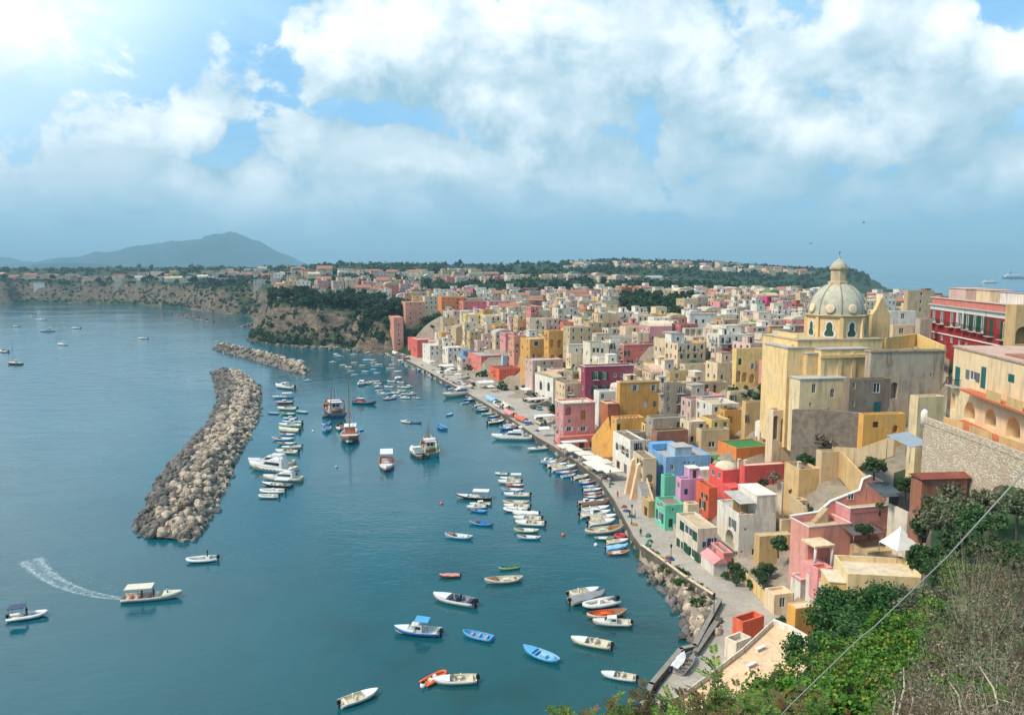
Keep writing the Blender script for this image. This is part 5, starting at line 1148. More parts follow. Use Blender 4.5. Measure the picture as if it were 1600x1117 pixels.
H('long crimson palace with green shutters, balconies and a white cornice', (1456, 1578, 1700), (476, 552), 150, -8.5, 'palacered', 'pinkish', fw=3, sh='green', lwp=PW, par=.8, extra=x_palace, key='palace', base=24, name='palace', cat='palace', near=True)
H('tan house with a white arch beside the crimson palace', (1572, 1584, 1660), (477, 545), 138, -6, 'tan', 'palegrey', fwp=[(1597, 524, 24, 28, 'a', None, 2.0)], lw=0, base=24)
H('dark old stone block rising above the rooftops by the palace', (1413, 1416, 1460), (454, 500), 300, 4, 'brown', 'brown', L=18, fw=1, lw=0)
H('white crenellated house behind the church roof', (1386, 1390, 1432), (486, 512), 205, 4, 'white', 'white', fw=1, lw=0, L=12)
H('low cream terrace house between church roof and palace', (1388, 1394, 1446), (508, 532), 186, 6, 'cream', 'palegrey', fw=2, lw=0, L=9)
H('beige patched house joined to the end of the palace', (1432, 1436, 1457), (498, 535), 184, 4, 'greybeige', 'sand', fw=1, lw=0, L=9)

# ------------------------------------------------------------------ peach apartment house with arches, its terrace and the stone wall
def x_peach(i):
    r = i['root']; W, L, Ht = i['W'], i['L'], i['H']
    b = MB(); b.box(-1.5, 0, Ht - 5.0, -.02, L * .8, Ht - 4.75); b.obj('terrace_slab', plaster('terracotta'), r)
    for k in range(3):
        q = MB(); q.box(-1.45, L * .1 + k * 5, Ht - 4.75, -1.40, L * .1 + k * 5 + 3.6, Ht - 3.7); q.obj('reed_screen', plaster('tan'), r)
    q = MB(); q.box(-.15, -.15, Ht - .1, W, L + .15, Ht + .12); q.obj('roof_edge', roofm('pinkish'), r)
    t_ = MB(); t_.box(1.2, L * .12, Ht + .12, W - 1, L * .62, Ht + .3); t_.obj('tiled_roof', roofm('tile'), r)
HW('peach apartment house with three tall arches and teal windows', 53.5, 72, -9, 16, 28.4, 44.6, 30, 36, wall='creampeach', roof='sand', fw=0, par=.3, key='peach', extra=x_peach, near=True,
   lwp=[(1519, 642, 17, 29, 'a', None, 1.6), (1551, 653, 18, 28, 'a', None, 1.6), (1586, 669, 22, 36, 'a', None, 1.6), (1499, 588, 8, 30, 'b', 'shut_teal'), (1523, 587, 11, 14, 'w', 'grey'), (1539, 590, 8, 34, 'w', 'shut_teal'), (1582, 591, 10, 13, 'w', 'shut_teal'), (1482, 622, 6, 26, 'a', None, .5)])
def rubble_mat():
    m, t, b = new_mat('rubble stone wall')
    tc = t.add('ShaderNodeTexCoord'); P = tc.outputs['Object']
    v = t.add('ShaderNodeTexVoronoi'); t.l.new(P, v.inputs['Vector']); v.inputs['Scale'].default_value = 3.0; v.inputs['Randomness'].default_value = .9
    v2 = t.add('ShaderNodeTexVoronoi', feature='DISTANCE_TO_EDGE'); t.l.new(P, v2.inputs['Vector']); v2.inputs['Scale'].default_value = 3.0; v2.inputs['Randomness'].default_value = .9
    n = t.noise(P, .4, 5, .65); hs = t.add('ShaderNodeSeparateColor'); t.l.new(v.outputs['Color'], hs.inputs[0])
    c = t.mix(hs.outputs[0], rgb(200, 178, 150, .88), rgb(232, 216, 192, .88)); c = t.mix(t.rng(n, .45, .7), c, rgb(214, 188, 160, .8))
    c = t.mix(t.rng(v2.outputs['Distance'], .0, .09, .4, 0), c, rgb(150, 132, 112, .85))
    t.l.new(c, b.inputs['Base Color']); b.inputs['Roughness'].default_value = .95
    bp = t.add('ShaderNodeBump', inp={'Height': t.rng(v2.outputs['Distance'], 0, .15)}); bp.inputs['Distance'].default_value = .05; t.l.new(bp.outputs[0], b.inputs['Normal'])
    return m
M['rubble'] = rubble_mat()
ta, tb = G(1444, 655, 36), G(1640, 728, 36)
tp = [ta, (ta[0] + 9, ta[1] + 3), (tb[0] + 12, tb[1] - 8), tb]
te = empty('terrace_wall', (ta[0], ta[1], 22), 0, 'high rubble stone wall carrying the terracotta terrace of the peach house', 'wall')
b = MB(); b.prism([(p[0] - ta[0], p[1] - ta[1]) for p in tp], 0, 13.5); b.obj('stone_face', M['rubble'], te)
b = MB(); b.prism([(p[0] - ta[0], p[1] - ta[1]) for p in ((tp[0][0] + .5, tp[0][1] - .2), tp[1], tp[2], (tp[3][0] + .5, tp[3][1]))], 13.5, 13.56); b.obj('terrace_floor', plaster('terracotta'), te)
dx, dy = tb[0] - ta[0], tb[1] - ta[1]; LL = math.hypot(dx, dy); nx, ny = -dy / LL, dx / LL
b = MB(); b.prism([(0, 0), (dx, dy), (dx + .45 * -nx * -1, dy), (.45, 0)], 13.58, 14.3); b.obj('parapet', M['rubble'], te)
b = MB(); b.lathe([(.02, 13), (.45, 13), (.45, 14.7), (.36, 15), (.2, 15.2), (.02, 15.25)], 14); o = b.obj('corner_post', plaster('white'), te, (.2, .3, 0))
for k in range(3):
    q = MB(); q.box(0, 0, 13.58, .08, 4.2, 14.7); q.obj('screen', plaster('tan'), te, (1.6 + dx * (.25 + k * .24), dy * (.25 + k * .24), 0))
VIS.append((1440, 640, 1600, 760, 76)); VIS.append((1476, 545, 1600, 700, 72))
footprint(ta[0] - 2, tb[1], (1, 0), 20, 26)

def wallthing(label, pts, h, w_, mat, name='wall', cat='wall', cap=None, z0=None, sub=2.0):
    """a free wall along plan points (x, y, ztop)"""
    p0 = pts[0]; rt = empty(name, (p0[0], p0[1], z0 if z0 is not None else p0[2] - h), 0, label, cat); zr = rt.location.z
    b = MB(); c = MB()
    for p, q in zip(pts, pts[1:]):
        d = Vector((q[0] - p[0], q[1] - p[1], 0)); L_ = d.length; d /= L_; s = Vector((-d.y, d.x, 0)) * (w_ / 2); e = d * (w_ / 2 * .98)
        A, B = Vector((p[0] - p0[0], p[1] - p0[1], 0)) - e, Vector((q[0] - p0[0], q[1] - p0[1], 0)) + e
        for bb, za, zb_, k in ((b, None, None, 1.0), (c, 1, 1, 1.35)):
            if bb is c and not cap: continue
            sl = s * k
            lo = (p[2] - h - zr, q[2] - h - zr) if bb is b else (p[2] - zr, q[2] - zr); hi = (p[2] - zr, q[2] - zr) if bb is b else (p[2] - zr + .12, q[2] - zr + .12)
            V = [A - sl, B - sl, B + sl, A + sl]
            bb.idx([(V[0].x, V[0].y, lo[0]), (V[1].x, V[1].y, lo[1]), (V[2].x, V[2].y, lo[1]), (V[3].x, V[3].y, lo[0]), (V[0].x, V[0].y, hi[0]), (V[1].x, V[1].y, hi[1]), (V[2].x, V[2].y, hi[1]), (V[3].x, V[3].y, hi[0])],
                   [(3, 2, 1, 0), (4, 5, 6, 7), (0, 1, 5, 4), (1, 2, 6, 5), (2, 3, 7, 6), (3, 0, 4, 7)])
    b.obj('masonry', mat, rt, weld=False)
    if cap: c.obj('coping', cap, rt, weld=False)
    return rt
M['bastion'] = surf('stained bastion stone', rgb(146, 130, 112, .85), .95, .4, .45, .9, .9)
def gp(u, v, z): return (*G(u, v, z), z)
wallthing('low grey wall zigzagging along the water beside the street', [gp(1125, 936, 2.5), gp(1086, 1008, 2.5), gp(1064, 1013, 2.5), gp(1018, 1068, 2.5), gp(1000, 1108, 2.5)], 2.6, .5, M['quaywall'], cap=M['concrete'])
wallthing('short inner grey wall beside the street slipway', [gp(1119, 972, 2.3), gp(1088, 1016, 2.3)], 1.6, .6, M['quaywall'], cap=M['concrete'])
wallthing('street parapet with pale coping above the boulders', [gp(1004, 852, 2.5), gp(1040, 878, 2.5), gp(1074, 903, 2.5), gp(1114, 928, 2.5)], 3.4, .4, M['quaywall'], cap=plaster('cream'))
wallthing('dark stone retaining wall at the church foot, left of the pipe', [(*PY(1244, 640, 147)[:2], zof(640, *PY(1244, 640, 147)[:2])), (*PY(1288, 650, 144)[:2], zof(637, *PY(1288, 650, 144)[:2]))], 12, 1.2, M['bastion'])
wallthing('second dark stone bastion below the church, right of the pipe', [(*PY(1290, 640, 143)[:2], zof(640, *PY(1290, 640, 143)[:2])), (*PY(1344, 650, 140)[:2], zof(645, *PY(1344, 650, 140)[:2]))], 12, 1.2, M['bastion'])
wallthing('ochre parapet along the far edge of the church roof', [(*PY(1384, 530, 172)[:2], zof(528, *PY(1384, 530, 172)[:2])), (*PY(1432, 525, 182)[:2], zof(521, *PY(1432, 525, 182)[:2])), (*PY(1476, 540, 168)[:2], zof(540, *PY(1476, 540, 168)[:2]))], 3, .4, plaster('yellow'))
wallthing('cream wall climbing beside the steps below the deep yellow house', [(*PY(1300, 700, 142)[:2], zof(698, *PY(1300, 700, 142)[:2])), (*PY(1345, 705, 134)[:2], zof(700, *PY(1345, 705, 134)[:2])), (*PY(1398, 685, 122)[:2], zof(680, *PY(1398, 685, 122)[:2]))], 3.4, .4, plaster('sand'))
wallthing('sloping cream stair wall between the retaining house and pink gable', [(*PY(1312, 705, 140)[:2], zof(702, *PY(1312, 705, 140)[:2])), (*PY(1330, 728, 134)[:2], zof(722, *PY(1330, 728, 134)[:2])), (*PY(1352, 752, 126)[:2], zof(745, *PY(1352, 752, 126)[:2]))], 5, .4, plaster('tan'))
wallthing('low cream garden wall behind the white house', [(*PY(1234, 790, 138)[:2], zof(772, *PY(1234, 790, 138)[:2])), (*PY(1262, 800, 132)[:2], zof(795, *PY(1262, 800, 132)[:2]))], 3, .35, plaster('sand'))
wallthing('grey garden wall with white pillars above the terraces', [(*PY(768, 492, 452)[:2], zof(489, *PY(768, 492, 452)[:2])), (*PY(836, 498, 430)[:2], zof(498, *PY(836, 498, 430)[:2])), (*PY(870, 502, 418)[:2], zof(503, *PY(870, 502, 418)[:2]))], 6, .6, plaster('greybeige'))
wallthing('plain beige wall crossing the slope under the dark garden trees', [(*PY(1026, 505, 345)[:2], zof(505, *PY(1026, 505, 345)[:2])), (*PY(1070, 512, 325)[:2], zof(512, *PY(1070, 512, 325)[:2]))], 5, .5, plaster('sand'))
# garden fence of cream panels
fa, fb_ = G(1140, 866, 3.6), G(1197, 926, 3.6)
fr = empty('panel_fence', (*fa, 2.2), math.atan2(fb_[1] - fa[1], fb_[0] - fa[0]), 'cream panelled fence of the playground beside the lower street', 'fence'); FL = math.hypot(fb_[0] - fa[0], fb_[1] - fa[1]); nF = 9
for k in range(nF):
    b = MB(); b.box(k * FL / nF + .1, -.05, -1.2, (k + 1) * FL / nF - .1, .05, 1.35); b.obj('fence_panel', plaster('yellow'), fr)
for k in range(nF + 1):
    b = MB(); b.box(k * FL / nF - .09, -.12, -1.4, k * FL / nF + .09, .12, 1.55); b.obj('fence_post', plaster('cream'), fr)
# terrace roof with two stone benches, bottom of the picture
def terrace_building():
    z = 5.2; P = [G(1053, 1100, z), G(1062, 1118, z), (G(1190, 1130, z)), G(1262, 1040, z), G(1262, 1000, z), G(1236, 985, z), G(1209, 974, z), G(1160, 1020, z), G(1100, 1066, z)]
    o0 = P[0]; rt = empty('terrace_house', (*o0, .8), 0, 'low house with a wide peach roof terrace and white parapet beside the street', 'house'); L_ = [(p[0] - o0[0], p[1] - o0[1]) for p in P]
    b = MB(); b.prism(L_, 0, z - .8); b.obj('wall', plaster('offwhite'), rt)
    f = MB(); n = len(L_); c = Vector((sum(p[0] for p in L_) / n, sum(p[1] for p in L_) / n)); ins = [(p[0] + (c.x - p[0]) * .05, p[1] + (c.y - p[1]) * .05) for p in L_]
    f.prism(ins, z - .8, z - .76); f.obj('roof', plaster('peach'), rt)
    q = MB()
    for k in list(range(4, n - 1)) + [n - 1]:
        a, d = L_[k], L_[(k + 1) % n]; e, g_ = ins[k], ins[(k + 1) % n]
        q.prism([a, d, g_, e], z - .78, z - .05)
    q.obj('parapet', plaster('white'), rt, weld=False)
    FOOT.append((o0[0] + c.x, o0[1] + c.y, 1, 0, 9, 9))
    for (u, v) in ((1166, 1036), (1180, 1010)):
        x, y = G(u + 8, v + 6, z); br = empty('stone_bench', (x, y, z), R(35), 'white stone bench on the peach terrace, ' + ('nearer the street corner' if u > 1170 else 'nearer the water'), 'bench', 'benches on the peach terrace')
        s = MB(); s.box(-.9, -.25, .42, .9, .25, .5); s.obj('seat', M['white'], br)
        for sx in (-.7, .7): s = MB(); s.box(sx - .1, -.2, 0, sx + .1, .2, .42); s.obj('leg', M['white'], br)
terrace_building()
H('small open yard house with orange wall and pale blue floor by the street', (1150, 1160, 1194), (972, 1000), None, 30, 'orangered', 'palegrey', fw=0, lw=0, L=6, g=2.0, par=1.2)
H('white walled yard annexe in front of the peach terrace', (1143, 1150, 1174), (1004, 1030), None, 34, 'offwhite', 'palegrey', fw=0, lw=0, L=4, g=2.0, par=.8)
H('low shed with a dull red sheet roof against the stone wall', (1432, 1440, 1512), (748, 768), 84, 6, 'brick', 'rust', kind='tile', fw=1, lw=0, L=7, base=24)
# free standing canopies
def awning(label, u, v, D, w_, l_, h, cm, yaw=0, drop=.4, name='awning', cat='awning', nposts=True):
    x, y, z = PY(u, v, D); rt = empty(name, (x, y, z), R(yaw), label, cat); o = canopy(rt, -w_ / 2, -l_ / 2, 0, w_, l_, h, cm, drop, 'sheet'); return rt
awning('blue grey sloping awning on posts under the stone terrace wall', 1418, 716, 104, 4.6, 3.6, 3.2, flat('blue grey canvas', (160, 172, 182), .8), 30, 1.0)
tx, ty, tz_ = PY(1405, 868, 107)
tent = empty('peaked_tent', (tx, ty, tz_), R(12), 'white pointed tent on the terrace of the yellow house', 'tent')
b = MB(); s = 2.0
tp_ = [(2.0 * (1 - k / 8) ** 1.25 + .05, 1.6 + 2.9 * (k / 8)) for k in range(9)]
b.lathe([(r_ * 1.35, z) for r_, z in tp_], 4, 0, False, math.pi / 4); b.obj('canopy', flat('white tent canvas', (240, 240, 238), .8), tent)
for (sx, sy) in ((-1, -1), (1, -1), (1, 1), (-1, 1)):
    b = MB(); b.bar((sx * 1.9, sy * 1.9, -.2), (sx * 1.9, sy * 1.9, 1.62), .05, 5); b.obj('pole', M['steel'], tent)

# ------------------------------------------------------------------ the rest of the town, house by house over the terrain
ZONES = [  # name, polygon of the ground in the picture, distance range, density, palette
    ('slope behind the harbour row', [(700, 508), (760, 490), (880, 506), (960, 515), (1070, 520), (1070, 620), (960, 640), (890, 640), (800, 600), (690, 572)], (230, 470), .97, 'a'),
    ('terraces above the white quayside row', [(640, 560), (700, 500), (800, 505), (800, 575), (720, 585)], (380, 490), .95, 'b'),
    ('hillside between old brick house and church', [(1000, 580), (1060, 520), (1240, 520), (1240, 700), (1120, 720), (1020, 700)], (165, 320), .93, 'a'),
    ('ridge above the church', [(1060, 486), (1270, 470), (1270, 540), (1060, 530)], (270, 470), .95, 'c'),
    ('town behind the green garden', [(930, 440), (1290, 436), (1290, 480), (1120, 476), (960, 462)], (470, 1000), .9, 'c'),
    ('old town on the plateau', [(640, 474), (660, 448), (930, 440), (960, 465), (955, 512), (840, 505), (700, 495)], (440, 900), .72, 'c'),
    ('houses on top of the headland', [(420, 462), (430, 440), (660, 440), (660, 474), (560, 466)], (560, 900), .8, 'c'),
    ('far plateau', [(430, 418), (1300, 418), (1300, 444), (430, 446)], (880, 1700), .62, 'd'),
    ('far cliff top', [(-40, 414), (440, 414), (440, 443), (-40, 442)], (900, 1700), .6, 'd'),
    ('wooded hill on the skyline', [(880, 400), (1300, 412), (1300, 430), (880, 430)], (1300, 2100), .5, 'd'),
    ('low town behind the dome', [(1335, 462), (1470, 470), (1470, 505), (1340, 505)], (260, 900), .8, 'c')]
PALS = dict(a=['cream'] * 6 + ['offwhite'] * 5 + ['white'] * 4 + ['palepink'] * 3 + ['sand', 'sand', 'yellow', 'ochre', 'yellow', 'ochre', 'salmon', 'salmon', 'pink', 'rose', 'peach', 'peach', 'apricot', 'paleyellow', 'tan', 'brown'],
            b=['white'] * 5 + ['offwhite'] * 4 + ['cream'] * 4 + ['palepink'] * 2 + ['sand', 'peach', 'yellow'],
            c=['cream'] * 4 + ['palepink'] * 5 + ['apricot', 'pink'] + ['offwhite'] * 3 + ['peach'] * 3 + ['white', 'sand', 'sand', 'salmon', 'rose', 'tan', 'brick', 'greybeige', 'paleyellow', 'yellow', 'terracotta', 'hotpink'],
            d=['cream'] * 5 + ['palepink'] * 4 + ['offwhite'] * 4 + ['white'] * 3 + ['peach'] * 3 + ['rose', 'tan', 'salmon'])
NICE = dict(apricot='apricot', pink='pink', cream='cream', offwhite='off white', white='white', palepink='pale pink', sand='sandy', yellow='yellow', ochre='ochre', salmon='salmon', peach='peach', greybeige='grey beige', paleyellow='pale yellow', tan='tan', brown='brown', rose='rose pink', brick='brick brown', terracotta='terracotta', hotpink='bright pink')
FILL = []
def clutter(root, W, L, H_, rr):
    if rr.random() < .6: x = rr.uniform(.3, W - .3); b = MB(); b.bar((x, -.07, .3), (x, -.07, H_ - .2), .055, 5); b.obj('drainpipe', rr.choice((M['steel'], M['stonetrim'], M['wood'])), root)
    if rr.random() < .35:
        b = MB(); b.lathe([(.02, .06), (.25, .1), (.42, .22)], 10); o = b.obj('satellite_dish', M['tank'], root, (rr.uniform(.6, W - .6), .5, H_ + .55)); o.rotation_euler = (1.1, 0, rr.uniform(-.6, .6)); p = MB(); p.bar((0, 0, 0), (0, -.5, -.35), .03, 4); p.obj('mast', M['steel'], o)
    if rr.random() < .4 and H_ > 5:
        z = rr.uniform(H_ - 4, H_ - 1.2); x0 = rr.uniform(.4, W * .5); b = MB(); b.bar((x0, -.5, z), (x0 + 2.6, -.5, z), .012, 3); ln = b.obj('washing_line', M['steel'], root)
        for k in range(4): c = MB(); q = x0 + .1 + k * .62; h = rr.uniform(.5, .9); c.idx([(q, -.5, z), (q + .5, -.5, z), (q + .48, -.46, z - h), (q + .02, -.53, z - h)], [(0, 1, 2, 3)]); c.obj('laundry', flat('laundry %d' % (k % 4), ((232, 232, 236), (90, 130, 180), (200, 80, 80), (220, 200, 160))[k % 4], .9), ln)
    if rr.random() < .35: z = rr.choice((H_ - 3.4, H_ - 5.6)); x0 = rr.uniform(.2, W * .5); b = MB(); b.idx([(x0, -.02, z), (x0 + 2.2, -.02, z), (x0 + 2.2, -1.1, z - .45), (x0, -1.1, z - .45)], [(0, 1, 2, 3)]); b.obj('awning', flat(*rr.choice((('white awning cloth', (236, 232, 224)), ('green awning cloth', (56, 110, 84)), ('rust awning cloth', (186, 96, 66))))), root)
    if rr.random() < .5:
        b = MB(); b.box(-.06, -.06, 0, W + .06, -.005, H_ * .2); b.box(-.06, -.06, 0, -.005, L, H_ * .2); b.obj('plinth', plaster(rr.choice(('greybeige', 'stone', 'palegrey'))), root)
N_HERO = sum(1 for o in COL.objects if o.parent is None and o.name.split('.')[0] in ('house', 'garden_house', 'terrace_house'))
def fill_house(x, y, z, zone, pal, rr, D, small=1):
    th = R(rr.choice((14, 16, 18, 20, 12, 105 if D > 430 else 15)) + rr.uniform(-5, 5)); e1 = (math.cos(th), math.sin(th)); e2 = (-e1[1], e1[0])
    big = 1.0 if D < 480 else 1.15 if D < 900 else 1.75
    big *= small; W = rr.uniform(6.5, 11.5) * big; L = rr.uniform(6.5, 10.0) * big; fl = rr.choice((1, 1, 2, 2, 2)) if D > 430 else rr.choice((2, 2, 3, 3))
    Ht = fl * 3.1 + rr.uniform(.6, 1.3)
    bx, by = x - e1[0] * W / 2 - e2[0] * L / 2, y - e1[1] * W / 2 - e2[1] * L / 2
    hr = min(W, L) * .34
    if taken(x, y, hr): return False
    zs = [tz(bx + e1[0] * a + e2[0] * c, by + e1[1] * a + e2[1] * c) for a in (0, W) for c in (0, L)]
    base = min(zs) - .4; top = sum(zs) / 4 + Ht
    if base < .5: return False
    # keep clear of what the hand placed buildings show
    u0, v0 = proj(bx, by, top); u1, _ = proj(bx + e1[0] * W, by + e1[1] * W, top); _, v1 = proj(x, y, z)
    ua, ub = min(u0, u1), max(u0, u1)
    for (a, b, c, d, dd) in VIS:
        if dd > y - 2:
            ou = min(ub, c) - max(ua, a); ov = min(v1, b + (d - b) * (.62 if small == 1 else .45)) - max(v0, b)
            if ou > 3 and ov > 4: return False
    c = rr.choice(PALS[pal]); H_ = top - base
    root = empty('house', (bx, by, base), th)
    near = D < 430; wins = D < 1300
    sh = rr.choice(('green', 'green', 'brown', 'grey', None)); ops = {}
    if near:
        ops = dict(front=auto_ops(W, H_, H_ - Ht, max(2, int(W / 2.5)), rr, sh, near=False, arch=.12, balc=.2, miss=.08), left=auto_ops(L, H_, H_ - Ht, max(2, int(L / 2.6)), rr, sh, near=False, arch=.1, balc=.2, miss=.1))
    wm = plaster(c); rm = roofm(rr.choice(('cream', 'cream', 'palegrey', 'sand', 'white', 'pinkish', 'grey', 'sand', 'brown', 'palegreen')))
    kind = 'flat'; q = rr.random()
    if q < .10: kind = rr.choice(('vault', 'vaulty'))
    elif D > 430 and q < .19: kind = 'tile'; rm = roofm('tile')
    walls(root, W, L, H_, .5, wm, ops, openroof=kind == 'flat')
    roof_part(root, kind, W, L, H_, .5, rm)
    for f in ('front', 'left'):
        for o in ops.get(f, []): fit_opening(root, f, W, L, o, False)
    if not near and wins:
        for f, FW in (('front', W), ('left', L)) if math.degrees(th) < 60 else (('left', L), ('back', W)):
            rz, fn = FACE[f]; org, ex, n, _ = fn(W, L); cols = max(2, int(FW / 3.6)); 
            for r_ in range(fl):
                for k in range(cols):
                    if rr.random() < .2: continue
                    p = org + ex * (FW * (k + .5) / cols) + Vector((0, 0, H_ - 3.1 * (r_ + 1) + .9)) + n * .09
                    link('window', FARWIN['g' if sh == 'green' and rr.random() < .6 else 'w'], root, p, rz, (1.1, 1, 1.6))
    if kind == 'flat' and D < 700:
        q = rr.random()
        if q < .3: stairhead(root, W * rr.uniform(.1, .5), L * rr.uniform(.3, .6), H_ - .5, 2.6, 2.6, 2.2, plaster(rr.choice(('white', c))), roofm('palegrey'))
        elif q < .42: tank(root, W * .7, L * .6, H_ - .5)
        if rr.random() < .35: chimney(root, W * rr.uniform(.15, .85), L * .7, H_ - .5, rr.uniform(.9, 1.5))
        if near and rr.random() < .3: antenna(root, W * rr.uniform(.2, .8), L * .5, H_ - .5)
        if near: clutter(root, W, L, H_, rr)
        if near and rr.random() < .14: pergola(root, W * .1, L * .1, H_ - .5, W * .5, L * .5)
        if rr.random() < .35:
            # a higher wing at the back
            w2, h2 = W * rr.uniform(.4, .6), rr.uniform(1.8, 3.2); x0 = rr.choice((.02, W - w2 - .02)); y0 = L * .5
            b = MB(); b.box(x0, y0, H_ - .48, x0 + w2, L - .03, H_ + h2); o = b.obj('upper_room', plaster(rr.choice((c, 'white', 'offwhite'))), root); r2 = MB(); r2.box(x0 - .1, y0 - .1, H_ + h2, x0 + w2 + .1, L + .1, H_ + h2 + .15); r2.obj('roof', rm, o)
            link('window', FARWIN['w'], o, (x0 + w2 / 2, y0 - .09, H_ + .5), 0, (1, 1, 1.3))
    footprint(bx, by, e1, W, L)
    kd = {'flat': 'flat roofed', 'vault': 'vaulted', 'vaulty': 'vaulted', 'tile': 'tile roofed'}[kind]
    FILL.append((root, zone, NICE[c], kd, x, y, top))
    return True
NZ = {}
def fill_zone(zn, poly, dr, dens, pal, cap, seed, small=1):
    rr = random.Random(seed); n = 0; D = dr[0]
    while D < dr[1]:
        big = 1.0 if D < 480 else 1.2 if D < 900 else 1.5
        us = [p[0] for p in poly]; step = 7.0 * big * FPX / D / (1.0 if dens > .6 else .8)
        u = min(us) + rr.uniform(0, step)
        while u < max(us):
            uu = u + rr.uniform(-.25, .25) * step; DD = D + rr.uniform(-2.5, 2.5)
            a = (uu - 800) / FPX; x = a * DD * 1.03; z = tz(x, DD); pu, pv = proj(x, DD, z)
            if rr.random() < dens and n < cap and inpoly(pu, pv, poly) and float(sdist([x], [DD])[0]) > (17 if DD < 470 else 22):
                if fill_house(x, DD, z, zn, pal, rr, DD, small): n += 1
            u += step
        D += 7.5 * big if D < 480 else (10 * big if D < 900 else 20 * big)
    NZ[zn] = NZ.get(zn, 0) + n
CAPS = [130, 60, 80, 60, 120, 130, 50, 150, 100, 60, 50]
for k, (zn, poly, dr, dens, pal) in enumerate(ZONES): fill_zone(zn, poly, dr, dens, pal, CAPS[k], 100 + k)
for k in (0, 1, 2, 3): fill_zone(*ZONES[k], 40, 200 + k, .68)
# only the houses that show largest stay single; the rest, specks far off, become one mass
def size_px(f):
    root, _, _, _, x, y, top = f; return (top - root.location.z + 6) / y
FILL.sort(key=size_px, reverse=True)
KEEP = max(0, 298 - N_HERO); far = FILL[KEEP:]; FILL = FILL[:KEEP]
def mass(items, name):
    mb = MB(); mats = []; kill = []; kids = {}
    for o in bpy.data.objects:
        if o.parent: kids.setdefault(o.parent, []).append(o)
    def rec(o, mw):
        m = mw @ Matrix.LocRotScale(o.location, o.rotation_euler, o.scale)
        if o.type == 'MESH':
            mp = []
            for mt in o.data.materials:
                if mt not in mats: mats.append(mt)
                mp.append(mats.index(mt))
            k = len(mb.v); mb.v += [tuple(m @ v.co) for v in o.data.vertices]
            for p in o.data.polygons: mb.f.append([k + i for i in p.vertices]); mb.m.append(mp[p.material_index]); mb.sm.append(False)
        for c in kids.get(o, ()): rec(c, m)
        kill.append(o)
    for f in items: rec(f[0], Matrix())
    ob = mb.obj(name, mats, weld=False)
    bpy.data.batch_remove(kill)
    return tag(ob, kind='stuff')
if far: mass(far, 'distant_houses')
print('houses', NZ, len(FILL), len(far))
for (root, zone, cn, kd, x, y, zt) in FILL:
    later(root, zone, cn + ' ' + kd + ' house', 'house', 'houses of the ' + zone)
# ------------------------------------------------------------------ names for what comes in numbers: by order in its zone
def finish_labels():
    zones = {}
    for o, zone, what, key in LATER: zones.setdefault((zone, what), []).append((o, key))
    for (zone, what), lst in zones.items():
        def k(p):
            l = p[0].location
            u, v = proj(l.x, l.y, l.z); return u if p[1] == 'u' else -v
        lst.sort(key=k)
        for i, (o, key) in enumerate(lst):
            if len(lst) == 1: o['label'] = f'{what}, the only such one, {zone}'
            else:
                side = 'from the left' if key == 'u' else 'from the front'
                o['label'] = f'{what}, {ordinal(i + 1)} {side}, {zone}' if len((what + zone).split()) < 11 else f'{ordinal(i + 1)} {what} {side}, {zone}'

# ------------------------------------------------------------------ boats
def paint(c, name=None): return surf('boat paint %d %d %d' % c, rgb(*c, .82), .45, .08, .12, 1.2, rnd=.06, spec=.4)
BC = dict(white=(236, 234, 228), cream=(228, 216, 190), offwhite=(220, 218, 208), blue=(44, 120, 190), lightblue=(90, 176, 224), skyblue=(150, 200, 230), navy=(36, 52, 92), green=(60, 150, 120), palegreen=(170, 205, 160), red=(196, 56, 50), coral=(224, 110, 90), brown=(120, 84, 60), darkbrown=(70, 52, 44), grey=(150, 150, 148), orange=(232, 104, 46), yellow=(232, 196, 70), teal=(30, 110, 130), darkgrey=(60, 62, 66), pink=(226, 150, 140))
SECT = [(0, .86), (.12, .93), (.28, .99), (.45, 1.0), (.62, .93), (.76, .77), (.87, .52), (.95, .26), (1.0, .03)]
SECT_G = [(0, .05), (.06, .34), (.15, .66), (.28, .90), (.45, 1.0), (.6, .96), (.75, .78), (.87, .5), (.95, .24), (1.0, .03)]
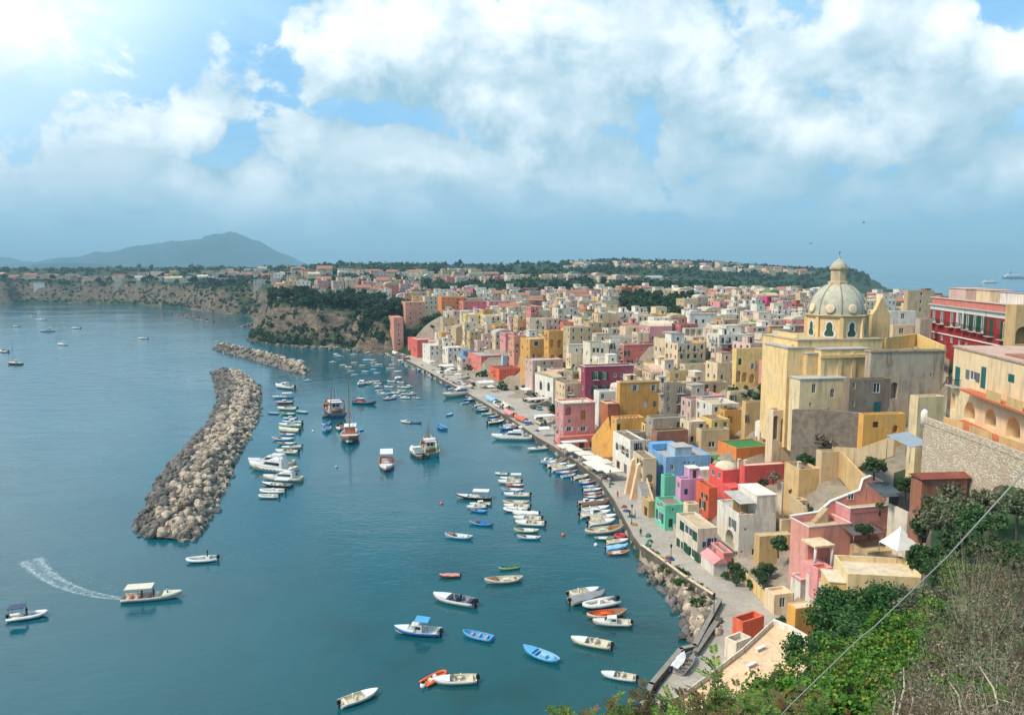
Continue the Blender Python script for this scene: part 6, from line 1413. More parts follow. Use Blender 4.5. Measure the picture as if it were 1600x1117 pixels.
def hull_mesh(L, B, hgt, sheer=.35, gozzo=False, floor=.12, open_from=0.0, open_to=1.0, thick=.09, keel=-.25):
    """lofted open shell: outside, gunwale, inside; slot 0 outside, 1 rim and inside"""
    sec = SECT_G if gozzo else SECT; mb = MB(); rings = []
    for t_, bb in sec:
        x = (t_ - .5) * L; b = max(bb * B / 2, .02); s = hgt + sheer * max(0, (t_ - .45) / .55) ** 2 + (sheer * .6 * max(0, (.3 - t_) / .3) ** 2 if gozzo else 0)
        k = keel + (hgt + .1) * max(0, (t_ - .72) / .28) ** 2 + ((hgt) * max(0, (.18 - t_) / .18) ** 2 if gozzo else 0)
        ib = max(b - thick, .004); fl = max(floor, k + .05)
        half = [(0, k), (b * .62, k + (s - k) * .22), (b * .93, k + (s - k) * .6), (b, s), (ib, s), (ib * .93, (s + fl) / 2), (ib * .8, fl)]
        rings.append([(x, y, z) for y, z in half] + [(x, -y, z) for y, z in half[1:]])
    n = 7; m = len(rings[0])
    for side in (0, 1):
        ids = [0] + ([1, 2, 3, 4, 5, 6] if side == 0 else [7, 8, 9, 10, 11, 12])
        for i in range(len(rings) - 1):
            for q in range(6):
                a, b_, c, d = rings[i][ids[q]], rings[i][ids[q + 1]], rings[i + 1][ids[q + 1]], rings[i + 1][ids[q]]
                mb.poly([a, d, c, b_] if side == 0 else [a, b_, c, d], 0 if q < 3 else 1, q < 3)
    for i in range(len(rings) - 1):
        mb.poly([rings[i][6], rings[i][12], rings[i + 1][12], rings[i + 1][6]], 1)
    r0 = rings[0]
    mb.poly([r0[k] for k in (0, 1, 2, 3)] + [r0[k] for k in (9, 8, 7)], 0)
    mb.poly([r0[3], r0[4], r0[10], r0[9]], 1); mb.poly([r0[4], r0[5], r0[6], r0[12], r0[11], r0[10]], 1)
    return mb
class Boat:
    def __init__(s, name, L): s.name, s.L, s.parts = name, L, []
    def add(s, nm, mb, mats, slots=None, weld=True, parent=None):
        me = mb.mesh(nm, mats)
        if weld: mb.weld(me)
        s.parts.append((nm, me, slots or {}, parent)); return len(s.parts) - 1
W_ = paint(BC['white']); CRM = paint(BC['cream']); DK = flat('black outboard', (36, 36, 40), .4); WOODB = flat('varnished wood', (150, 96, 56), .5, var=.25)
def deck(mb, L, B, t0, t1, z0, z1=None, sec=SECT, f=.97, mi=0, n=6):
    ts = [t0 + (t1 - t0) * k / n for k in range(n + 1)]; P = []
    for t_ in ts:
        b = float(np.interp(t_, [q[0] for q in sec], [q[1] for q in sec])) * B / 2 * f; z = z0 + ((z1 if z1 is not None else z0) - z0) * ((t_ - t0) / (t1 - t0)) ** 1.6
        P.append(((t_ - .5) * L, b, z))
    for a, c in zip(P, P[1:]):
        mb.poly([(a[0], -a[1], a[2]), (c[0], -c[1], c[2]), (c[0], 0, c[2] + .06), (a[0], 0, a[2] + .06)], mi); mb.poly([(a[0], 0, a[2] + .06), (c[0], 0, c[2] + .06), (c[0], c[1], c[2]), (a[0], a[1], a[2])], mi)
    a = P[0]; mb.poly([(a[0], -a[1], a[2]), (a[0], 0, a[2] + .06), (a[0], a[1], a[2]), (a[0], a[1], a[2] - .4), (a[0], -a[1], a[2] - .4)], mi)
def outboard(x, z, k=1.0):
    b = MB(); b.box(x - .42 * k, -.2 * k, z, x + .12 * k, .2 * k, z + .5 * k, 0, .06 * k); b.box(x - .2 * k, -.09 * k, z - .7 * k, x, .09 * k, z); return b
def seatbox(x0, x1, w_, z0, z1):
    b = MB(); b.box(x0, -w_ / 2, z0, x1, w_ / 2, z1); return b
PROTO = {}
def build_protos():
    # rowing boat
    p = PROTO['rowing_boat'] = Boat('rowing_boat', 4.6)
    p.add('hull', hull_mesh(4.6, 1.75, .55, .28, floor=.1), [W_, CRM], {0: 'hull', 1: 'inner'})
    for x in (-1.35, -.2, .85): p.add('bench', seatbox(x - .14, x + .14, 1.45 if x < .5 else 1.1, .36, .42), [WOODB], {0: 'trim'})
    b = MB(); b.bar((-1.2, .35, .47), (1.1, .55, .6), .03, 5); p.add('oar', b, [WOODB])
    # wooden double ended boat with foredeck and engine box
    p = PROTO['wooden_boat'] = Boat('wooden_boat', 6.2)
    p.add('hull', hull_mesh(6.2, 2.2, .62, .42, True, .12), [W_, CRM], {0: 'hull', 1: 'inner'})
    b = MB(); deck(b, 6.2, 2.2, .68, .98, .72, 1.0, SECT_G, .93); p.add('foredeck', b, [WOODB], {0: 'trim'})
    p.add('engine_box', seatbox(-.9, .1, .8, .12, .62), [CRM], {0: 'inner'})
    for x in (-1.9, .9): p.add('bench', seatbox(x - .16, x + .16, 1.6, .42, .48), [WOODB], {0: 'trim'})
    b = MB(); b.bar((-2.85, 0, .6), (-2.1, 0, .95), .035, 5); p.add('tiller', b, [WOODB])
    # open motorboat
    p = PROTO['motorboat'] = Boat('motorboat', 5.8)
    p.add('hull', hull_mesh(5.8, 2.15, .68, .22, floor=.15), [W_, W_], {0: 'hull', 1: 'inner'})
    b = MB(); deck(b, 5.8, 2.15, .62, .985, .76, .9, SECT, .95); p.add('foredeck', b, [W_], {0: 'deck'})
    b = MB(); b.idx([(.5, -.8, .8), (.5, .8, .8), (.2, .7, 1.2), (.2, -.7, 1.2), (.46, -.8, .8), (.46, .8, .8), (.16, .7, 1.2), (.16, -.7, 1.2)], [(0, 1, 2, 3), (7, 6, 5, 4), (2, 6, 7, 3), (1, 5, 6, 2), (0, 3, 7, 4)]); p.add('windscreen', b, [M['glass']])
    for y in (-.45, .45): b = MB(); b.box(-.7, y - .28, .15, -.15, y + .28, .55); b.box(-.82, y - .28, .5, -.68, y + .28, 1.0); p.add('seat', b, [CRM], {0: 'seat'})
    p.add('stern_bench', seatbox(-2.4, -1.95, 1.6, .15, .6), [CRM], {0: 'seat'})
    p.add('outboard_motor', outboard(-2.9, .55), [DK])
    # inflatable
    p = PROTO['inflatable_boat'] = Boat('inflatable_boat', 5.4)
    b = MB(); pts = [(-2.7, -.92, .42), (-1.2, -.95, .42), (.6, -.92, .44), (1.6, -.75, .5), (2.3, -.4, .6), (2.55, 0, .66), (2.3, .4, .6), (1.6, .75, .5), (.6, .92, .44), (-1.2, .95, .42), (-2.7, .92, .42)]
    b.tube(pts, [.2] + [.27] * 9 + [.2], 10); p.add('tube', b, [W_], {0: 'hull'})
    b = MB(); b.idx([(-2.3, -.75, .2), (1.5, -.65, .22), (2.3, 0, .4), (1.5, .65, .22), (-2.3, .75, .2), (-2.3, -.3, -.2), (1.2, -.2, -.15), (1.2, .2, -.15), (-2.3, .3, -.2)], [(0, 1, 2, 3, 4), (0, 5, 6, 1), (4, 3, 7, 8), (1, 6, 2), (2, 7, 3), (6, 7, 2), (5, 8, 7, 6), (0, 4, 8, 5)]); p.add('hull', b, [W_], {0: 'inner'})
    b = MB(); b.box(-.3, -.35, .2, .3, .35, 1.0, 0, .06); p.add('console', b, [W_], {0: 'deck'})
    p.add('seat', seatbox(-1.2, -.6, 1.0, .2, .62), [DK], {0: 'seat'})
    p.add('outboard_motor', outboard(-2.55, .5), [DK])
    # cabin boat
    p = PROTO['cabin_boat'] = Boat('cabin_boat', 7.2)
    p.add('hull', hull_mesh(7.2, 2.5, .78, .4, floor=.2), [W_, W_], {0: 'hull', 1: 'inner'})
    b = MB(); deck(b, 7.2, 2.5, .55, .985, .88, 1.15, SECT, .96); p.add('foredeck', b, [W_], {0: 'deck'})
    b = MB(); b.idx([(-.9, -.85, .5), (1.5, -.75, .9), (1.5, .75, .9), (-.9, .85, .5), (-.9, -.75, 1.75), (.75, -.65, 1.65), (.75, .65, 1.65), (-.9, .75, 1.75)], [(3, 2, 1, 0), (4, 5, 6, 7), (0, 1, 5, 4), (1, 2, 6, 5), (2, 3, 7, 6), (3, 0, 4, 7)]); ci = p.add('cabin', b, [W_], {0: 'deck'})
    b = MB(); b.poly([(-.7, -.835, 1.1), (.8, -.735, 1.15), (.6, -.70, 1.5), (-.7, -.79, 1.55)]); p.add('window', b, [M['glass']], None, False, ci)
    b = MB(); b.poly([(-.7, .835, 1.1), (.8, .735, 1.15), (.6, .70, 1.5), (-.7, .79, 1.55)]); p.add('window', b, [M['glass']], None, False, ci)
    b = MB(); b.poly([(1.40, -.6, 1.05), (1.40, .6, 1.05), (.92, .55, 1.55), (.92, -.55, 1.55)]); p.add('windscreen', b, [M['glass']], None, False, ci)
    p.add('stern_bench', seatbox(-3.1, -2.5, 1.9, .2, .62), [CRM], {0: 'seat'}); p.add('outboard_motor', outboard(-3.6, .6, 1.1), [DK])
    # launch with a canopy on posts
    p = PROTO['canopy_boat'] = Boat('canopy_boat', 9.5)
    p.add('hull', hull_mesh(9.5, 2.9, .8, .45, floor=.2), [W_, CRM], {0: 'hull', 1: 'inner'})
    b = MB(); deck(b, 9.5, 2.9, .68, .985, .95, 1.25, SECT, .95); p.add('foredeck', b, [WOODB], {0: 'deck'})
    b = MB(); b.box(-4.1, -1.15, 2.35, .2, 1.15, 2.45); b.box(-4.1, -1.2, 2.2, .2, -1.15, 2.45); b.box(-4.1, 1.15, 2.2, .2, 1.2, 2.45); ci = p.add('canopy', b, [CRM], {0: 'canopy'})
    for x in (-4.0, -2.0, .1):
        for y in (-1.05, 1.05): b = MB(); b.bar((x, y, .5), (x, y, 2.36), .035, 5); p.add('post', b, [M['steel']], None, True, ci)
    for x in (-3.4, -2.0, -.6): p.add('bench', seatbox(x - .2, x + .2, 1.9, .2, .62), [CRM], {0: 'seat'})
    b = MB(); b.box(.5, -.5, .2, 1.1, .5, 1.15, 0, .05); p.add('console', b, [W_], {0: 'deck'})
    # covered boat
    p = PROTO['covered_boat'] = Boat('covered_boat', 5.4)
    p.add('hull', hull_mesh(5.4, 2.0, .6, .25, floor=.15), [W_, CRM], {0: 'hull', 1: 'inner'})
    b = MB(); deck(b, 5.4, 2.0, .02, .985, .64, .86, SECT, 1.03, 0, 12)
    for i, v in enumerate(b.v): b.v[i] = (v[0], v[1], v[2] + (.22 if abs(v[1]) < .01 else 0) + (.05 * math.sin(v[0] * 3)))
    p.add('cover', b, [W_], {0: 'deck'}); p.add('outboard_motor', outboard(-2.7, .5, .8), [DK])
    # yacht
    p = PROTO['motor_yacht'] = Boat('motor_yacht', 14.0)
    p.add('hull', hull_mesh(14, 3.9, 1.5, .7, floor=.9, keel=-.5), [W_, W_], {0: 'hull', 1: 'inner'})
    b = MB(); deck(b, 14, 3.9, .40, .985, 1.62, 2.1, SECT, .97, 0, 10); p.add('foredeck', b, [W_], {0: 'deck'})
    b = MB(); b.idx([(-4.2, -1.5, 1.0), (3.4, -1.1, 1.75), (3.4, 1.1, 1.75), (-4.2, 1.5, 1.0), (-4.2, -1.35, 3.0), (.9, -1.05, 2.9), (.9, 1.05, 2.9), (-4.2, 1.35, 3.0)], [(3, 2, 1, 0), (4, 5, 6, 7), (0, 1, 5, 4), (1, 2, 6, 5), (2, 3, 7, 6), (3, 0, 4, 7)]); ci = p.add('cabin', b, [W_], {0: 'deck'})
    for s_ in (-1, 1):
        b = MB(); b.poly([(-3.4, s_ * 1.47, 2.05), (1.6, s_ * 1.26, 2.15), (.9, s_ * 1.12, 2.72), (-3.4, s_ * 1.40, 2.75)]); p.add('window', b, [M['glass']], None, False, ci)
        for k in range(4): b = MB(); b.lathe([(.01, 0), (.16, 0), (.16, .02), (.01, .02)], 10); b.v = [(v[0] + 1 - k * 1.1, s_ * (1.93 + (.005 if k < 9 else 0)) + s_ * v[2] - s_ * .06 * max(0, 1 - k), v[1] + .95) for v in b.v]; p.add('porthole', b, [DK])
    b = MB(); b.poly([(3.2, -.95, 1.95), (3.2, .95, 1.95), (1.2, .9, 2.8), (1.2, -.9, 2.8)]); b.v = [(v[0] + .06, v[1], v[2] + .06) for v in b.v]; p.add('windscreen', b, [M['glass']], None, False, ci)
    b = MB(); b.box(-4.0, -1.2, 3.0, -.4, 1.2, 3.5, 0, .12); p.add('flybridge', b, [W_], {0: 'deck'})
    b = MB(); b.bar((-3.6, -1.2, 3.0), (-3.2, -1.0, 4.6), .09, 6); b.bar((-3.6, 1.2, 3.0), (-3.2, 1.0, 4.6), .09, 6); b.box(-3.7, -1.1, 4.55, -2.4, 1.1, 4.7); p.add('radar_arch', b, [W_], None, False)
    b = MB(); b.tube([(2.2, -1.5, 2.5), (4.5, -1.0, 2.75), (6.6, -.1, 3.0), (6.6, .1, 3.0), (4.5, 1.0, 2.75), (2.2, 1.5, 2.5)], .025, 4); p.add('bow_rail', b, [M['steel']])
    b = MB(); b.box(-7.3, -1.6, .45, -6.1, 1.6, .6); p.add('stern_platform', b, [WOODB])
    # trawler
    p = PROTO['fishing_trawler'] = Boat('fishing_trawler', 14.0)
    p.add('hull', hull_mesh(14, 4.4, 1.4, 1.2, floor=.8, keel=-.5), [paint(BC['teal']), W_], {0: 'hull', 1: 'inner'})
    b = MB(); deck(b, 14, 4.4, .72, .985, 1.6, 2.4, SECT, .93); p.add('foredeck', b, [WOODB], {0: 'trim'})
    b = MB(); b.box(-4.2, -1.15, .8, -.8, 1.15, 3.1, 0, .06); ci = p.add('wheelhouse', b, [W_], {0: 'deck'})
    for y in (-.7, .1): b = MB(); b.box(-4.2, y, 2.2, -4.08, y + .6, 2.8); p.add('window', b, [M['glass']], None, True, ci)
    b = MB(); b.box(-4.5, -1.35, 3.1, -.5, 1.35, 3.22); p.add('roof', b, [W_], {0: 'canopy'}, True, ci)
    for k in range(3): b = MB(); b.box(-.93, -.95 + k * .68, 2.3, -.83, -.42 + k * .68, 2.9); p.add('window', b, [M['glass']], None, True, ci)
    for s_ in (-1, 1):
        for k in range(3): b = MB(); b.box(-3.9 + k * 1.1, s_ * 1.12 - .03, 2.25, -3.2 + k * 1.1, s_ * 1.12 + .03, 2.85); p.add('window', b, [M['glass']], None, True, ci)
    b = MB(); b.bar((-2.2, 0, 3.5), (-2.2, 0, 8.0), .1, 6, 0, .05); b.bar((-2.9, 0, 6.2), (-1.5, 0, 6.2), .05, 5); b.bar((-2.6, 0, 7.2), (-1.8, 0, 7.2), .05, 5); b.bar((-2.2, 0, 7.6), (5.8, 0, 2.6), .02, 3); b.bar((-2.2, 0, 7.6), (-6.6, 0, 3.4), .02, 3); b.bar((-2.2, -.9, 3.1), (-2.2, -.6, 5.4), .04, 4); b.bar((-2.2, .9, 3.1), (-2.2, .6, 5.4), .04, 4); b.bar((2.6, 0, .9), (2.6, 0, 5.6), .09, 5); b.bar((2.6, 0, 2.2), (-.4, .5, 4.9), .06, 4); b.bar((2.6, 0, 2.2), (5.4, -.6, 4.4), .05, 4)
    for y in (-1.9, 1.9): b.bar((-2.2, 0, 7), (-2.6, y, 1.4), .018, 3); b.bar((2.6, 0, 5.5), (3, y * .9, 1.7), .018, 3)
    p.add('mast', b, [M['steel']], None, False)
    b = MB(); b.bar((-6.5, -1.6, 1.4), (-6.3, -1.4, 4.0), .1, 6); b.bar((-6.5, 1.6, 1.4), (-6.3, 1.4, 4.0), .1, 6); b.bar((-6.3, -1.5, 3.9), (-6.3, 1.5, 3.9), .1, 6); p.add('net_gantry', b, [paint(BC['red'])], None, False)
    b = MB(); b.lathe([(.02, -1.1), (.55, -1.1), (.55, 1.1), (.02, 1.1)], 12); b.v = [(v[0] - 5.5, v[2], v[1] + 1.5) for v in b.v]; p.add('net_drum', b, [paint(BC['brown'])])
    for k in range(5):
        b = MB(); x, y = 1 + (k % 3) * .9, -.8 + (k // 3) * 1.3; b.box(x, y, .82, x + .7, y + .5, 1.2 + .1 * (k % 2)); p.add('fish_crate', b, [paint(BC[('blue', 'red', 'white', 'yellow', 'orange')[k]])])
    b = MB()
    for k in range(7): a = k * .9; b.bar((1.2 + .3 * math.cos(a), .3 * math.sin(a) + 1.3, .82), (1.2 + .1 * math.cos(a), 1.3 + .1 * math.sin(a), 1.3 + .1 * (k % 2)), .3, 6, 0, .15)
    p.add('net_pile', b, [paint(BC['coral'])], None, False)
    # wooden cutter with a mast
    p = PROTO['wooden_cutter'] = Boat('wooden_cutter', 11.0)
    p.add('hull', hull_mesh(11, 3.6, 1.1, .8, True, .5, keel=-.4), [paint(BC['brown']), W_], {0: 'hull', 1: 'inner'})
    b = MB(); deck(b, 11, 3.6, .58, .975, 1.15, 1.75, SECT_G, .92); p.add('foredeck', b, [paint(BC['cream'])], {0: 'deck'})
    b = MB(); b.box(-3.0, -.95, .6, -.4, .95, 2.3, 0, .08); ci = p.add('wheelhouse', b, [paint(BC['coral'])], {0: 'trim'})
    for s_ in (-1, 1): b = MB(); b.box(-2.6, s_ * .93 - .03, 1.55, -.9, s_ * .93 + .03, 2.05); p.add('window', b, [M['glass']], None, True, ci)
    b = MB(); b.box(-3.3, -1.15, 2.3, -.2, 1.15, 2.42); p.add('roof', b, [W_], None, True, ci)
    b = MB(); b.bar((1.0, 0, .9), (1.0, 0, 12.5), .11, 6, 0, .05); b.bar((1.0, 0, 12), (5.4, 0, 2.0), .02, 3); b.bar((1.0, 0, 12), (-5.2, 0, 1.6), .02, 3); b.bar((1.0, 0, 3.0), (-3.6, 0, 3.3), .07, 5); p.add('mast', b, [flat('varnished spar', (176, 124, 76), .5)], None, False)
    # sailing yacht
    p = PROTO['sailing_boat'] = Boat('sailing_boat', 10.0)
    p.add('hull', hull_mesh(10, 3.0, 1.0, .3, floor=.6, keel=-.4), [W_, W_], {0: 'hull', 1: 'inner'})
    b = MB(); deck(b, 10, 3.0, .36, .985, 1.05, 1.28, SECT, .96, 0, 10); p.add('deck', b, [W_], {0: 'deck'})
    b = MB(); b.box(-1.2, -.8, 1.0, 1.8, .8, 1.55, 0, .15); p.add('cabin', b, [W_], {0: 'deck'})
    b = MB(); b.bar((.6, 0, 1.1), (.6, 0, 13), .09, 6, 0, .05); b.bar((.6, 0, 2.3), (-3.6, 0, 2.3), .07, 5); b.bar((.6, 0, 12.8), (4.8, 0, 1.3), .015, 3); b.bar((.6, 0, 12.8), (-4.8, 0, 1.1), .015, 3); b.bar((.6, -.9, 6.5), (.6, .9, 6.5), .03, 4); p.add('mast', b, [M['steel']], None, False)
    b = MB(); b.tube([(.4, 0, 2.5), (-1.5, 0, 2.55), (-3.5, 0, 2.48)], [.16, .2, .1], 7); p.add('furled_sail', b, [CRM])
build_protos()
BOATS = []
def boat(kind, p0, p1, hull='white', inner=None, deckc=None, label=None, zone=None, seat=None, trim=None, can=None, z=0.0, group=None, lw=None):
    """p0 the bow and p1 the stern, as the points of the picture where they meet the water"""
    pr = PROTO[kind]; a = Vector(G(*p0, z + .35)); b = Vector(G(*p1, z + .35)); d = a - b; L = d.length
    c = (a + b) / 2; s = max(.62, min(1.7, L / pr.L)); rt = empty(kind, (c.x, c.y, z), math.atan2(d.y, d.x))
    rt.scale = (s, s * (lw or 1), s); rt.rotation_euler = (R(RND.uniform(-1.5, 1.5)) if z == 0 else 0, 0, math.atan2(d.y, d.x))
    inner = inner or ('cream' if hull in ('white', 'cream', 'offwhite') else 'white')
    cols = dict(hull=hull, inner=inner, deck=deckc or ('white' if kind != 'covered_boat' else hull), seat=seat or 'cream', trim=trim, canopy=can)
    made = []
    for nm, me, slots, par in pr.parts:
        o = link(nm, me, rt if par is None else made[par]); made.append(o)
        for k, role in slots.items():
            if cols.get(role):
                o.material_slots[k].link = 'OBJECT'; o.material_slots[k].material = paint(BC[cols[role]])
    nice = dict(offwhite='off white', lightblue='light blue', skyblue='pale blue', palegreen='pale green', darkbrown='dark brown', darkgrey='dark grey').get(hull, hull)
    if label: tag(rt, label, 'boat', group)
    else: later(rt, zone, nice + ' ' + kind.replace('_', ' '), 'boat', group or ('boats ' + zone), 'v')
    BOATS.append(rt); return rt
# --- single boats on open water, near to far
boat('motorboat', (591, 1079), (531, 1100), 'white', label='white open motorboat nearest the bottom edge, pointing right')
boat('motorboat', (677, 1064), (745, 1061), 'white', 'cream', label='white motorboat with cream seats lying in front of the orange inflatable')
ib = boat('inflatable_boat', (697, 1049), (661, 1068), 'orange', 'orange', label='orange inflatable dinghy half hidden behind a white motorboat')
boat('motorboat', (939, 1052), (994, 1060), 'white', label='white motorboat close to the plants at the bottom of the slope')
boat('wooden_boat', (818, 1013), (875, 1034), 'lightblue', 'skyblue', trim='lightblue', label='sky blue wooden boat with open deck, pointing to the upper left')
boat('rowing_boat', (723, 988), (769, 998), 'lightblue', 'lightblue', trim='pink', label='small blue rowing boat with pink benches')
boat('cabin_boat', (616, 984), (688, 989), 'blue', 'white', can='lightblue', label='white and blue cabin boat with a blue sunshade')
cb = BOATS[-1]
b = MB(); b.idx([(-1.9, -.95, 2.3), (.2, -.95, 2.45), (.2, .95, 2.45), (-1.9, .95, 2.3), (-1.9, -.95, 2.36), (.2, -.95, 2.51), (.2, .95, 2.51), (-1.9, .95, 2.36)], [(3, 2, 1, 0), (4, 5, 6, 7), (0, 1, 5, 4), (1, 2, 6, 5), (2, 3, 7, 6), (3, 0, 4, 7)]); su = b.obj('sunshade', paint(BC['lightblue']), cb)
for sx, sy in ((-1.8, -.85), (-1.8, .85), (.1, -.85), (.1, .85)): b = MB(); b.bar((sx, sy, .7), (sx, sy, 2.35), .03, 5); b.obj('post', M['steel'], su)
boat('motorboat', (892, 999), (955, 1010), 'cream', 'cream', label='cream open motorboat with a white console, alone near the shore')
boat('motorboat', (677, 932), (742, 944), 'white', 'grey', seat='navy', label='large white open motorboat with blue cushions and fenders')
boat('wooden_boat', (757, 909), (817, 904), 'offwhite', 'cream', label='long cream boat with white fenders below the small green dinghy')
boat('rowing_boat', (779, 888), (811, 884), 'palegreen', 'green', label='little pale green rowing dinghy')
boat('covered_boat', (686, 899), (719, 898), 'brown', 'brown', 'pink', label='small boat under a brown cover, alone in mid harbour')
g_ = 'moored below the rocky shore'
boat('motorboat', (936, 921), (888, 930), 'white', zone=g_); boat('covered_boat', (946, 929), (891, 941), 'grey', deckc='grey', zone=g_); boat('inflatable_boat', (911, 949), (965, 938), 'white', zone=g_)
boat('wooden_boat', (979, 957), (917, 962), 'cream', 'orange', zone=g_); boat('cabin_boat', (926, 972), (986, 974), 'offwhite', zone=g_)
boat('inflatable_boat', (291, 876), (341, 872), 'white', label='white inflatable boat with people crossing near the tip of the breakwater')
r_ = boat('inflatable_boat', (75, 958), (12, 966), 'white', label='white inflatable boat with a dark blue sunshade')
b = MB(); b.box(-2.5, -1.0, 2.0, -.3, 1.0, 2.08); su = b.obj('sunshade', paint(BC['navy']), r_)
for sx, sy in ((-2.3, -.9), (-2.3, .9), (-.5, -.9), (-.5, .9)): b = MB(); b.bar((sx, sy, .5), (sx, sy, 2.02), .03, 5); b.obj('post', M['steel'], su)
TOUR = boat('canopy_boat', (285, 929), (191, 936), 'offwhite', 'cream', 'cream', can='cream', seat='red', label='excursion boat with a cream canopy and a curved wake', lw=.95)
# --- mid harbour
boat('canopy_boat', (713, 776), (768, 778), 'darkbrown', 'white', 'white', can='white', label='dark hulled launch with a white canopy in mid harbour')
boat('cabin_boat', (734, 788), (767, 787), 'white', zone='below the dark launch'); boat('motorboat', (729, 792), (760, 791), 'white', zone='below the dark launch'); boat('wooden_boat', (734, 796), (762, 799), 'blue', 'lightblue', zone='below the dark launch')
boat('wooden_boat', (733, 816), (771, 819), 'lightblue', 'blue', label='light blue wooden boat alone under the dark launch')
boat('wooden_boat', (695, 836), (739, 840), 'skyblue', 'white', label='white boat with a pale blue hull alone left of the boat string')
boat('canopy_boat', (604, 737), (604, 717), 'white', 'coral', can='white', label='small white boat with a white roof and red seats, end on in mid harbour')
z_ = 'in the long string off the quay'
for k, (x0, y0, x1, y1, kd, hc) in enumerate([(774, 739, 793, 740, 'motorboat', 'white'), (784, 747, 814, 747, 'canopy_boat', 'white'), (778, 753, 814, 753, 'motorboat', 'white'), (790, 757, 819, 758, 'wooden_boat', 'coral'), (783, 765, 819, 766, 'wooden_boat', 'lightblue'), (787, 773, 828, 774, 'motorboat', 'white'),
        (786, 785, 827, 785, 'wooden_boat', 'cream'), (787, 791, 828, 792, 'motorboat', 'offwhite'), (787, 796, 826, 798, 'inflatable_boat', 'white'), (801, 803, 842, 803, 'covered_boat', 'white'), (802, 810, 846, 811, 'motorboat', 'cream'), (805, 817, 851, 819, 'motorboat', 'white'), (803, 828, 842, 829, 'wooden_boat', 'palegreen'), (808, 838, 845, 840, 'wooden_boat', 'skyblue')]):
    boat(kd, (x0, y0), (x1, y1), hc, can='white', zone=z_)
boat('fishing_trawler', (512, 634), (530, 656), 'navy', 'grey', 'offwhite', label='dark fishing trawler seen from its stern, with white wheelhouse', can='white')
boat('fishing_trawler', (588, 631), (552, 629), 'teal', 'brown', 'coral', label='blue fishing trawler with a rust red wheelhouse', can='white')
boat('fishing_trawler', (668, 692), (674, 714), 'teal', 'palegreen', 'white', label='green and white trawler with nets beside a small brown boat', can='white')
boat('cabin_boat', (643, 703), (661, 716), 'brown', 'white', label='small brown and white cabin boat tied to the trawler')
boat('wooden_cutter', (545, 696), (549, 674), 'brown', 'white', 'cream', label='brown wooden cutter with a tall varnished mast')
boat('wooden_boat', (531, 676), (535, 661), 'white', 'brown', label='white boat with brown inside tied beside the cutter')
boat('rowing_boat', (509, 676), (511, 667), 'lightblue', 'skyblue', label='light blue dinghy below the dark trawler, nearer the cutter'); boat('rowing_boat', (508, 667), (510, 659), 'skyblue', 'lightblue', label='pale blue dinghy just behind another dinghy below the trawler')
boat('covered_boat', (556, 673), (566, 671), 'lightblue', deckc='lightblue', label='light blue covered dinghy right of the cutter'); boat('rowing_boat', (503, 652), (513, 648), 'skyblue', label='pale blue dinghy tied to the left side of the dark trawler')
boat('cabin_boat', (626, 658), (642, 660), 'cream', label='cream fishing boat with a red cabin in mid harbour', trim='red'); boat('wooden_boat', (659, 660), (641, 660), 'teal', 'blue', label='blue wooden boat tied stern to stern with the cream one')
boat('covered_boat', (697, 649), (706, 646), 'skyblue', deckc='skyblue', label='round pale blue covered dinghy near the quay'); boat('rowing_boat', (684, 665), (695, 671), 'blue', 'lightblue', label='bright blue rowing boat near the trawler')
# --- raft of small boats
z_ = 'in the raft mid harbour'
rr = random.Random(5)
for (x, y) in [(560, 460), (628, 450), (705, 432), (722, 452), (722, 490), (742, 525), (792, 558), (840, 488), (865, 432), (930, 402), (960, 442), (972, 490), (1042, 492), (858, 555), (885, 602), (825, 612), (902, 550), (968, 530), (1003, 560), (1005, 600), (1076, 562), (1122, 600), (760, 545), (925, 575)]:
    u, v = 480 + x / 6.57, 530 + y / 6.57; a = rr.uniform(-.35, .35) + rr.choice((0, 0, 1.0)); l = rr.uniform(6, 7.6) if x != 560 else 10
    boat(rr.choice(('motorboat', 'motorboat', 'cabin_boat', 'covered_boat', 'wooden_boat')), (u - l * math.cos(a), v + .25 * l * math.sin(a)), (u + l * math.cos(a), v - .25 * l * math.sin(a)), rr.choice(('white', 'white', 'white', 'white', 'cream', 'offwhite')) if x not in (885, 858, 825) else ('blue' if x > 850 else 'red'), zone=z_, lw=1.25)
z_ = 'moored below the headland'
for (x, y) in [(200, 82), (288, 86), (410, 112), (478, 157), (300, 155), (335, 174), (262, 235), (487, 238), (365, 265), (425, 285), (450, 325), (490, 362), (570, 265), (610, 215), (672, 212), (685, 238), (740, 257), (600, 330), (695, 275), (680, 310), (720, 345), (850, 300), (870, 262), (930, 330), (620, 138), (670, 150)]:
    u, v = 480 + x / 6.57, 530 + y / 6.57; a = rr.uniform(-.3, .3); l = rr.uniform(4.4, 6.0) * rr.choice((1, -1))
    boat(rr.choice(('motorboat', 'covered_boat', 'rowing_boat', 'cabin_boat')), (u - l * math.cos(a), v - .3 * l * math.sin(a)), (u + l * math.cos(a), v + .3 * l * math.sin(a)), rr.choice(('white', 'white', 'white', 'offwhite', 'skyblue', 'cream')), zone=z_)
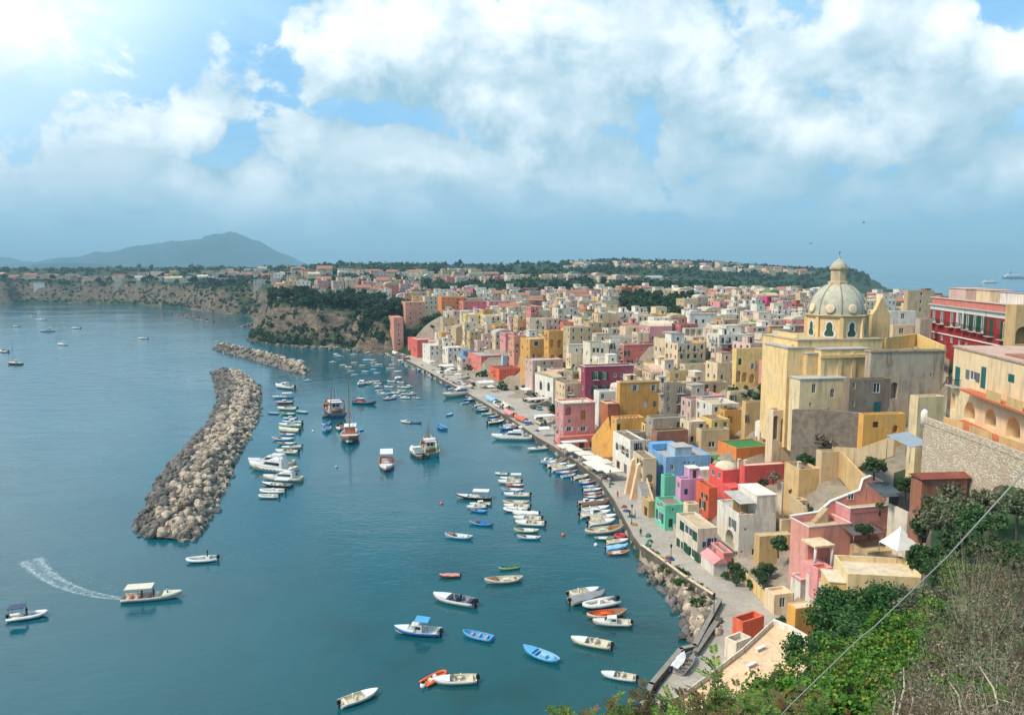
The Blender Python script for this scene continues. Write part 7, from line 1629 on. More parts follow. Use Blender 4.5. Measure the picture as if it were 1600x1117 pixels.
# --- along the long breakwater
z_ = 'along the long breakwater'
for (x0, y0, x1, y1, kd, hc) in [(275, 110, 415, 125, 'cabin_boat', 'white'), (252, 188, 405, 183, 'canopy_boat', 'skyblue'), (275, 228, 400, 222, 'cabin_boat', 'red'), (290, 268, 430, 272, 'motorboat', 'cream'), (220, 298, 300, 300, 'rowing_boat', 'blue'), (310, 305, 425, 308, 'wooden_boat', 'green'), (425, 287, 500, 295, 'rowing_boat', 'green'), (330, 338, 430, 335, 'cabin_boat', 'skyblue'), (320, 368, 465, 366, 'cabin_boat', 'blue'),
        (300, 388, 465, 392, 'motorboat', 'palegreen'), (300, 420, 450, 430, 'covered_boat', 'cream'), (302, 450, 420, 455, 'wooden_boat', 'lightblue'), (250, 485, 415, 487, 'wooden_boat', 'skyblue'), (285, 518, 430, 518, 'wooden_boat', 'green'), (320, 548, 465, 538, 'motorboat', 'white'), (276, 574, 440, 582, 'motorboat', 'cream'), (190, 768, 465, 778, 'motor_yacht', 'cream'), (176, 808, 395, 818, 'canopy_boat', 'darkbrown'), (166, 858, 350, 858, 'inflatable_boat', 'white'), (156, 892, 305, 893, 'inflatable_boat', 'offwhite')]:
    boat(kd, (370 + x0 / 4.571, 580 + y0 / 4.571), (370 + x1 / 4.571, 580 + y1 / 4.571), hc, can='white', zone=z_)
boat('motor_yacht', (388, 724), (459, 726), 'white', label='white motor yacht by the breakwater, behind the one with a yellow mark'); boat('motor_yacht', (390, 730), (460, 738), 'white', label='white motor yacht by the breakwater with a yellow mark on its bow')
b = MB(); b.poly([(2.2, 1.9, .9), (4.0, 1.52, 1.2), (4.4, 1.5, 1.75), (2.6, 1.93, 1.5)]); b.v = [(v[0], v[1] + .03, v[2]) for v in b.v]; b.obj('bow_mark', paint(BC['yellow']), BOATS[-1])
# --- yacht at the quay and the rows of small boats
boat('motor_yacht', (768, 685), (831, 686), 'white', label='big white motor yacht moored bow out at the quay by the pink restaurant')
boat('motorboat', (824, 703), (855, 700), 'white', label='white motorboat between the big yacht and the quay boats')
boat('motor_yacht', (692, 621), (738, 615), 'cream', label='cream motor yacht with a long pointed bow farther up the quay')
z_ = 'along the near quay'
for (x0, y0, x1, y1, kd, hc) in [(20, 208, 120, 190, 'cabin_boat', 'white'), (35, 228, 230, 203, 'wooden_boat', 'lightblue'), (70, 248, 235, 232, 'motorboat', 'cream'), (105, 278, 305, 253, 'motorboat', 'white'), (140, 302, 320, 290, 'wooden_boat', 'blue'), (190, 327, 300, 312, 'rowing_boat', 'skyblue'), (280, 343, 415, 318, 'motorboat', 'white'), (325, 362, 420, 350, 'motorboat', 'offwhite'), (325, 380, 460, 368, 'wooden_boat', 'blue'), (360, 408, 495, 400, 'wooden_boat', 'skyblue'), (360, 440, 510, 428, 'motorboat', 'blue'), (365, 467, 512, 457, 'wooden_boat', 'red'), (363, 492, 520, 484, 'wooden_boat', 'navy'),
        (330, 532, 440, 517, 'cabin_boat', 'white'), (435, 528, 590, 508, 'wooden_boat', 'lightblue'), (340, 563, 570, 545, 'covered_boat', 'brown'), (340, 607, 570, 580, 'motorboat', 'lightblue'), (335, 642, 580, 617, 'cabin_boat', 'white'), (410, 668, 625, 645, 'motorboat', 'offwhite'), (400, 708, 615, 680, 'motorboat', 'white'), (375, 772, 680, 745, 'wooden_boat', 'cream'), (445, 812, 610, 815, 'wooden_boat', 'green'), (540, 852, 720, 832, 'motorboat', 'cream'), (540, 900, 720, 877, 'covered_boat', 'skyblue'), (550, 935, 730, 922, 'wooden_boat', 'coral')]:
    boat(kd, (840 + x1 / 5.076, 680 + y1 / 5.076), (840 + x0 / 5.076, 680 + y0 / 5.076), hc, zone=z_)
b = MB()
b.tube([(math.cos(a) * 1.0, math.sin(a) * 1.0, .3) for a in [2 * math.pi * k / 20 for k in range(21)]], .32, 8); rx, ry = G(969, 837, .3)
rt = empty('inflatable_ring', (rx, ry, 0), 0, 'round red inflatable raft floating among the quay boats', 'raft'); b.obj('tube', paint(BC['red']), rt); b = MB(); b.lathe([(.01, .25), (1.0, .25), (1.0, .3), (.01, .32)], 20); b.obj('floor', paint(BC['red']), rt)
z_ = 'along the middle quay'
for (x0, y0, x1, y1, kd, hc) in [(880, 808, 1100, 778, 'wooden_boat', 'blue'), (905, 780, 1075, 750, 'motorboat', 'skyblue'), (740, 742, 930, 715, 'motorboat', 'darkbrown'), (740, 702, 900, 690, 'wooden_boat', 'navy'), (735, 662, 880, 652, 'wooden_boat', 'blue'), (670, 637, 860, 622, 'wooden_boat', 'palegreen'), (600, 597, 790, 580, 'wooden_boat', 'teal'), (620, 568, 790, 552, 'motorboat', 'lightblue'), (580, 542, 715, 522, 'motorboat', 'white'), (440, 512, 530, 498, 'rowing_boat', 'palegreen'), (470, 485, 640, 455, 'wooden_boat', 'blue'), (480, 462, 640, 435, 'wooden_boat', 'navy'), (290, 347, 400, 340, 'motorboat', 'white'), (270, 322, 410, 298, 'wooden_boat', 'blue'), (270, 290, 415, 262, 'wooden_boat', 'blue'), (255, 262, 380, 240, 'motorboat', 'offwhite'), (170, 232, 300, 205, 'motorboat', 'white'), (110, 207, 290, 180, 'cabin_boat', 'white'), (30, 172, 190, 150, 'motorboat', 'cream')]:
    boat(kd, (660 + x1 / 7.27, 560 + y1 / 7.27), (660 + x0 / 7.27, 560 + y0 / 7.27), hc, zone=z_)
z_ = 'along the far quay'
for k in range(17):
    t_ = k / 16; u = 606 + 58 * t_; v = 551.5 + 27 * t_
    boat(rr.choice(('motorboat', 'covered_boat', 'wooden_boat', 'rowing_boat')), (u + 1.5, v - .3), (u - rr.uniform(8, 11), v + rr.uniform(1, 2.2)), rr.choice(('white', 'white', 'cream', 'skyblue', 'palegreen', 'offwhite', 'blue', 'brown')), zone=z_)
z_ = 'hauled out on the quay'
for (u0, v0, u1, v1, kd, hc) in [(722, 597, 741, 602, 'covered_boat', 'brown'), (724, 601, 737, 606, 'wooden_boat', 'cream'), (760, 622, 775, 628, 'covered_boat', 'skyblue'), (772, 630, 786, 637, 'motorboat', 'white'), (784, 631, 797, 640, 'covered_boat', 'cream'), (788, 643, 803, 650, 'covered_boat', 'pink'), (804, 652, 822, 658, 'covered_boat', 'orange'), (812, 655, 830, 661, 'wooden_boat', 'blue'), (720, 592, 731, 588, 'motorboat', 'white'), (836, 655, 852, 664, 'motorboat', 'cream'), (620, 553, 632, 557, 'wooden_boat', 'blue'), (628, 557, 640, 561, 'wooden_boat', 'brown'), (613, 551, 622, 554, 'covered_boat', 'white')]:
    boat(kd, (u0, v0), (u1, v1), hc, z=1.85, zone=z_)
boat('covered_boat', (1069, 1022), (1050, 1044), 'white', z=1.85, label='upturned white boat lying on the street behind the low wall'); boat('rowing_boat', (1082, 1022), (1062, 1048), 'grey', 'grey', z=1.85, label='grey boat lying beside the white one on the street')
# --- far bay
boat('sailing_boat', (12, 568), (34, 569), 'darkbrown', 'cream', 'cream', label='dark hulled sailing boat at the left edge of the bay')
boat('motor_yacht', (62, 518), (86, 517), 'white', label='white motor yacht anchored in the far bay'); boat('sailing_boat', (56, 500), (72, 500), 'white', label='white sailing boat behind the motor yacht in the far bay')
boat('sailing_boat', (90, 538), (104, 539), 'white', label='white sailing boat nearest in the far bay, below the motor yacht'); boat('cabin_boat', (20, 510), (31, 510), 'white', label='white cabin boat in the far bay, left of the yachts')
boat('cabin_boat', (112, 513), (126, 513), 'white', label='white cabin boat in the far bay, right of the yachts'); boat('cabin_boat', (216, 529), (231, 529), 'white', label='lone white boat in the bay between yachts and breakwater')
boat('motorboat', (0, 549), (13, 550), 'white', label='white motorboat just above the dark sailing boat'); boat('motorboat', (47, 494), (56, 494), 'offwhite', label='small boat beside the farthest sailing boat'); boat('sailing_boat', (58, 487), (66, 487), 'white', label='farthest sailing boat under the cliff'); boat('motorboat', (337, 533), (342, 533), 'white', label='tiny white boat off the second breakwater')
boat('motorboat', (448, 562), (462, 561), 'white', label='white motorboat behind the tip of the second breakwater, left one'); boat('cabin_boat', (464, 564), (476, 565), 'offwhite', label='cabin boat behind the tip of the second breakwater, right one'); boat('cabin_boat', (476, 595), (486, 594), 'white', label='white cabin boat passing the end of the second breakwater')
# ships on the horizon
def ship(label, u0, u1, v, hc, L):
    x0, y0 = G(u0, v, 0); x1, y1 = G(u1, v, 0); rt = empty('ferry', ((x0 + x1) / 2, (y0 + y1) / 2, 0), math.atan2(y1 - y0, x1 - x0), label, 'ship'); s = math.hypot(x1 - x0, y1 - y0) / 60
    b = hull_mesh(60, 12, 5, 2.0, floor=4.0, keel=-1, thick=.4); b.obj('hull', [paint(BC[hc]), W_], rt); b = MB(); b.box(-26, -5, 3.9, 18, 5, 8.5); o = b.obj('superstructure', W_, rt); b = MB(); b.box(-20, -4.2, 8.5, 12, 4.2, 11.5); b.obj('upper_deck', W_, rt)
    for k in range(9): b = MB(); b.box(-24 + k * 4.6, -5.1, 5.6, -21.5 + k * 4.6, -4.98, 6.9); b.obj('window', M['glass'], o)
    b = MB(); b.bar((-12, 0, 11.4), (-13, 0, 16), 1.6, 10); b.obj('funnel', paint(BC['navy']), rt); rt.scale = (s, s, s)
ship('white ferry far out on the open sea behind the palace', 1535, 1560, 442.5, 'white', 60)
ship('larger blue hulled ship on the horizon at the right edge', 1567, 1606, 435.5, 'blue', 90)
# mooring buoys
for k, (u, v, c, lab) in enumerate([(489, 674, 'white', 'white mooring buoy left of the cutter'), (690, 787, 'coral', 'small red buoy left of the dark launch'), (526, 730, 'skyblue', 'pale mooring buoy in open water left of the small roofed boat'), (880, 836, 'coral', 'red buoy between boat string and quay'), (931, 852, 'white', 'white buoy under the quay boats'), (661, 1072, 'white', 'white buoy at the orange inflatable')]):
    x, y = G(u, v, 0); rt = empty('mooring_buoy', (x, y, 0), 0, lab, 'buoy', 'mooring buoys'); b = MB(); b.lathe([(.02, -.3), (.3, -.2), (.42, .05), (.36, .35), (.15, .5), (.02, .52)], 12); b.obj('float', paint(BC[c]), rt); b = MB(); b.bar((0, 0, .5), (0, 0, .75), .04, 6); b.obj('mooring_eye', M['steel'], rt)
# wakes: foam lying on the water
def foam_mat():
    m = bpy.data.materials.new('sea foam'); m.use_nodes = True; t = NT(m.node_tree); b = t.n['Principled BSDF']; b.inputs['Base Color'].default_value = (.75, .84, .86, 1); b.inputs['Roughness'].default_value = .8
    tc = t.add('ShaderNodeTexCoord'); n = t.noise(tc.outputs['Object'], 1.6, 6, .75, .8); uv = t.add('ShaderNodeAttribute', attribute_name='wt'); a = t.rng(t.math('ADD', n, t.math('SUBTRACT', t.math('MULTIPLY', uv.outputs['Fac'], .5), .40)), .36, .86)
    t.l.new(t.math('MULTIPLY', a, .9), b.inputs['Alpha']); return m
M['foam'] = foam_mat()
def wake(pts, w0, w1, k0, k1):
    P = [Vector((*G(u, v, 0), .03)) for u, v in pts]; Q = []
    for i in range(len(P) - 1):
        for s in range(6):
            t_ = s / 6; a, b, c, d = P[max(i - 1, 0)], P[i], P[i + 1], P[min(i + 2, len(P) - 1)]
            Q.append(.5 * ((2 * b) + (c - a) * t_ + (2 * a - 5 * b + 4 * c - d) * t_ ** 2 + (3 * b - a - 3 * c + d) * t_ ** 3))
    Q.append(P[-1]); V = []; Wt = []; n = len(Q)
    for i, q in enumerate(Q):
        d = (Q[min(i + 1, n - 1)] - Q[max(i - 1, 0)]).normalized(); s = Vector((-d.y, d.x, 0)); f = i / (n - 1); w_ = w0 + (w1 - w0) * f; k = k0 + (k1 - k0) * f
        for off, kk in ((-1, 0), (-.5, .8), (0, .55), (.5, .8), (1, 0)): V.append(q + s * w_ * off); Wt.append(kk * k)
    me = bpy.data.meshes.new('wake_foam'); me.from_pydata([tuple(v) for v in V], [], [(i * 5 + j, i * 5 + j + 1, i * 5 + j + 6, i * 5 + j + 5) for i in range(n - 1) for j in range(4)])
    at = me.attributes.new('wt', 'FLOAT', 'POINT'); at.data.foreach_set('value', Wt); me.materials.append(M['foam'])
    return tag(link('wake_foam', me), kind='stuff')
wake([(192, 935), (165, 932), (128, 924), (98, 913), (72, 898), (56, 884), (48, 874)], .8, 3.2, 1.0, 1.05)
wake([(186, 925), (160, 912), (132, 902), (108, 890)], .7, 2.0, .62, .5)
wake([(345, 872), (380, 866), (415, 857), (450, 847)], .6, 1.2, .6, .45)

# ------------------------------------------------------------------ boulders
def stone_mat(name, c, k=.8):
    return surf(name, rgb(*c, k), .95, .38, .35, 1.4, .7, rnd=.42)
M['rock_l'] = stone_mat('pale limestone boulder', (206, 184, 158)); M['rock_d'] = stone_mat('dark wet lava boulder', (126, 118, 110)); M['rock_g'] = stone_mat('grey brown boulder', (136, 122, 108))
nrng = np.random.default_rng(3)
def ico(sub):
    bm = bmesh.new(); bmesh.ops.create_icosphere(bm, subdivisions=sub, radius=1.0); v = np.array([x.co[:] for x in bm.verts]); f = np.array([[q.index for q in p.verts] for p in bm.faces]); bm.free(); return v, f
IV1, IF1 = ico(1); IV2, IF2 = ico(2)
def rock_shape(v, rg):
    d = np.ones(len(v))
    for k in range(7):
        n = rg.normal(size=3); n /= np.linalg.norm(n); c = rg.uniform(.55, .92); s = v @ n; d = np.where(s > c, d * (1 - (s - c) * .9), d)
    w_ = v * d[:, None] * (1 + rg.normal(scale=.06, size=(len(v), 1))); return w_ * np.array([rg.uniform(.85, 1.25), rg.uniform(.75, 1.05), rg.uniform(.6, .9)])
ROCKME = {}
for key in ('rock_l', 'rock_d', 'rock_g'):
    ROCKME[key] = []
    for k in range(5):
        v = rock_shape(IV2, nrng); me = bpy.data.meshes.new('boulder'); me.from_pydata(v.tolist(), [], IF2.tolist()); me.materials.append(M[key]); ROCKME[key].append(me)
ROCKS = []   # (x, y, z, size, mat key, where)
def edge_pts(pts): return [G(u, v, 0) for u, v in pts]
def resample(P, n):
    P = np.array(P); d = np.r_[0, np.cumsum(np.linalg.norm(np.diff(P, axis=0), axis=1))]; q = np.linspace(0, d[-1], n); return np.stack([np.interp(q, d, P[:, 0]), np.interp(q, d, P[:, 1])], 1)
def breakwater(name, left, right, crest, n_r, size, darkf, where, sel):
    n = 60; Lp, Rp = resample(edge_pts(left), n), resample(edge_pts(right), n); mb = MB(); K = 8; V = []
    def h(f, i): e = min(1, min(i, n - 1 - i) / 5 + .25); return crest * e * min(1, f / .3, (1 - f) / .28) - .6
    for i in range(n):
        for k in range(K + 1): f = k / K; p = Lp[i] * (1 - f) + Rp[i] * f; V.append((p[0], p[1], h(f, i)))
    mb.idx(V, [(i * (K + 1) + k, i * (K + 1) + k + 1, (i + 1) * (K + 1) + k + 1, (i + 1) * (K + 1) + k) for i in range(n - 1) for k in range(K)])
    tag(mb.obj(name, M['rock_g']), kind='structure')
    for _ in range(n_r):
        i = nrng.uniform(0, n - 1.01); j = int(i); f = nrng.uniform(-.02, 1.02); p = (Lp[j] * (1 - f) + Rp[j] * f) * (1 - (i - j)) + (Lp[j + 1] * (1 - f) + Rp[j + 1] * f) * (i - j)
        s = size * (.4 + 1.15 * nrng.random() ** 1.7); dk = f < darkf(i / (n - 1)) + nrng.normal(scale=.05) or f > 1.0 or (f > .95 and nrng.random() < .5)
        ROCKS.append((p[0], p[1], h(min(max(f, 0), 1), i) + .35 * s - .1, s, 'rock_d' if dk else ('rock_g' if nrng.random() < .16 else 'rock_l'), where))
breakwater('breakwater_mound', [(211, 838), (216, 812), (236, 768), (254, 740), (298, 688), (326, 660), (341, 628), (334, 600), (328, 580)], [(300, 847), (322, 826), (351, 772), (372, 716), (396, 672), (406, 650), (410, 626), (408, 606), (384, 586)], 4.2, 4200, .88, lambda t: .36 + .06 * math.sin(t * 9), 'the long breakwater', True)
breakwater('second_breakwater_mound', [(333, 546), (350, 552), (395, 564), (440, 577), (474, 586)], [(334, 542), (352, 541), (402, 551), (445, 563), (484, 579)], 3.4, 800, 1.1, lambda t: .5 - .35 * t, 'the second breakwater', True)
breakwater('far_breakwater_mound', [(270, 493), (295, 497), (318, 503), (334, 504)], [(271, 491.6), (296, 494.5), (318, 499.5), (335, 502)], 1.6, 160, 1.3, lambda t: 1.2, 'the far breakwater', True)
breakwater('far_rock_mound', [(372, 512), (384, 511), (396, 508)], [(373, 510), (385, 508.5), (396, 506)], 1.4, 60, 1.2, lambda t: 1.2, 'the far breakwater', True)
# riprap between street and water
for _ in range(230):
    t_ = nrng.random(); P = [(1003, 884), (1020, 905), (1046, 925), (1066, 955), (1080, 980), (1078, 1005)]; q = t_ * (len(P) - 1); i = min(int(q), len(P) - 2); a, b_ = np.array(G(*P[i], 0)), np.array(G(*P[i + 1], 0)); p = a + (b_ - a) * (q - i); d = (b_ - a) / np.linalg.norm(b_ - a); nrm = np.array([d[1], -d[0]]); nrm = nrm if nrm[0] > 0 else -nrm
    o = nrng.uniform(-1.2, 4.2); p = p + nrm * o; s = nrng.uniform(.35, 1.0); ROCKS.append((p[0], p[1], max(-.1, o * .42 - .1) + .15, s, 'rock_d' if o < .2 else ('rock_l' if nrng.random() < .55 else 'rock_g'), 'the shore below the street'))
for (u0, v0, u1, v1, n_) in ((384, 532, 600, 552, 90),):
    for _ in range(n_):
        t_ = nrng.random(); x, y = G(u0 + (u1 - u0) * t_, v0 + (v1 - v0) * t_ ** .6 - nrng.uniform(-1, 3), 0); ROCKS.append((x, y, .2, nrng.uniform(.8, 2.4), 'rock_g', 'the headland'))
ROCKS.sort(key=lambda r: -r[3] / r[1]); fine, rest = ROCKS[:296], ROCKS[296:]
adj = dict(rock_l='pale', rock_d='dark', rock_g='grey brown')
for (x, y, z, s, key, where) in fine:
    o = link('boulder', ROCKME[key][int(nrng.integers(5))], None, (x, y, z)); o.rotation_euler = tuple(nrng.uniform(0, 6.28, 3)); o.scale = (s, s, s)
    tag(o, f'{adj[key]} boulder among others like it on {where}', 'boulder', f'{adj[key]} boulders on {where}')
VV, FF, MM = [], [], []; base_i = 0; shapes = [rock_shape(IV1, nrng) for _ in range(12)]; keys = ['rock_l', 'rock_d', 'rock_g']
for (x, y, z, s, key, where) in rest:
    a, b_ = nrng.uniform(0, 6.28, 2); ca, sa, cb, sb = math.cos(a), math.sin(a), math.cos(b_), math.sin(b_); v = shapes[int(nrng.integers(12))] * s
    v = v @ np.array([[ca, sa, 0], [-sa, ca, 0], [0, 0, 1]]) @ np.array([[1, 0, 0], [0, cb, sb], [0, -sb, cb]]) + np.array([x, y, z]); VV.append(v); FF.append(IF1 + base_i); MM.append(np.full(len(IF1), keys.index(key))); base_i += len(v)
me = bpy.data.meshes.new('boulders'); me.from_pydata(np.concatenate(VV).tolist(), [], np.concatenate(FF).tolist())
for k in keys: me.materials.append(M[k])
me.polygons.foreach_set('material_index', np.concatenate(MM).astype(np.int32)); tag(link('boulders', me), kind='stuff')
def mass_rock(name, c):
    m, t, b = new_mat(name); ge = t.add('ShaderNodeNewGeometry'); tc = t.add('ShaderNodeTexCoord'); n = t.noise(tc.outputs['Object'], .9, 5, .7)
    k = t.math('ADD', t.math('MULTIPLY', ge.outputs['Random Per Island'], .75), t.math('MULTIPLY', n, .5)); lo = rgb(*c, .36); hi = rgb(*c, .92)
    t.l.new(t.mix(t.rng(k, .15, .95), lo, hi), b.inputs['Base Color']); b.inputs['Roughness'].default_value = .95; return m
for i, (k, c) in enumerate((('pale', (206, 184, 158)), ('dark', (130, 122, 114)), ('grey', (136, 122, 108)))): me.materials[i] = mass_rock(k + ' boulders', c)

# ------------------------------------------------------------------ plants
def leaf_mat(name, a, b_, c=None, trans=.25):
    m = bpy.data.materials.new(name); m.use_nodes = True; t = NT(m.node_tree); b = t.n['Principled BSDF']; b.inputs['Roughness'].default_value = .55; b.inputs['Specular IOR Level'].default_value = .25
    ge = t.add('ShaderNodeNewGeometry'); oi = t.add('ShaderNodeObjectInfo'); tc = t.add('ShaderNodeTexCoord'); n = t.noise(tc.outputs['Object'], .9, 3, .6)
    f = t.math('ADD', t.math('MULTIPLY', ge.outputs['Random Per Island'], .6), t.math('MULTIPLY', n, .6)); col = t.mix(t.rng(f, .2, .9), a, b_)
    if c: col = t.mix(t.math('MULTIPLY', t.rng(ge.outputs['Random Per Island'], .72, .8), t.rng(n, .42, .6)), col, c)
    col = t.add('ShaderNodeHueSaturation', inp={'Color': col, 'Value': t.rng(oi.outputs['Random'], 0, 1, .75, 1.2), 'Hue': t.rng(oi.outputs['Random'], 0, 1, .485, .515)}).outputs[0]
    t.l.new(col, b.inputs['Base Color']); tr = t.add('ShaderNodeBsdfTranslucent'); t.l.new(col, tr.inputs['Color']); mx = t.add('ShaderNodeMixShader', inp={0: trans}); t.l.new(b.outputs[0], mx.inputs[1]); t.l.new(tr.outputs[0], mx.inputs[2])
    t.l.new(mx.outputs[0], t.n['Material Output'].inputs[0]); return m
LEAF = dict(dark=leaf_mat('dark evergreen leaves', (.010, .030, .012, 1), (.045, .085, .028, 1)), mid=leaf_mat('mid green leaves', (.018, .050, .014, 1), (.075, .135, .035, 1)), fig=leaf_mat('fig leaves', (.010, .045, .010, 1), (.050, .140, .026, 1), (.12, .19, .05, 1)),
            bright=leaf_mat('fresh green leaves', (.025, .095, .008, 1), (.12, .26, .025, 1), (.30, .26, .04, 1)), rust=leaf_mat('rusty leaves', (.06, .085, .02, 1), (.20, .15, .045, 1), (.30, .10, .035, 1)), olive=leaf_mat('dusty olive leaves', (.05, .07, .03, 1), (.17, .18, .09, 1), (.30, .26, .16, 1)),
            dry=leaf_mat('dry brown leaves', (.08, .058, .040, 1), (.27, .20, .135, 1), (.36, .28, .20, 1), .1))
BARK = surf('grey brown bark', rgb(108, 92, 76, .7), .9, .3, .2, 3, .5); TWIG = surf('dry twig', rgb(150, 124, 98, .7), .9, .35, 0, 4); TWIG2 = surf('bleached stem', rgb(196, 184, 156, .8), .9, .2, 0, 4)
def leaves_np(n, clumps, rad, leaf, seed, sq=.8, elong=1.5, up=.3):
    """leaf-sized rhombs spread through clumps; returns verts, faces"""
    rg = np.random.default_rng(seed); c = np.array([q[:3] for q in clumps]); cr = np.array([q[3] for q in clumps]); w_ = cr ** 2; idx = rg.choice(len(c), n, p=w_ / w_.sum())
    d = rg.normal(size=(n, 3)); d /= np.linalg.norm(d, axis=1)[:, None]; r_ = cr[idx] * (rg.random(n) ** .42) * rg.uniform(.82, 1.1, n); pos = c[idx] + d * r_[:, None] * np.array([1, 1, sq])
    nrm = d * .7 + rg.normal(size=(n, 3)) * .55 + np.array([0, 0, up]); nrm /= np.linalg.norm(nrm, axis=1)[:, None]; a = np.cross(nrm, rg.normal(size=(n, 3))); a /= np.linalg.norm(a, axis=1)[:, None] + 1e-9; b_ = np.cross(nrm, a)
    s = leaf * rg.uniform(.55, 1.25, n)[:, None]; V = np.stack([pos - a * s * elong / 2, pos - b_ * s / 2, pos + a * s * elong / 2, pos + b_ * s / 2], 1).reshape(-1, 3); return V, np.arange(n * 4).reshape(n, 4)
def np_mesh(name, V, F, mats, mi=None):
    me = bpy.data.meshes.new(name); n = len(F); k = F.shape[1]; me.vertices.add(len(V)); me.vertices.foreach_set('co', V.ravel()); me.loops.add(n * k); me.loops.foreach_set('vertex_index', F.ravel().astype(np.int32)); me.polygons.add(n); me.polygons.foreach_set('loop_start', np.arange(0, n * k, k)); me.polygons.foreach_set('loop_total', np.full(n, k))
    for m in mats: me.materials.append(m)
    me.update(calc_edges=True); return me
def clumps_for(R_, H_, n, seed, z0=0.0):
    rg = random.Random(seed); out = [(0, 0, z0 + H_ * .5, R_ * .62)]
    for k in range(n):
        a = rg.uniform(0, 6.28); e = rg.uniform(-.35, 1.0); rr_ = R_ * rg.uniform(.45, .8) * math.cos(max(0, e) * 1.1); out.append((rr_ * math.cos(a), rr_ * math.sin(a), z0 + H_ * (.5 + .40 * e), R_ * rg.uniform(.25, .46)))
    return out
def trunk_mb(h, r_, limbs, seed, spread):
    b = MB(); rg = random.Random(seed); b.tube([(0, 0, -.5), (.05, .02, h * .4), (rg.uniform(-.2, .2), rg.uniform(-.2, .2), h)], [r_, r_ * .8, r_ * .5], 7)
    for k in range(limbs):
        a = 6.28 * k / limbs + rg.uniform(-.4, .4); z = h * rg.uniform(.5, .95); b.tube([(0, 0, z), (spread * .5 * math.cos(a), spread * .5 * math.sin(a), z + spread * .35), (spread * math.cos(a), spread * math.sin(a), z + spread * rg.uniform(.5, .9))], [r_ * .5, r_ * .3, r_ * .08], 5)
    return b
TREE = {}
def tree_proto(key, R_, H_, trunk, n, leaf, mat, ncl, variants=3, sq=.8):
    out = []
    for v in range(variants):
        V, F = leaves_np(n, clumps_for(R_, H_, ncl, len(key) * 13 + v * 7, trunk * .7), R_, leaf, len(key) * 5 + v, sq); cm = np_mesh('crown', V, F, [LEAF[mat]]); tm = trunk_mb(trunk + H_ * .3, max(.12, R_ * .06), 4, v, R_ * .55).mesh('trunk', [BARK]); out.append((cm, tm))
    TREE[key] = out
tree_proto('dense', 4.2, 6.5, 2.2, 620, .85, 'dark', 11); tree_proto('bushy', 3.6, 5.0, 1.8, 520, .75, 'mid', 10); tree_proto('pine', 4.6, 3.0, 6.0, 520, .7, 'dark', 9, 2, .45); tree_proto('cypress', 1.3, 11, .6, 480, .6, 'dark', 7, 2, 1.5); tree_proto('shrub', 1.8, 2.4, .2, 420, .42, 'mid', 8); tree_proto('oliveshrub', 1.7, 2.6, .3, 800, .2, 'olive', 9)
tree_proto('nearshrub', 1.5, 2.2, .2, 1100, .22, 'mid', 10); tree_proto('dryshrub', 1.8, 2.2, .2, 900, .2, 'dry', 9); tree_proto('potplant', .5, .8, .1, 160, .14, 'mid', 5)
NTREE = [0]
def plant(key, x, y, z, s, name='tree', sx=1.0):
    cm, tm = RND.choice(TREE[key]); rt = empty(name, (x, y, z), RND.uniform(0, 6.28)); rt.scale = (s * sx, s * sx, s); link('crown', cm, rt); link('trunk', tm, rt); NTREE[0] += 1; return rt
ADJ = dict(dense='dense dark tree', bushy='mid green tree', pine='umbrella pine', cypress='narrow cypress', shrub='green shrub', oliveshrub='dusty olive bush', nearshrub='leafy green bush', dryshrub='dry brown bush', potplant='potted plant')
def scatter(zone, poly, dr, n, keys, smin, smax, seed, hr=1.6, name='tree', cat='tree', need=2.0, vmax=None):
    rg = random.Random(seed); k = 0; tries = 0; us = [p[0] for p in poly]; vs = [p[1] for p in poly]
    while k < n and tries < n * 60:
        tries += 1; D = math.exp(rg.uniform(math.log(dr[0]), math.log(dr[1]))); u = rg.uniform(min(us), max(us)); x = (u - 800) / FPX * D * 1.02; z = tz(x, D); pu, pv = proj(x, D, z)
        if not inpoly(pu, pv, poly) or z < 1 or taken(x, D, hr): continue
        key = rg.choice(keys); s = rg.uniform(smin, smax); later(plant(key, x, D, z - .2, s, name), zone, ADJ[key], cat); k += 1
scatter('on top of the headland', [(404, 486), (425, 462), (520, 462), (600, 474), (645, 484), (640, 500), (560, 488), (480, 482)], (500, 640), 90, ['dense', 'dense', 'bushy', 'pine'], .85, 1.45, 11)
scatter('in the gully beside the peach tower', [(575, 498), (610, 490), (612, 545), (560, 545)], (480, 545), 34, ['dense', 'shrub', 'bushy'], .8, 1.3, 12, .5)
scatter('in the gully behind the coral house', [(645, 512), (690, 500), (700, 530), (650, 540)], (430, 500), 12, ['bushy', 'shrub', 'dense'], .6, .9, 13, .5)
scatter('in the dark green garden of the hill town', [(955, 470), (1000, 462), (1110, 470), (1118, 500), (1075, 506), (1030, 508), (985, 492)], (345, 560), 60, ['dense', 'dense', 'bushy'], .75, 1.2, 14, .8)
scatter('in the white pillared garden', [(796, 502), (820, 494), (868, 500), (870, 512), (810, 512)], (395, 460), 9, ['bushy', 'dense', 'shrub'], .55, .8, 15, .8)
scatter('among the plateau houses', [(640, 470), (660, 440), (930, 430), (1290, 432), (1300, 470), (960, 462), (850, 480), (700, 480)], (450, 1000), 46, ['dense', 'bushy', 'pine', 'cypress'], .7, 1.1, 16, 1.0)
scatter('among the houses of the harbour slope', [(700, 520), (960, 515), (1100, 520), (1240, 500), (1240, 640), (1060, 640), (860, 590)], (190, 460), 26, ['bushy', 'shrub', 'shrub', 'dense'], .45, .75, 17, .3)
scatter('along the far cliff top', [(-30, 445), (-30, 428), (440, 428), (440, 452)], (700, 1250), 44, ['dense', 'dense', 'pine', 'bushy'], .9, 1.5, 18, 1.0)
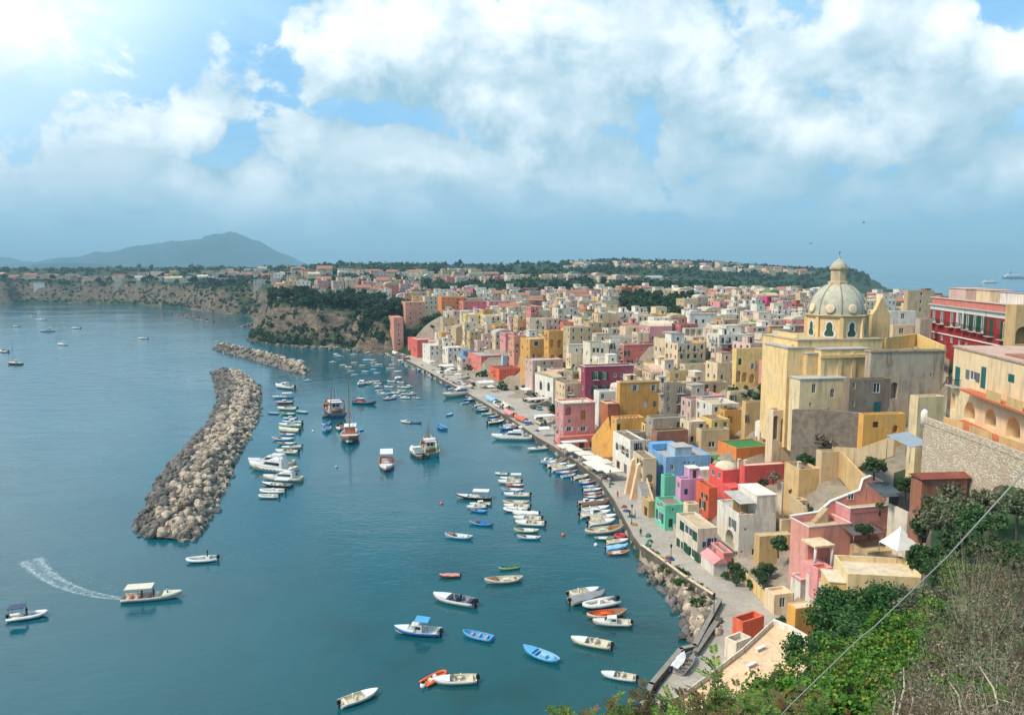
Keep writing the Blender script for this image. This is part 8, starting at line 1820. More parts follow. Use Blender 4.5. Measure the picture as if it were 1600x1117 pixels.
scatter('on the skyline of the far plateau', [(430, 440), (430, 412), (900, 412), (900, 436)], (900, 1500), 30, ['pine', 'dense', 'dense'], 1.0, 1.6, 19, 1.0)
scatter('behind the dome', [(1335, 500), (1335, 462), (1470, 468), (1470, 505)], (230, 700), 8, ['dense', 'pine', 'bushy'], .5, .8, 20, .6)
# woods: everything green beyond, which reads as one mass
def woods(name, regions, key, per, leaf, R0, seed):
    rg = np.random.default_rng(seed); VS = []; n0 = 0
    for (poly, dr, n) in regions:
        us = [p[0] for p in poly]; k = 0; tr = 0
        while k < n and tr < n * 12:
            tr += 1; D = math.exp(rg.uniform(math.log(dr[0]), math.log(dr[1]))); u = rg.uniform(min(us), max(us)); x = (u - 800) / FPX * D * 1.02; z = tz(x, D); pu, pv = proj(x, D, z)
            if z < .8 or not inpoly(pu, pv, poly) or taken(x, D, 2.0): continue
            r_ = R0 * rg.uniform(.6, 1.4); V, F = leaves_np(per, [(x, D, z + r_ * .75, r_), (x + r_ * .5, D, z + r_ * .5, r_ * .7), (x - r_ * .5, D + r_ * .3, z + r_ * .5, r_ * .7)], r_, leaf * r_ / R0, int(rg.integers(1e9)), .8); VS.append(V); k += 1
    V = np.concatenate(VS); return tag(link(name, np_mesh(name, V, np.arange(len(V)).reshape(-1, 4), [LEAF[key]])), kind='stuff')
woods('woods', [([(880, 400), (1355, 405), (1355, 450), (880, 446)], (1150, 2300), 1250), ([(430, 408), (900, 408), (900, 440), (430, 446)], (800, 1700), 560), ([(-40, 410), (440, 410), (440, 446), (-40, 446)], (880, 1800), 420), ([(640, 478), (660, 440), (1290, 440), (1290, 470), (960, 466)], (460, 1050), 420)], 'dark', 20, 3.0, 4.4, 21)
woods('scrub', [([(390, 540), (400, 470), (640, 480), (620, 545)], (495, 640), 520), ([(-40, 474), (-40, 436), (400, 446), (420, 500)], (780, 1250), 760), ([(640, 560), (640, 490), (1080, 500), (1240, 520), (1240, 700), (1000, 700)], (170, 470), 70)], 'dark', 24, 1.3, 2.1, 22)
woods('ivy', [([(1030, 890), (1060, 890), (1112, 935), (1110, 962), (1075, 945)], (110, 140), 26)], 'mid', 60, .35, .8, 23)
# garden plants between the houses
def P1(key, u, v, D, s, label, name='shrub', cat='shrub', drop=.2):
    x, y, z = PY(u, v, D); g = tz(x, y); o = plant(key, x, y, (g if 0 < z - g < 3 else z) - drop, s, name); tag(o, label, cat); return o
for k, (u, v, s) in enumerate([(1138, 890, .8), (1148, 898, 1.0), (1160, 905, .9), (1150, 912, .8), (1172, 918, .7), (1140, 880, .7), (1134, 902, .6)]):
    x, y = G(u, v, 2.0); later(plant('nearshrub', x, y, 1.6, s, 'shrub'), 'on the bank beside the panel fence', 'leafy green bush', 'shrub')
for k, (u, v, s) in enumerate([(1186, 905, 1.0), (1195, 900, 1.1), (1204, 897, .9), (1192, 912, .7)]):
    x, y = G(u, v, 3.0); later(plant('nearshrub', x, y, 2.6, s, 'shrub'), 'inside the panel fence', 'dark green bush', 'shrub')
P1('nearshrub', 1216, 864, 128, 1.3, 'feathery green bush against the sandy annexe wall'); P1('dryshrub', 1296, 698, 143, 1.9, 'dry rust brown bush at the foot of the church bastion'); P1('nearshrub', 1366, 742, 118, 1.3, 'green bush beside the steps under the deep yellow house'); P1('nearshrub', 1240, 772, 142, .7, 'small bush by the turquoise door')
P1('dryshrub', 1208, 752, 147, 1.0, 'dark climbing plant over the pergola by the red house'); P1('nearshrub', 1192, 760, 148, .8, 'green climber beside the red house terrace'); P1('nearshrub', 1298, 775, 130, .6, 'round bush on the terrace behind the pink house'); P1('nearshrub', 1267, 782, 132, .6, 'small bush in the terrace garden behind the pink house')
P1('nearshrub', 1258, 726, 145, 1.2, 'dark shrub above the sandy terrace house, left one'); P1('nearshrub', 1272, 722, 144, 1.0, 'dark shrub above the sandy terrace house, right one'); P1('oliveshrub', 1452, 815, 82, 1.5, 'pale oleander bush against the red roofed shed, left one'); P1('oliveshrub', 1478, 818, 80, 1.6, 'pale oleander bush against the red roofed shed, right one'); P1('nearshrub', 1440, 845, 84, 1.3, 'green bush below the red roofed shed'); P1('nearshrub', 1350, 838, 112, 1.0, 'green bush behind the yellow house terrace'); P1('nearshrub', 1415, 772, 108, 1.2, 'green shrub behind the tarpaulins'); P1('nearshrub', 1180, 962, 112, .7, 'garden bush beside the yard house with orange wall'); P1('nearshrub', 1222, 950, 110, .8, 'garden bush by the small yellow hut'); P1('potplant', 1375, 795, 100, 1.4, 'dark plant on the upper pink terrace')
# the big fig tree on the slope
def fig(label, u, v, D, Rr, Hh, n, leaf, seed, mat='fig', stretch=(1, 1)):
    x, y, z = PY(u, v, D); rg = random.Random(seed); cl = []
    for k in range(64):
        a = rg.uniform(0, 6.28); q = rg.random() ** .5; e = rg.uniform(-.6, 1) * math.sqrt(1 - .7 * q * q); cl.append((Rr * stretch[0] * q * math.cos(a), Rr * stretch[1] * q * math.sin(a), Hh * .5 * e, Rr * rg.uniform(.16, .27)))
    V, F = leaves_np(n, cl, Rr, leaf, seed, .85, 1.25, .5); rt = empty('fig_tree' if mat == 'fig' else 'bush', (x, y, z), 0, label, 'tree' if mat == 'fig' else 'bush'); link('crown', np_mesh('crown', V, F, [LEAF[mat]]), rt)
    b = MB(); g0 = tz(x, y) - z - .5
    b.tube([(0, 0, g0), (.2, .1, g0 * .5), (0, 0, -Hh * .3)], [min(.38, Rr * .08), min(.3, Rr * .065), min(.22, Rr * .05)], 8)
    for c in cl[:22]: b.tube([(0, 0, -Hh * .35), (c[0] * .45, c[1] * .45, c[2] * .5 - Hh * .15), (c[0], c[1], c[2])], [min(.16, Rr * .035), min(.09, Rr * .02), .02], 5)
    b.obj('trunk', BARK, rt, weld=False); return rt
fig('large spreading fig tree with dense dark green leaves on the slope', 1376, 980, 52, 4.4, 4.2, 24000, .2, 5, stretch=(1.1, .85))
fig('lower spreading part of green scrub beside the yellow hut', 1290, 1030, 46, 2.3, 2.4, 8000, .17, 6, 'fig')
fig('upper fig bush beside the whitewashed shed', 1458, 878, 58, 1.7, 2.2, 5000, .18, 7, 'fig')
for k, (u, v, D, Rr, Hh, n, mt) in enumerate([(1310, 1075, 30, 1.9, 1.9, 2600, 'bright'), (1360, 1100, 22, 1.3, 1.3, 2400, 'bright'), (1290, 1105, 22, 1.2, 1.2, 2200, 'bright'), (1410, 1050, 26, 1.5, 1.5, 2400, 'bright'), (1440, 1110, 17, 1.0, 1.0, 2000, 'bright'), (1225, 1112, 19, 1.0, .9, 1900, 'bright'), (1345, 1045, 34, 1.7, 1.6, 2400, 'bright'), (1380, 1060, 32, 2.0, 2.0, 2600, 'bright'), (1240, 1095, 28, 1.6, 1.5, 2200, 'bright'), (1430, 1000, 36, 1.9, 2.2, 2400, 'bright'), (1420, 1090, 24, 1.5, 1.6, 2200, 'bright'), (1330, 1125, 18, .9, .9, 1700, 'bright'), (1350, 1015, 38, 1.6, 1.6, 2000, 'fig'), (1180, 1120, 26, 1.3, 1.2, 1700, 'bright'), (1270, 1125, 18, .8, .8, 1400, 'rust'), (1460, 950, 40, 1.7, 2.0, 2000, 'olive')]):
    o = fig('x', u, v, D, Rr * 1.15, Hh, int(n * 2.2), .11 if D < 34 else .15, 30 + k, mt); later(o, 'on the green slope below the fig tree', {'bright': 'yellow green bush', 'rust': 'rusty leaved bush', 'fig': 'dark green bush', 'olive': 'dusty bush'}[mt], 'bush')
for k, (u, v, D, Rr, Hh, n, mt) in enumerate([(1495, 795, 68, 1.9, 2.6, 2600, 'olive'), (1550, 785, 70, 1.7, 2.0, 2400, 'olive'), (1475, 815, 62, 1.6, 2.2, 1800, 'olive'), (1535, 815, 55, 1.7, 2.2, 2000, 'mid'), (1590, 790, 60, 1.8, 2.4, 2000, 'olive'), (1500, 850, 50, 1.4, 1.8, 1600, 'mid')]):
    o = fig('x', u, v, D, Rr, Hh, n, .2, 50 + k, mt); later(o, 'under the stone terrace wall', {'olive': 'pale flowering oleander bush', 'mid': 'green oleander bush'}[mt], 'bush')
# foreground plants at the lower edge: stems with pinnate leaves
def sprig(b, p, d, L, n, leaf, mi):
    d = Vector(d).normalized(); s = d.cross(Vector((0, 0, 1))); s = s.normalized() if s.length > .01 else Vector((1, 0, 0)); u_ = s.cross(d)
    b.bar(p, Vector(p) + d * L, .004, 3, 1)
    for k in range(n):
        q = Vector(p) + d * (L * (k + 1) / n) - Vector((0, 0, .10 * L * ((k + 1) / n) ** 2))
        for sd in (-1, 1):
            e = (s * sd * .9 + d * .5 + u_ * RND.uniform(-.3, .3)).normalized(); w_ = e.cross(u_).normalized() * leaf * .22
            b.poly([q, q + e * leaf * .5 + w_, q + e * leaf, q + e * leaf * .5 - w_], mi)
def pinnate(label_zone, u, v, D, h, n, leaf, mats, seed, spread=.5):
    rg = random.Random(seed); x, y, z = PY(u, v, D); g = tz(x, y); z0 = min(g, z - h); rt = empty('leafy_plant', (x, y, z0), 0); lv = MB(); st = MB(); T = z - z0
    for k in range(n):
        a = rg.uniform(0, 6.28); q = rg.uniform(.15, 1) * spread; tip = Vector((q * math.cos(a), q * math.sin(a), T - rg.uniform(0, h * .8))); foot = Vector((tip.x * .15, tip.y * .15, max(0, T - h * 2.2)))
        st.tube([foot, foot.lerp(tip, .5) + Vector((0, 0, .1)), tip], [.012, .009, .005], 4)
        for j in range(7):
            p = foot.lerp(tip, .45 + .55 * j / 6); aa = rg.uniform(0, 6.28); sprig(lv, p, (math.cos(aa), math.sin(aa), rg.uniform(.1, .8)), rg.uniform(.14, .30), 6, leaf, 0)
    st.tube([(0, 0, -.3), (0, 0, max(.05, T - h * 2.2))], [.02, .014], 5)
    lv.obj('foliage', [mats, TWIG], rt, weld=False); st.obj('stem', TWIG, rt, weld=False)
    later(rt, 'along the bottom edge', ('rust tinged' if mats is LEAF['rust'] else 'green') + ' leafy plant', 'plant'); return rt
k = 0
for (u, v, D, h, n, lf, mt, sp) in [(905, 1112, 15, .35, 8, .09, 'bright', .45), (945, 1108, 14, .4, 9, .09, 'rust', .4), (985, 1088, 15, .7, 10, .10, 'bright', .4), (1000, 1062, 14, .7, 5, .09, 'rust', .22), (1030, 1092, 16, .6, 10, .10, 'rust', .4), (1062, 1078, 14, .7, 9, .09, 'bright', .35), (1085, 1052, 13, .8, 7, .09, 'rust', .3), (1100, 1085, 15, .6, 9, .10, 'bright', .4), (1125, 1030, 13, .9, 7, .1, 'bright', .28), (1140, 1070, 14, .7, 9, .10, 'rust', .4), (1170, 1085, 15, .6, 10, .10, 'bright', .45), (1205, 1072, 16, .7, 10, .10, 'bright', .45), (1240, 1080, 15, .6, 10, .10, 'rust', .45), (1200, 1105, 12, .5, 9, .08, 'bright', .4),
                                 (1060, 1110, 12, .4, 9, .08, 'bright', .4), (1120, 1108, 12, .4, 9, .08, 'rust', .4), (1160, 1112, 11, .4, 8, .08, 'bright', .35), (1015, 1112, 13, .4, 9, .08, 'bright', .4), (1290, 1106, 14, .4, 8, .09, 'bright', .4), (1380, 1106, 15, .4, 8, .09, 'bright', .4), (875, 1116, 16, .3, 7, .09, 'bright', .4), (970, 1116, 13, .35, 8, .08, 'bright', .4)]:
    pinnate('', u, v, D, h, n, lf, LEAF[mt], 200 + k, sp); k += 1
# dry thicket on the right
def thicket(u, v, D, h, r_, n, seed, mt='dry'):
    rg = random.Random(seed); x, y, z = PY(u, v, D); rt = empty('dry_bush', (x, y, z - h), 0); b = MB(); lf = []
    for k in range(n):
        a = rg.uniform(0, 6.28); q = r_ * rg.random() ** .6; tip = Vector((q * math.cos(a), q * math.sin(a), h * rg.uniform(.35, 1.1))); f = Vector((q * .25 * math.cos(a), q * .25 * math.sin(a), -h * .6)); m = f.lerp(tip, .55) + Vector((rg.uniform(-.1, .1), rg.uniform(-.1, .1), h * .08))
        b.bar(f, m, .008, 3, 0, .006); b.bar(m, tip, .006, 3, 0, .002)
        for j in range(4):
            p = m.lerp(tip, j / 4); e = Vector((rg.uniform(-1, 1), rg.uniform(-1, 1), rg.uniform(-.2, 1))).normalized() * rg.uniform(.08, .26); b.bar(p, p + e, .004, 3, 0, .0015); lf.append((*(p + e), .09)); lf.append((*tip, .09))
    b.obj('twigs', TWIG if seed % 3 else TWIG2, rt, weld=False); V, F = leaves_np(n * 22, lf, 1, min(.042, .0028 * D), seed, 1.0, 1.8, 0); link('leaves', np_mesh('leaves', V, F, [LEAF[mt]]), rt); later(rt, 'in the dry thicket at the right edge', 'brown dry bush' if mt == 'dry' else 'grey green dry bush', 'bush'); return rt
rg = random.Random(9); kk = 0
for (u0, u1, v0, v1, D0, D1, n_) in ((1520, 1620, 850, 930, 22, 34, 8), (1490, 1620, 930, 1010, 16, 26, 11), (1475, 1630, 1000, 1080, 11, 18, 12), (1465, 1630, 1060, 1140, 7, 12, 12)):
    for k in range(n_):
        D = rg.uniform(D0, D1); u = u0 + (u1 - u0) * (k + rg.random()) / n_; thicket(u, rg.uniform(v0, v1), D, .055 * D + .35, .045 * D + .3, 60, 300 + kk, 'dry' if rg.random() < .5 else 'olive'); kk += 1
for (u, v, D, Rr, Hh) in ((1540, 1010, 30, 1.9, 1.6), (1590, 960, 34, 2.0, 1.8), (1500, 1080, 20, 1.4, 1.2), (1590, 1080, 16, 1.3, 1.2), (1480, 985, 36, 1.6, 1.4), (1560, 905, 42, 1.8, 1.6)):  # brown masses
    o = fig('x', u, v + 12, D, Rr, Hh, 5200, .0027 * D, int(u + v), 'dry'); later(o, 'behind the dry thicket', 'dense brown bush', 'bush')
for k, (u, v, D, Rr, mt) in enumerate([(1490, 900, 44, 1.6, 'mid'), (1470, 1010, 30, 1.2, 'bright'), (1560, 860, 48, 1.5, 'mid'), (1530, 960, 30, 1.0, 'bright'), (1500, 1040, 18, .6, 'bright'), (1575, 1000, 20, .7, 'olive'), (1450, 1060, 20, .9, 'bright'), (1485, 960, 32, 1.2, 'bright'), (1515, 905, 40, 1.5, 'bright'), (1550, 925, 34, 1.1, 'mid'), (1480, 1095, 13, .5, 'bright'), (1590, 880, 40, 1.2, 'mid'), (1525, 1090, 11, .4, 'bright')]):
    o = fig('x', u, v, D, Rr, Rr * 1.1, 2400, .12, 400 + k, mt); later(o, 'among the dry thicket', {'mid': 'dark green bush', 'bright': 'fresh green bush', 'olive': 'dusty bush'}[mt], 'bush')
for k, (u, v, u1, v1, D) in enumerate([(1412, 1042, 1400, 1117, 9), (1422, 1075, 1418, 1120, 9), (1395, 1075, 1392, 1120, 10), (1480, 1060, 1500, 1120, 8), (1530, 1040, 1560, 1120, 8)]):
    p, q = PY(u, v, D), PY(u1, v1, D - .6); rt = empty('bare_stem', p, 0); b = MB(); d = Vector(q) - Vector(p); b.tube([(0, 0, 0), d * .5 + Vector((.05, 0, .03)), d * 1.4], [.006, .012, .016], 5); b.obj('stalk', TWIG2, rt); later(rt, 'near the bottom edge', 'bleached bare stem', 'stem')
pc = [Vector(PY(*q)) for q in ((1190, 1150, 8.6), (1238, 1098, 8.4), (1345, 995, 8.0), (1365, 980, 7.9), (1480, 870, 7.5), (1620, 715, 7.0))]
rt = empty('cable', pc[0], 0, 'pale cable stretched diagonally across the slope, in front of the fig tree', 'cable'); b = MB(); b.tube([p - pc[0] for p in pc], .0075, 7); b.obj('strand', flat('weathered grey cable', (150, 152, 142), .8), rt)

# ------------------------------------------------------------------ life on the quay
def lamp_proto():
    rt = empty('street_lamp', (0, 0, 0)); b = MB(); b.lathe([(.02, 0), (.22, 0), (.2, .3), (.1, .5), (.07, .7), (.05, 3.6), (.02, 3.62)], 10); b.obj('post', M['iron'], rt)
    b = MB(); b.lathe([(.02, 3.55), (.12, 3.6), (.2, 4.05), (.24, 4.1), (.1, 4.3), (.02, 4.4)], 6, 0, False); b.obj('lantern', flat('dark lamp housing', (52, 50, 50), .5), rt); b = MB(); b.lathe([(.10, 3.62), (.185, 4.03)], 6, 0, False); b.v = [(x * 1.03, y * 1.03, z) for x, y, z in b.v]; b.obj('glazing', flat('opal lamp glass', (210, 208, 196), .3), rt); return rt
lp = lamp_proto()
for k, (u, v, lab) in enumerate([(953, 761, 'iron street lamp by the big white parasols'), (987, 819, 'iron street lamp beside the strolling people'), (1048, 886, 'iron street lamp by the parapet below the cream house'), (1115, 968, 'iron street lamp at the bend of the low grey wall'), (866, 690, 'iron street lamp in front of the pink restaurant'), (700, 594, 'iron street lamp on the far quay')]):
    o = lp if k == 0 else copy_tree(lp); o.location = (*G(u, v, 1.6), 1.6); tag(o, lab, 'street lamp', 'street lamps along the quay')
def person_mesh(seed, walk=.25):
    rg = random.Random(seed); P = dict(pel=(0, 0, .95), ch=(0, 0, 1.3), nk=(0, 0, 1.5), hd=(0, .02, 1.62), ht=(0, .01, 1.72), sl=(-.2, 0, 1.42), el=(-.26, -.05 + walk * .3, 1.14), hl=(-.24, .1 * walk + .06, .88), sr=(.2, 0, 1.42), er=(.26, -.05 - walk * .2, 1.14), hr=(.25, .05 - walk * .3, .88), kl=(-.1, walk * .35, .5), fl=(-.1, walk * .5 - .04, .06), tl=(-.1, walk * .5 + .14, .04), kr=(.1, -walk * .1, .5), fr=(.1, -walk * .7, .1), tr=(.1, -walk * .7 + .16, .04), pl=(-.1, 0, .9), pr=(.1, 0, .9))
    R_ = dict(pel=.15, ch=.165, nk=.06, hd=.10, ht=.08, sl=.07, el=.045, hl=.035, sr=.07, er=.045, hr=.035, kl=.06, fl=.045, tl=.035, kr=.06, fr=.045, tr=.035, pl=.10, pr=.10); ks = list(P); E = [('pel', 'ch'), ('ch', 'nk'), ('nk', 'hd'), ('hd', 'ht'), ('ch', 'sl'), ('sl', 'el'), ('el', 'hl'), ('ch', 'sr'), ('sr', 'er'), ('er', 'hr'), ('pel', 'pl'), ('pl', 'kl'), ('kl', 'fl'), ('fl', 'tl'), ('pel', 'pr'), ('pr', 'kr'), ('kr', 'fr'), ('fr', 'tr')]
    me = bpy.data.meshes.new('person'); me.from_pydata([P[k] for k in ks], [(ks.index(a), ks.index(b)) for a, b in E], []); o = bpy.data.objects.new('tmp', me); COL.objects.link(o); sk = o.modifiers.new('s', 'SKIN'); sb = o.modifiers.new('b', 'SUBSURF'); sb.levels = 1
    for i, k in enumerate(ks): o.data.skin_vertices[0].data[i].radius = (R_[k], R_[k] * (.75 if k in ('ch', 'pel') else 1))
    o.data.skin_vertices[0].data[0].use_root = True; dg = bpy.context.evaluated_depsgraph_get(); m2 = bpy.data.meshes.new_from_object(o.evaluated_get(dg)); bpy.data.objects.remove(o); return m2
SKIN = flat('skin', (198, 150, 122), .6); HAIR = flat('dark hair', (50, 40, 34), .7)
def cloth(c): return flat('cloth %d %d %d' % c, c, .9)
PME = [person_mesh(1, .28), person_mesh(2, .05), person_mesh(3, -.22)]
def person(u, v, z, rz, top, legs, label, k=0, sc=1.0):
    me = PME[k].copy(); me.materials.clear(); [me.materials.append(m) for m in (cloth(top), cloth(legs), SKIN)]
    for p in me.polygons: c = p.center; p.material_index = 2 if c.z > 1.49 or (c.z < 1.14 and abs(c.x) > .19 and c.z > .8) else (0 if c.z > .93 else (1 if c.z > .1 else 2)); p.use_smooth = True
    x, y = G(u, v, z); rt = empty('person', (x, y, z), rz, label, 'person'); rt.scale = (sc, sc, sc); link('body', me, rt); b = MB(); b.lathe([(.02, 1.76), (.07, 1.75), (.108, 1.70), (.112, 1.63), (.095, 1.58)], 10); b.obj('hair', HAIR, rt, (0, -.015, 0)); return rt
person(984, 808, 1.6, 2.8, (40, 42, 52), (44, 44, 54), 'person in dark clothes walking past the lamp, left of a pair', 0); person(992, 810, 1.6, 2.9, (200, 190, 190), (70, 72, 90), 'person in a pale shirt walking beside one in dark clothes', 2); person(1001, 838, 1.6, .2, (30, 32, 38), (36, 38, 48), 'person in black walking alone along the quay', 0)
person(940, 752, 1.6, 1.0, (236, 236, 230), (60, 60, 80), 'person in white standing near the parasols', 1); person(845, 669, 1.6, .4, (60, 70, 90), (90, 80, 70), 'person in blue crossing the car park', 0); person(965, 778, 1.6, 2.4, (200, 52, 44), (200, 52, 44), 'person in red at the quay edge', 1)
person(1016, 858, 1.6, 2.9, (210, 200, 180), (90, 96, 110), 'person in beige strolling below the cream house', 2); person(905, 722, 1.6, 2.2, (240, 240, 236), (40, 40, 46), 'waiter in white and black under the parasols', 1)
# parasols, tables, chairs
def parasol_proto(w_, h, cm, kind='square_parasol'):
    rt = empty(kind, (0, 0, 0)); b = MB(); b.bar((0, 0, 0), (0, 0, h + .1), .04, 6); b.obj('pole', M['wood'], rt); b = MB(); b.box(-.35, -.35, 0, .35, .35, .1); b.obj('foot', M['concrete'], rt)
    b = MB(); s = w_ / 2; n = 4; ring = [(s, -s), (s, s), (-s, s), (-s, -s)]
    for k in range(4):
        a, c = ring[k], ring[(k + 1) % 4]; b.poly([(a[0], a[1], h - .55), (c[0], c[1], h - .55), (0, 0, h + .15)]); b.poly([(a[0], a[1], h - .55), (a[0], a[1], h - .78), (c[0], c[1], h - .78), (c[0], c[1], h - .55)])
    b.obj('canopy', cm, rt); return rt
CANV = flat('cream canvas', (238, 228, 208), .85)
def table_proto():
    rt = empty('cafe_table', (0, 0, 0)); b = MB(); b.box(-.45, -.45, .72, .45, .45, .76); b.obj('top', flat('table cloth', (226, 226, 232), .8), rt)
    for sx in (-.38, .38):
        for sy in (-.38, .38): b = MB(); b.bar((sx, sy, 0), (sx, sy, .72), .03, 4); b.obj('leg', M['steel'], rt)
    return rt
def chair_proto():
    rt = empty('cafe_chair', (0, 0, 0)); m = flat('blue grey chair', (120, 134, 168), .7); b = MB(); b.box(-.21, -.21, .42, .21, .21, .46); b.obj('seat', m, rt); b = MB(); b.box(-.21, .17, .46, .21, .21, .9); b.obj('backrest', m, rt)
    for sx in (-.18, .18):
        for sy in (-.18, .18): b = MB(); b.bar((sx, sy, 0), (sx, sy, .43), .022, 4); b.obj('leg', m, rt)
    return rt
pa, pb = parasol_proto(4.6, 3.1, CANV), parasol_proto(3.2, 2.9, CANV)
first = {}
def put(proto, u, v, rz, zone, what, cat, z=1.6, s=1.0):
    o = proto if proto.name not in first else copy_tree(proto); first[proto.name] = 1; o.location = (*G(u, v, z), z); o.rotation_euler = (0, 0, rz); o.scale = (s, s, s); later(o, zone, what, cat); return o
for (u, v, s) in [(913, 713, .95), (926, 721, 1.0), (940, 728, 1.05), (928, 730, 1.0), (942, 738, 1.05), (955, 741, 1.0), (886, 702, 1.0), (897, 706, .9)]: put(pa, u, v + 8, .3, 'between pink restaurant and narrow white house', 'large cream parasol', 'parasol', 1.6, s)
for (u, v) in [(676, 571), (690, 578), (700, 586), (706, 583), (716, 592), (758, 604), (768, 612)]: put(pb, u, v, .4, 'on the far quay', 'small white parasol', 'parasol')
tp, cp = table_proto(), chair_proto()
for (u, v) in [(906, 722), (915, 727), (925, 734), (934, 740), (944, 748), (952, 752), (938, 731), (948, 739), (884, 712), (894, 716)]:
    put(tp, u, v, .3, 'under the cream parasols', 'small cafe table', 'table')
    for (du, dv, rz) in ((-4, 1.5, 1.9), (4, -1, -1.2)): put(cp, u + du, v + dv, rz, 'under the cream parasols', 'blue grey cafe chair', 'chair')
def market_tent(label, u, v, w_, l_, rz, cm, h=2.7, ridge=True):
    x, y = G(u, v, 1.6); rt = empty('market_tent', (x, y, 1.6), rz, label, 'tent'); b = MB(); k = .7 if ridge else .15
    b.idx([(-w_ / 2, -l_ / 2, h), (w_ / 2, -l_ / 2, h), (w_ / 2, l_ / 2, h), (-w_ / 2, l_ / 2, h), (-w_ / 2, 0, h + k), (w_ / 2, 0, h + k), (-w_ / 2, -l_ / 2, h - .25), (w_ / 2, -l_ / 2, h - .25), (w_ / 2, l_ / 2, h - .25), (-w_ / 2, l_ / 2, h - .25)], [(0, 1, 5, 4), (2, 3, 4, 5), (0, 4, 3), (1, 2, 5), (0, 6, 7, 1), (1, 7, 8, 2), (2, 8, 9, 3), (3, 9, 6, 0)]); b.obj('canopy', cm, rt)
    for sx in (-1, 1):
        for sy in (-1, 1): b = MB(); b.bar((sx * (w_ / 2 - .1), sy * (l_ / 2 - .1), 0), (sx * (w_ / 2 - .1), sy * (l_ / 2 - .1), h), .05, 5); b.obj('pole', M['steel'], rt)
    return rt
WC = flat('white awning canvas', (238, 234, 228), .85)
market_tent('long white awning on the terrace of the pink restaurant', 897, 704, 7.6, 2.6, .28, WC, 2.9, False); market_tent('white gabled tent by the hauled out boats, nearest the red terrace house', 758, 606, 7, 6, .4, WC); market_tent('big white awning in front of the white chapel house', 829, 618, 8, 6, .4, WC, 3.0, False); market_tent('pale pink awning beside the big white awning', 838, 634, 8, 5, .4, flat('faded pink canvas', (226, 206, 198), .85), 3.0, False)
market_tent('white awning kiosk near the pink restaurant', 851, 662, 6.5, 4, .35, WC, 3.0, False); market_tent('small white tent at the quay by the yacht', 850, 681, 3.2, 2.6, .3, WC, 2.4); market_tent('white tent on the far quay by the white houses', 699, 579, 6, 5, .4, WC)
for k in range(34):
    q = RND.uniform(7, 20); i = int(q); a, b_ = QE[i], QE[i + 1]; f = q - i; L_ = math.hypot(b_[0] - a[0], b_[1] - a[1]); d = RND.uniform(1.2, 3.2); x = a[0] + (b_[0] - a[0]) * f + (b_[1] - a[1]) / L_ * d; y = a[1] + (b_[1] - a[1]) * f - (b_[0] - a[0]) / L_ * d
    rt = empty('fishing_net', (x, y, 1.6), RND.uniform(0, 3)); c = RND.choice(((150, 84, 60), (60, 110, 100), (190, 150, 90), (70, 90, 130))); b = MB(); n_ = 9; b.idx([(RND.uniform(.7, 1.1) * math.cos(6.28 * j / n_), RND.uniform(.5, .8) * math.sin(6.28 * j / n_), 0) for j in range(n_)] + [(RND.uniform(.3, .5) * math.cos(6.28 * j / n_), .35 * math.sin(6.28 * j / n_), RND.uniform(.35, .55)) for j in range(n_)], [(j, (j + 1) % n_, n_ + (j + 1) % n_, n_ + j) for j in range(n_)] + [tuple(range(n_, 2 * n_))]); b.obj('heap', flat('net %d' % c[0], c, .95, var=.4, bump=.8), rt); later(rt, 'along the quay edge', {150: 'rust brown', 60: 'green', 190: 'ochre', 70: 'blue'}[c[0]] + ' heap of fishing net', 'net')
# parked cars under the awnings
def car(label, u, v, rz, c):
    x, y = G(u, v, 1.6); rt = empty('parked_car', (x, y, 1.6), rz, label, 'car'); m = flat('car paint %d %d %d' % c, c, .3, spec=.5); b = MB(); b.idx([(-2, -.8, .3), (2, -.8, .3), (2, .8, .3), (-2, .8, .3), (-2.05, -.82, .75), (2.05, -.82, .72), (2.05, .82, .72), (-2.05, .82, .75), (-1.9, -.78, .92), (1.0, -.76, .95), (1.9, -.7, .8), (1.9, .7, .8), (1.0, .76, .95), (-1.9, .78, .92)], [(3, 2, 1, 0), (0, 1, 5, 4), (2, 3, 7, 6), (1, 2, 6, 5), (3, 0, 4, 7), (4, 5, 10, 9, 8), (6, 7, 13, 12, 11), (5, 6, 11, 10), (7, 4, 8, 13), (8, 9, 12, 13), (9, 10, 11, 12)]); b.obj('body', m, rt)
    b = MB(); b.idx([(-1.8, -.74, .9), (.9, -.72, .93), (.9, .72, .93), (-1.8, .74, .9), (-1.4, -.6, 1.42), (.2, -.6, 1.42), (.2, .6, 1.42), (-1.4, .6, 1.42)], [(0, 1, 5, 4), (1, 2, 6, 5), (2, 3, 7, 6), (3, 0, 4, 7)]); b.obj('window', M['glass'], rt); b = MB(); b.box(-1.42, -.61, 1.42, .22, .61, 1.47); b.obj('roof', m, rt)
    for sx in (-1.25, 1.25):
        for sy in (-.8, .8): b = MB(); b.lathe([(.01, -.1), (.3, -.1), (.32, 0), (.3, .1), (.01, .1)], 12); b.v = [(v_[0] + sx, v_[2] + sy, v_[1] + .32) for v_ in b.v]; b.obj('wheel', DK, rt)
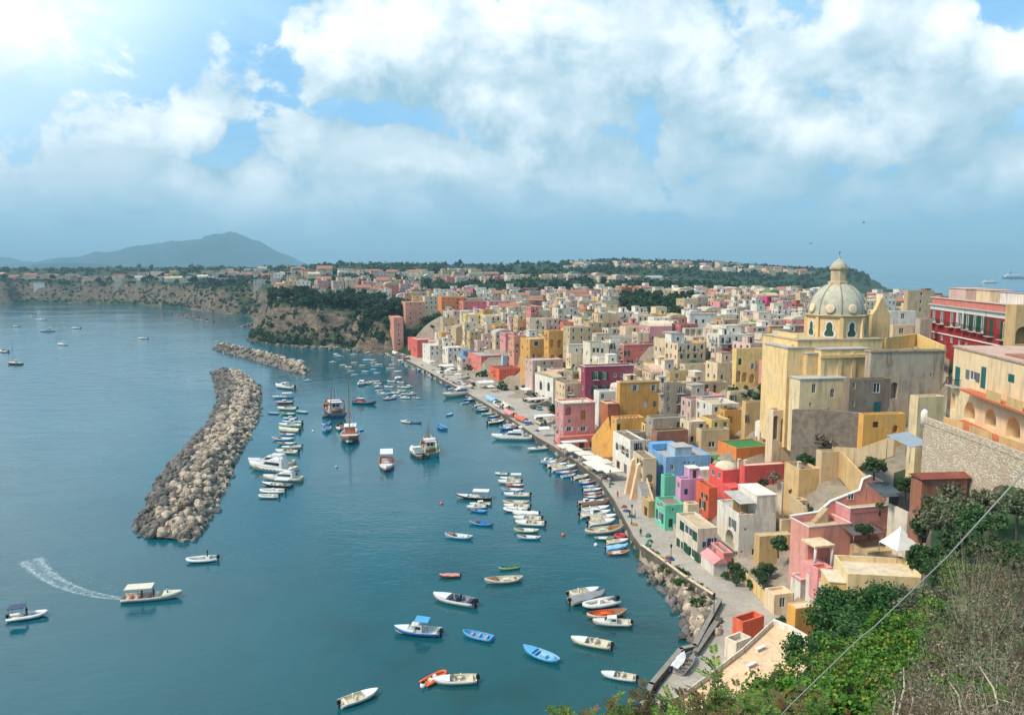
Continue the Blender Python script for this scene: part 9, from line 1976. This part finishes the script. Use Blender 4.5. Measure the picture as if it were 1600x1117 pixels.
for (lab, u, v, c) in [('dark blue car parked under the white kiosk awning', 850, 668, (40, 52, 90)), ('silver car parked by the big white awning', 826, 628, (180, 184, 188)), ('turquoise car under the pale pink awning', 842, 640, (120, 180, 190)), ('dark grey car under the pale pink awning', 833, 638, (70, 72, 76)), ('white car near the far quay houses', 716, 600, (226, 226, 224)), ('red car at the end of the car park', 862, 650, (170, 40, 40))]: car(lab, u, v, R(105), c)
# seagulls
def gull(label, u, v, D, rz):
    x, y, z = PY(u, v, D); rt = empty('seagull', (x, y, z), rz, label, 'bird'); b = MB(); b.tube([(0, -.28, 0), (0, -.12, .02), (0, .08, .03), (0, .24, .02), (0, .34, .0)], [.02, .07, .09, .05, .015], 8); b.obj('body', flat('gull grey', (150, 152, 156), .8), rt)
    for s in (-1, 1): b = MB(); b.idx([(0, .1, .04), (s * .35, .14, .18), (s * .8, -.02, .1), (s * .38, -.06, .17), (0, -.1, .04), (0, .1, .02), (s * .35, .14, .16), (s * .8, -.02, .09), (s * .38, -.06, .15), (0, -.1, .02)], [(0, 1, 3, 4), (1, 2, 3), (9, 8, 6, 5), (8, 7, 6), (0, 5, 6, 1), (1, 6, 7, 2), (2, 7, 8, 3), (3, 8, 9, 4)]); b.obj('wing', flat('gull wing', (112, 116, 122), .8), rt)
gull('seagull gliding left of the dome lantern', 1267, 381, 150, .4); gull('seagull gliding right of the dome, the higher one', 1350, 348, 150, 1.0)
# people aboard
for (u, v, c, k, lab) in [(222, 931, (190, 60, 50), 1, 'person in red standing under the canopy of the excursion boat'), (240, 930, (60, 80, 130), 1, 'person in blue in the middle of the excursion boat'), (262, 927, (230, 226, 220), 1, 'person in white near the bow of the excursion boat'), (324, 868, (40, 40, 46), 1, 'person in dark clothes steering the white inflatable boat'), (42, 960, (50, 40, 40), 1, 'person in dark clothes at the console of the inflatable with a sunshade')]:
    person(u, v + 3, .45, R(90), c, (60, 60, 70), lab, k, .9)

finish_labels()

scene.view_settings.view_transform = 'Standard'
scene.view_settings.look = 'None'; scene.view_settings.gamma = 1.0; scene.view_settings.use_curve_mapping = False
scene.view_settings.exposure = 0.82
scene.cycles.use_denoising = True
scene.cycles.max_bounces = 6; scene.cycles.diffuse_bounces = 3; scene.cycles.glossy_bounces = 2; scene.cycles.volume_bounces = 0; scene.cycles.transparent_max_bounces = 6
scene.cycles.caustics_reflective = False; scene.cycles.caustics_refractive = False
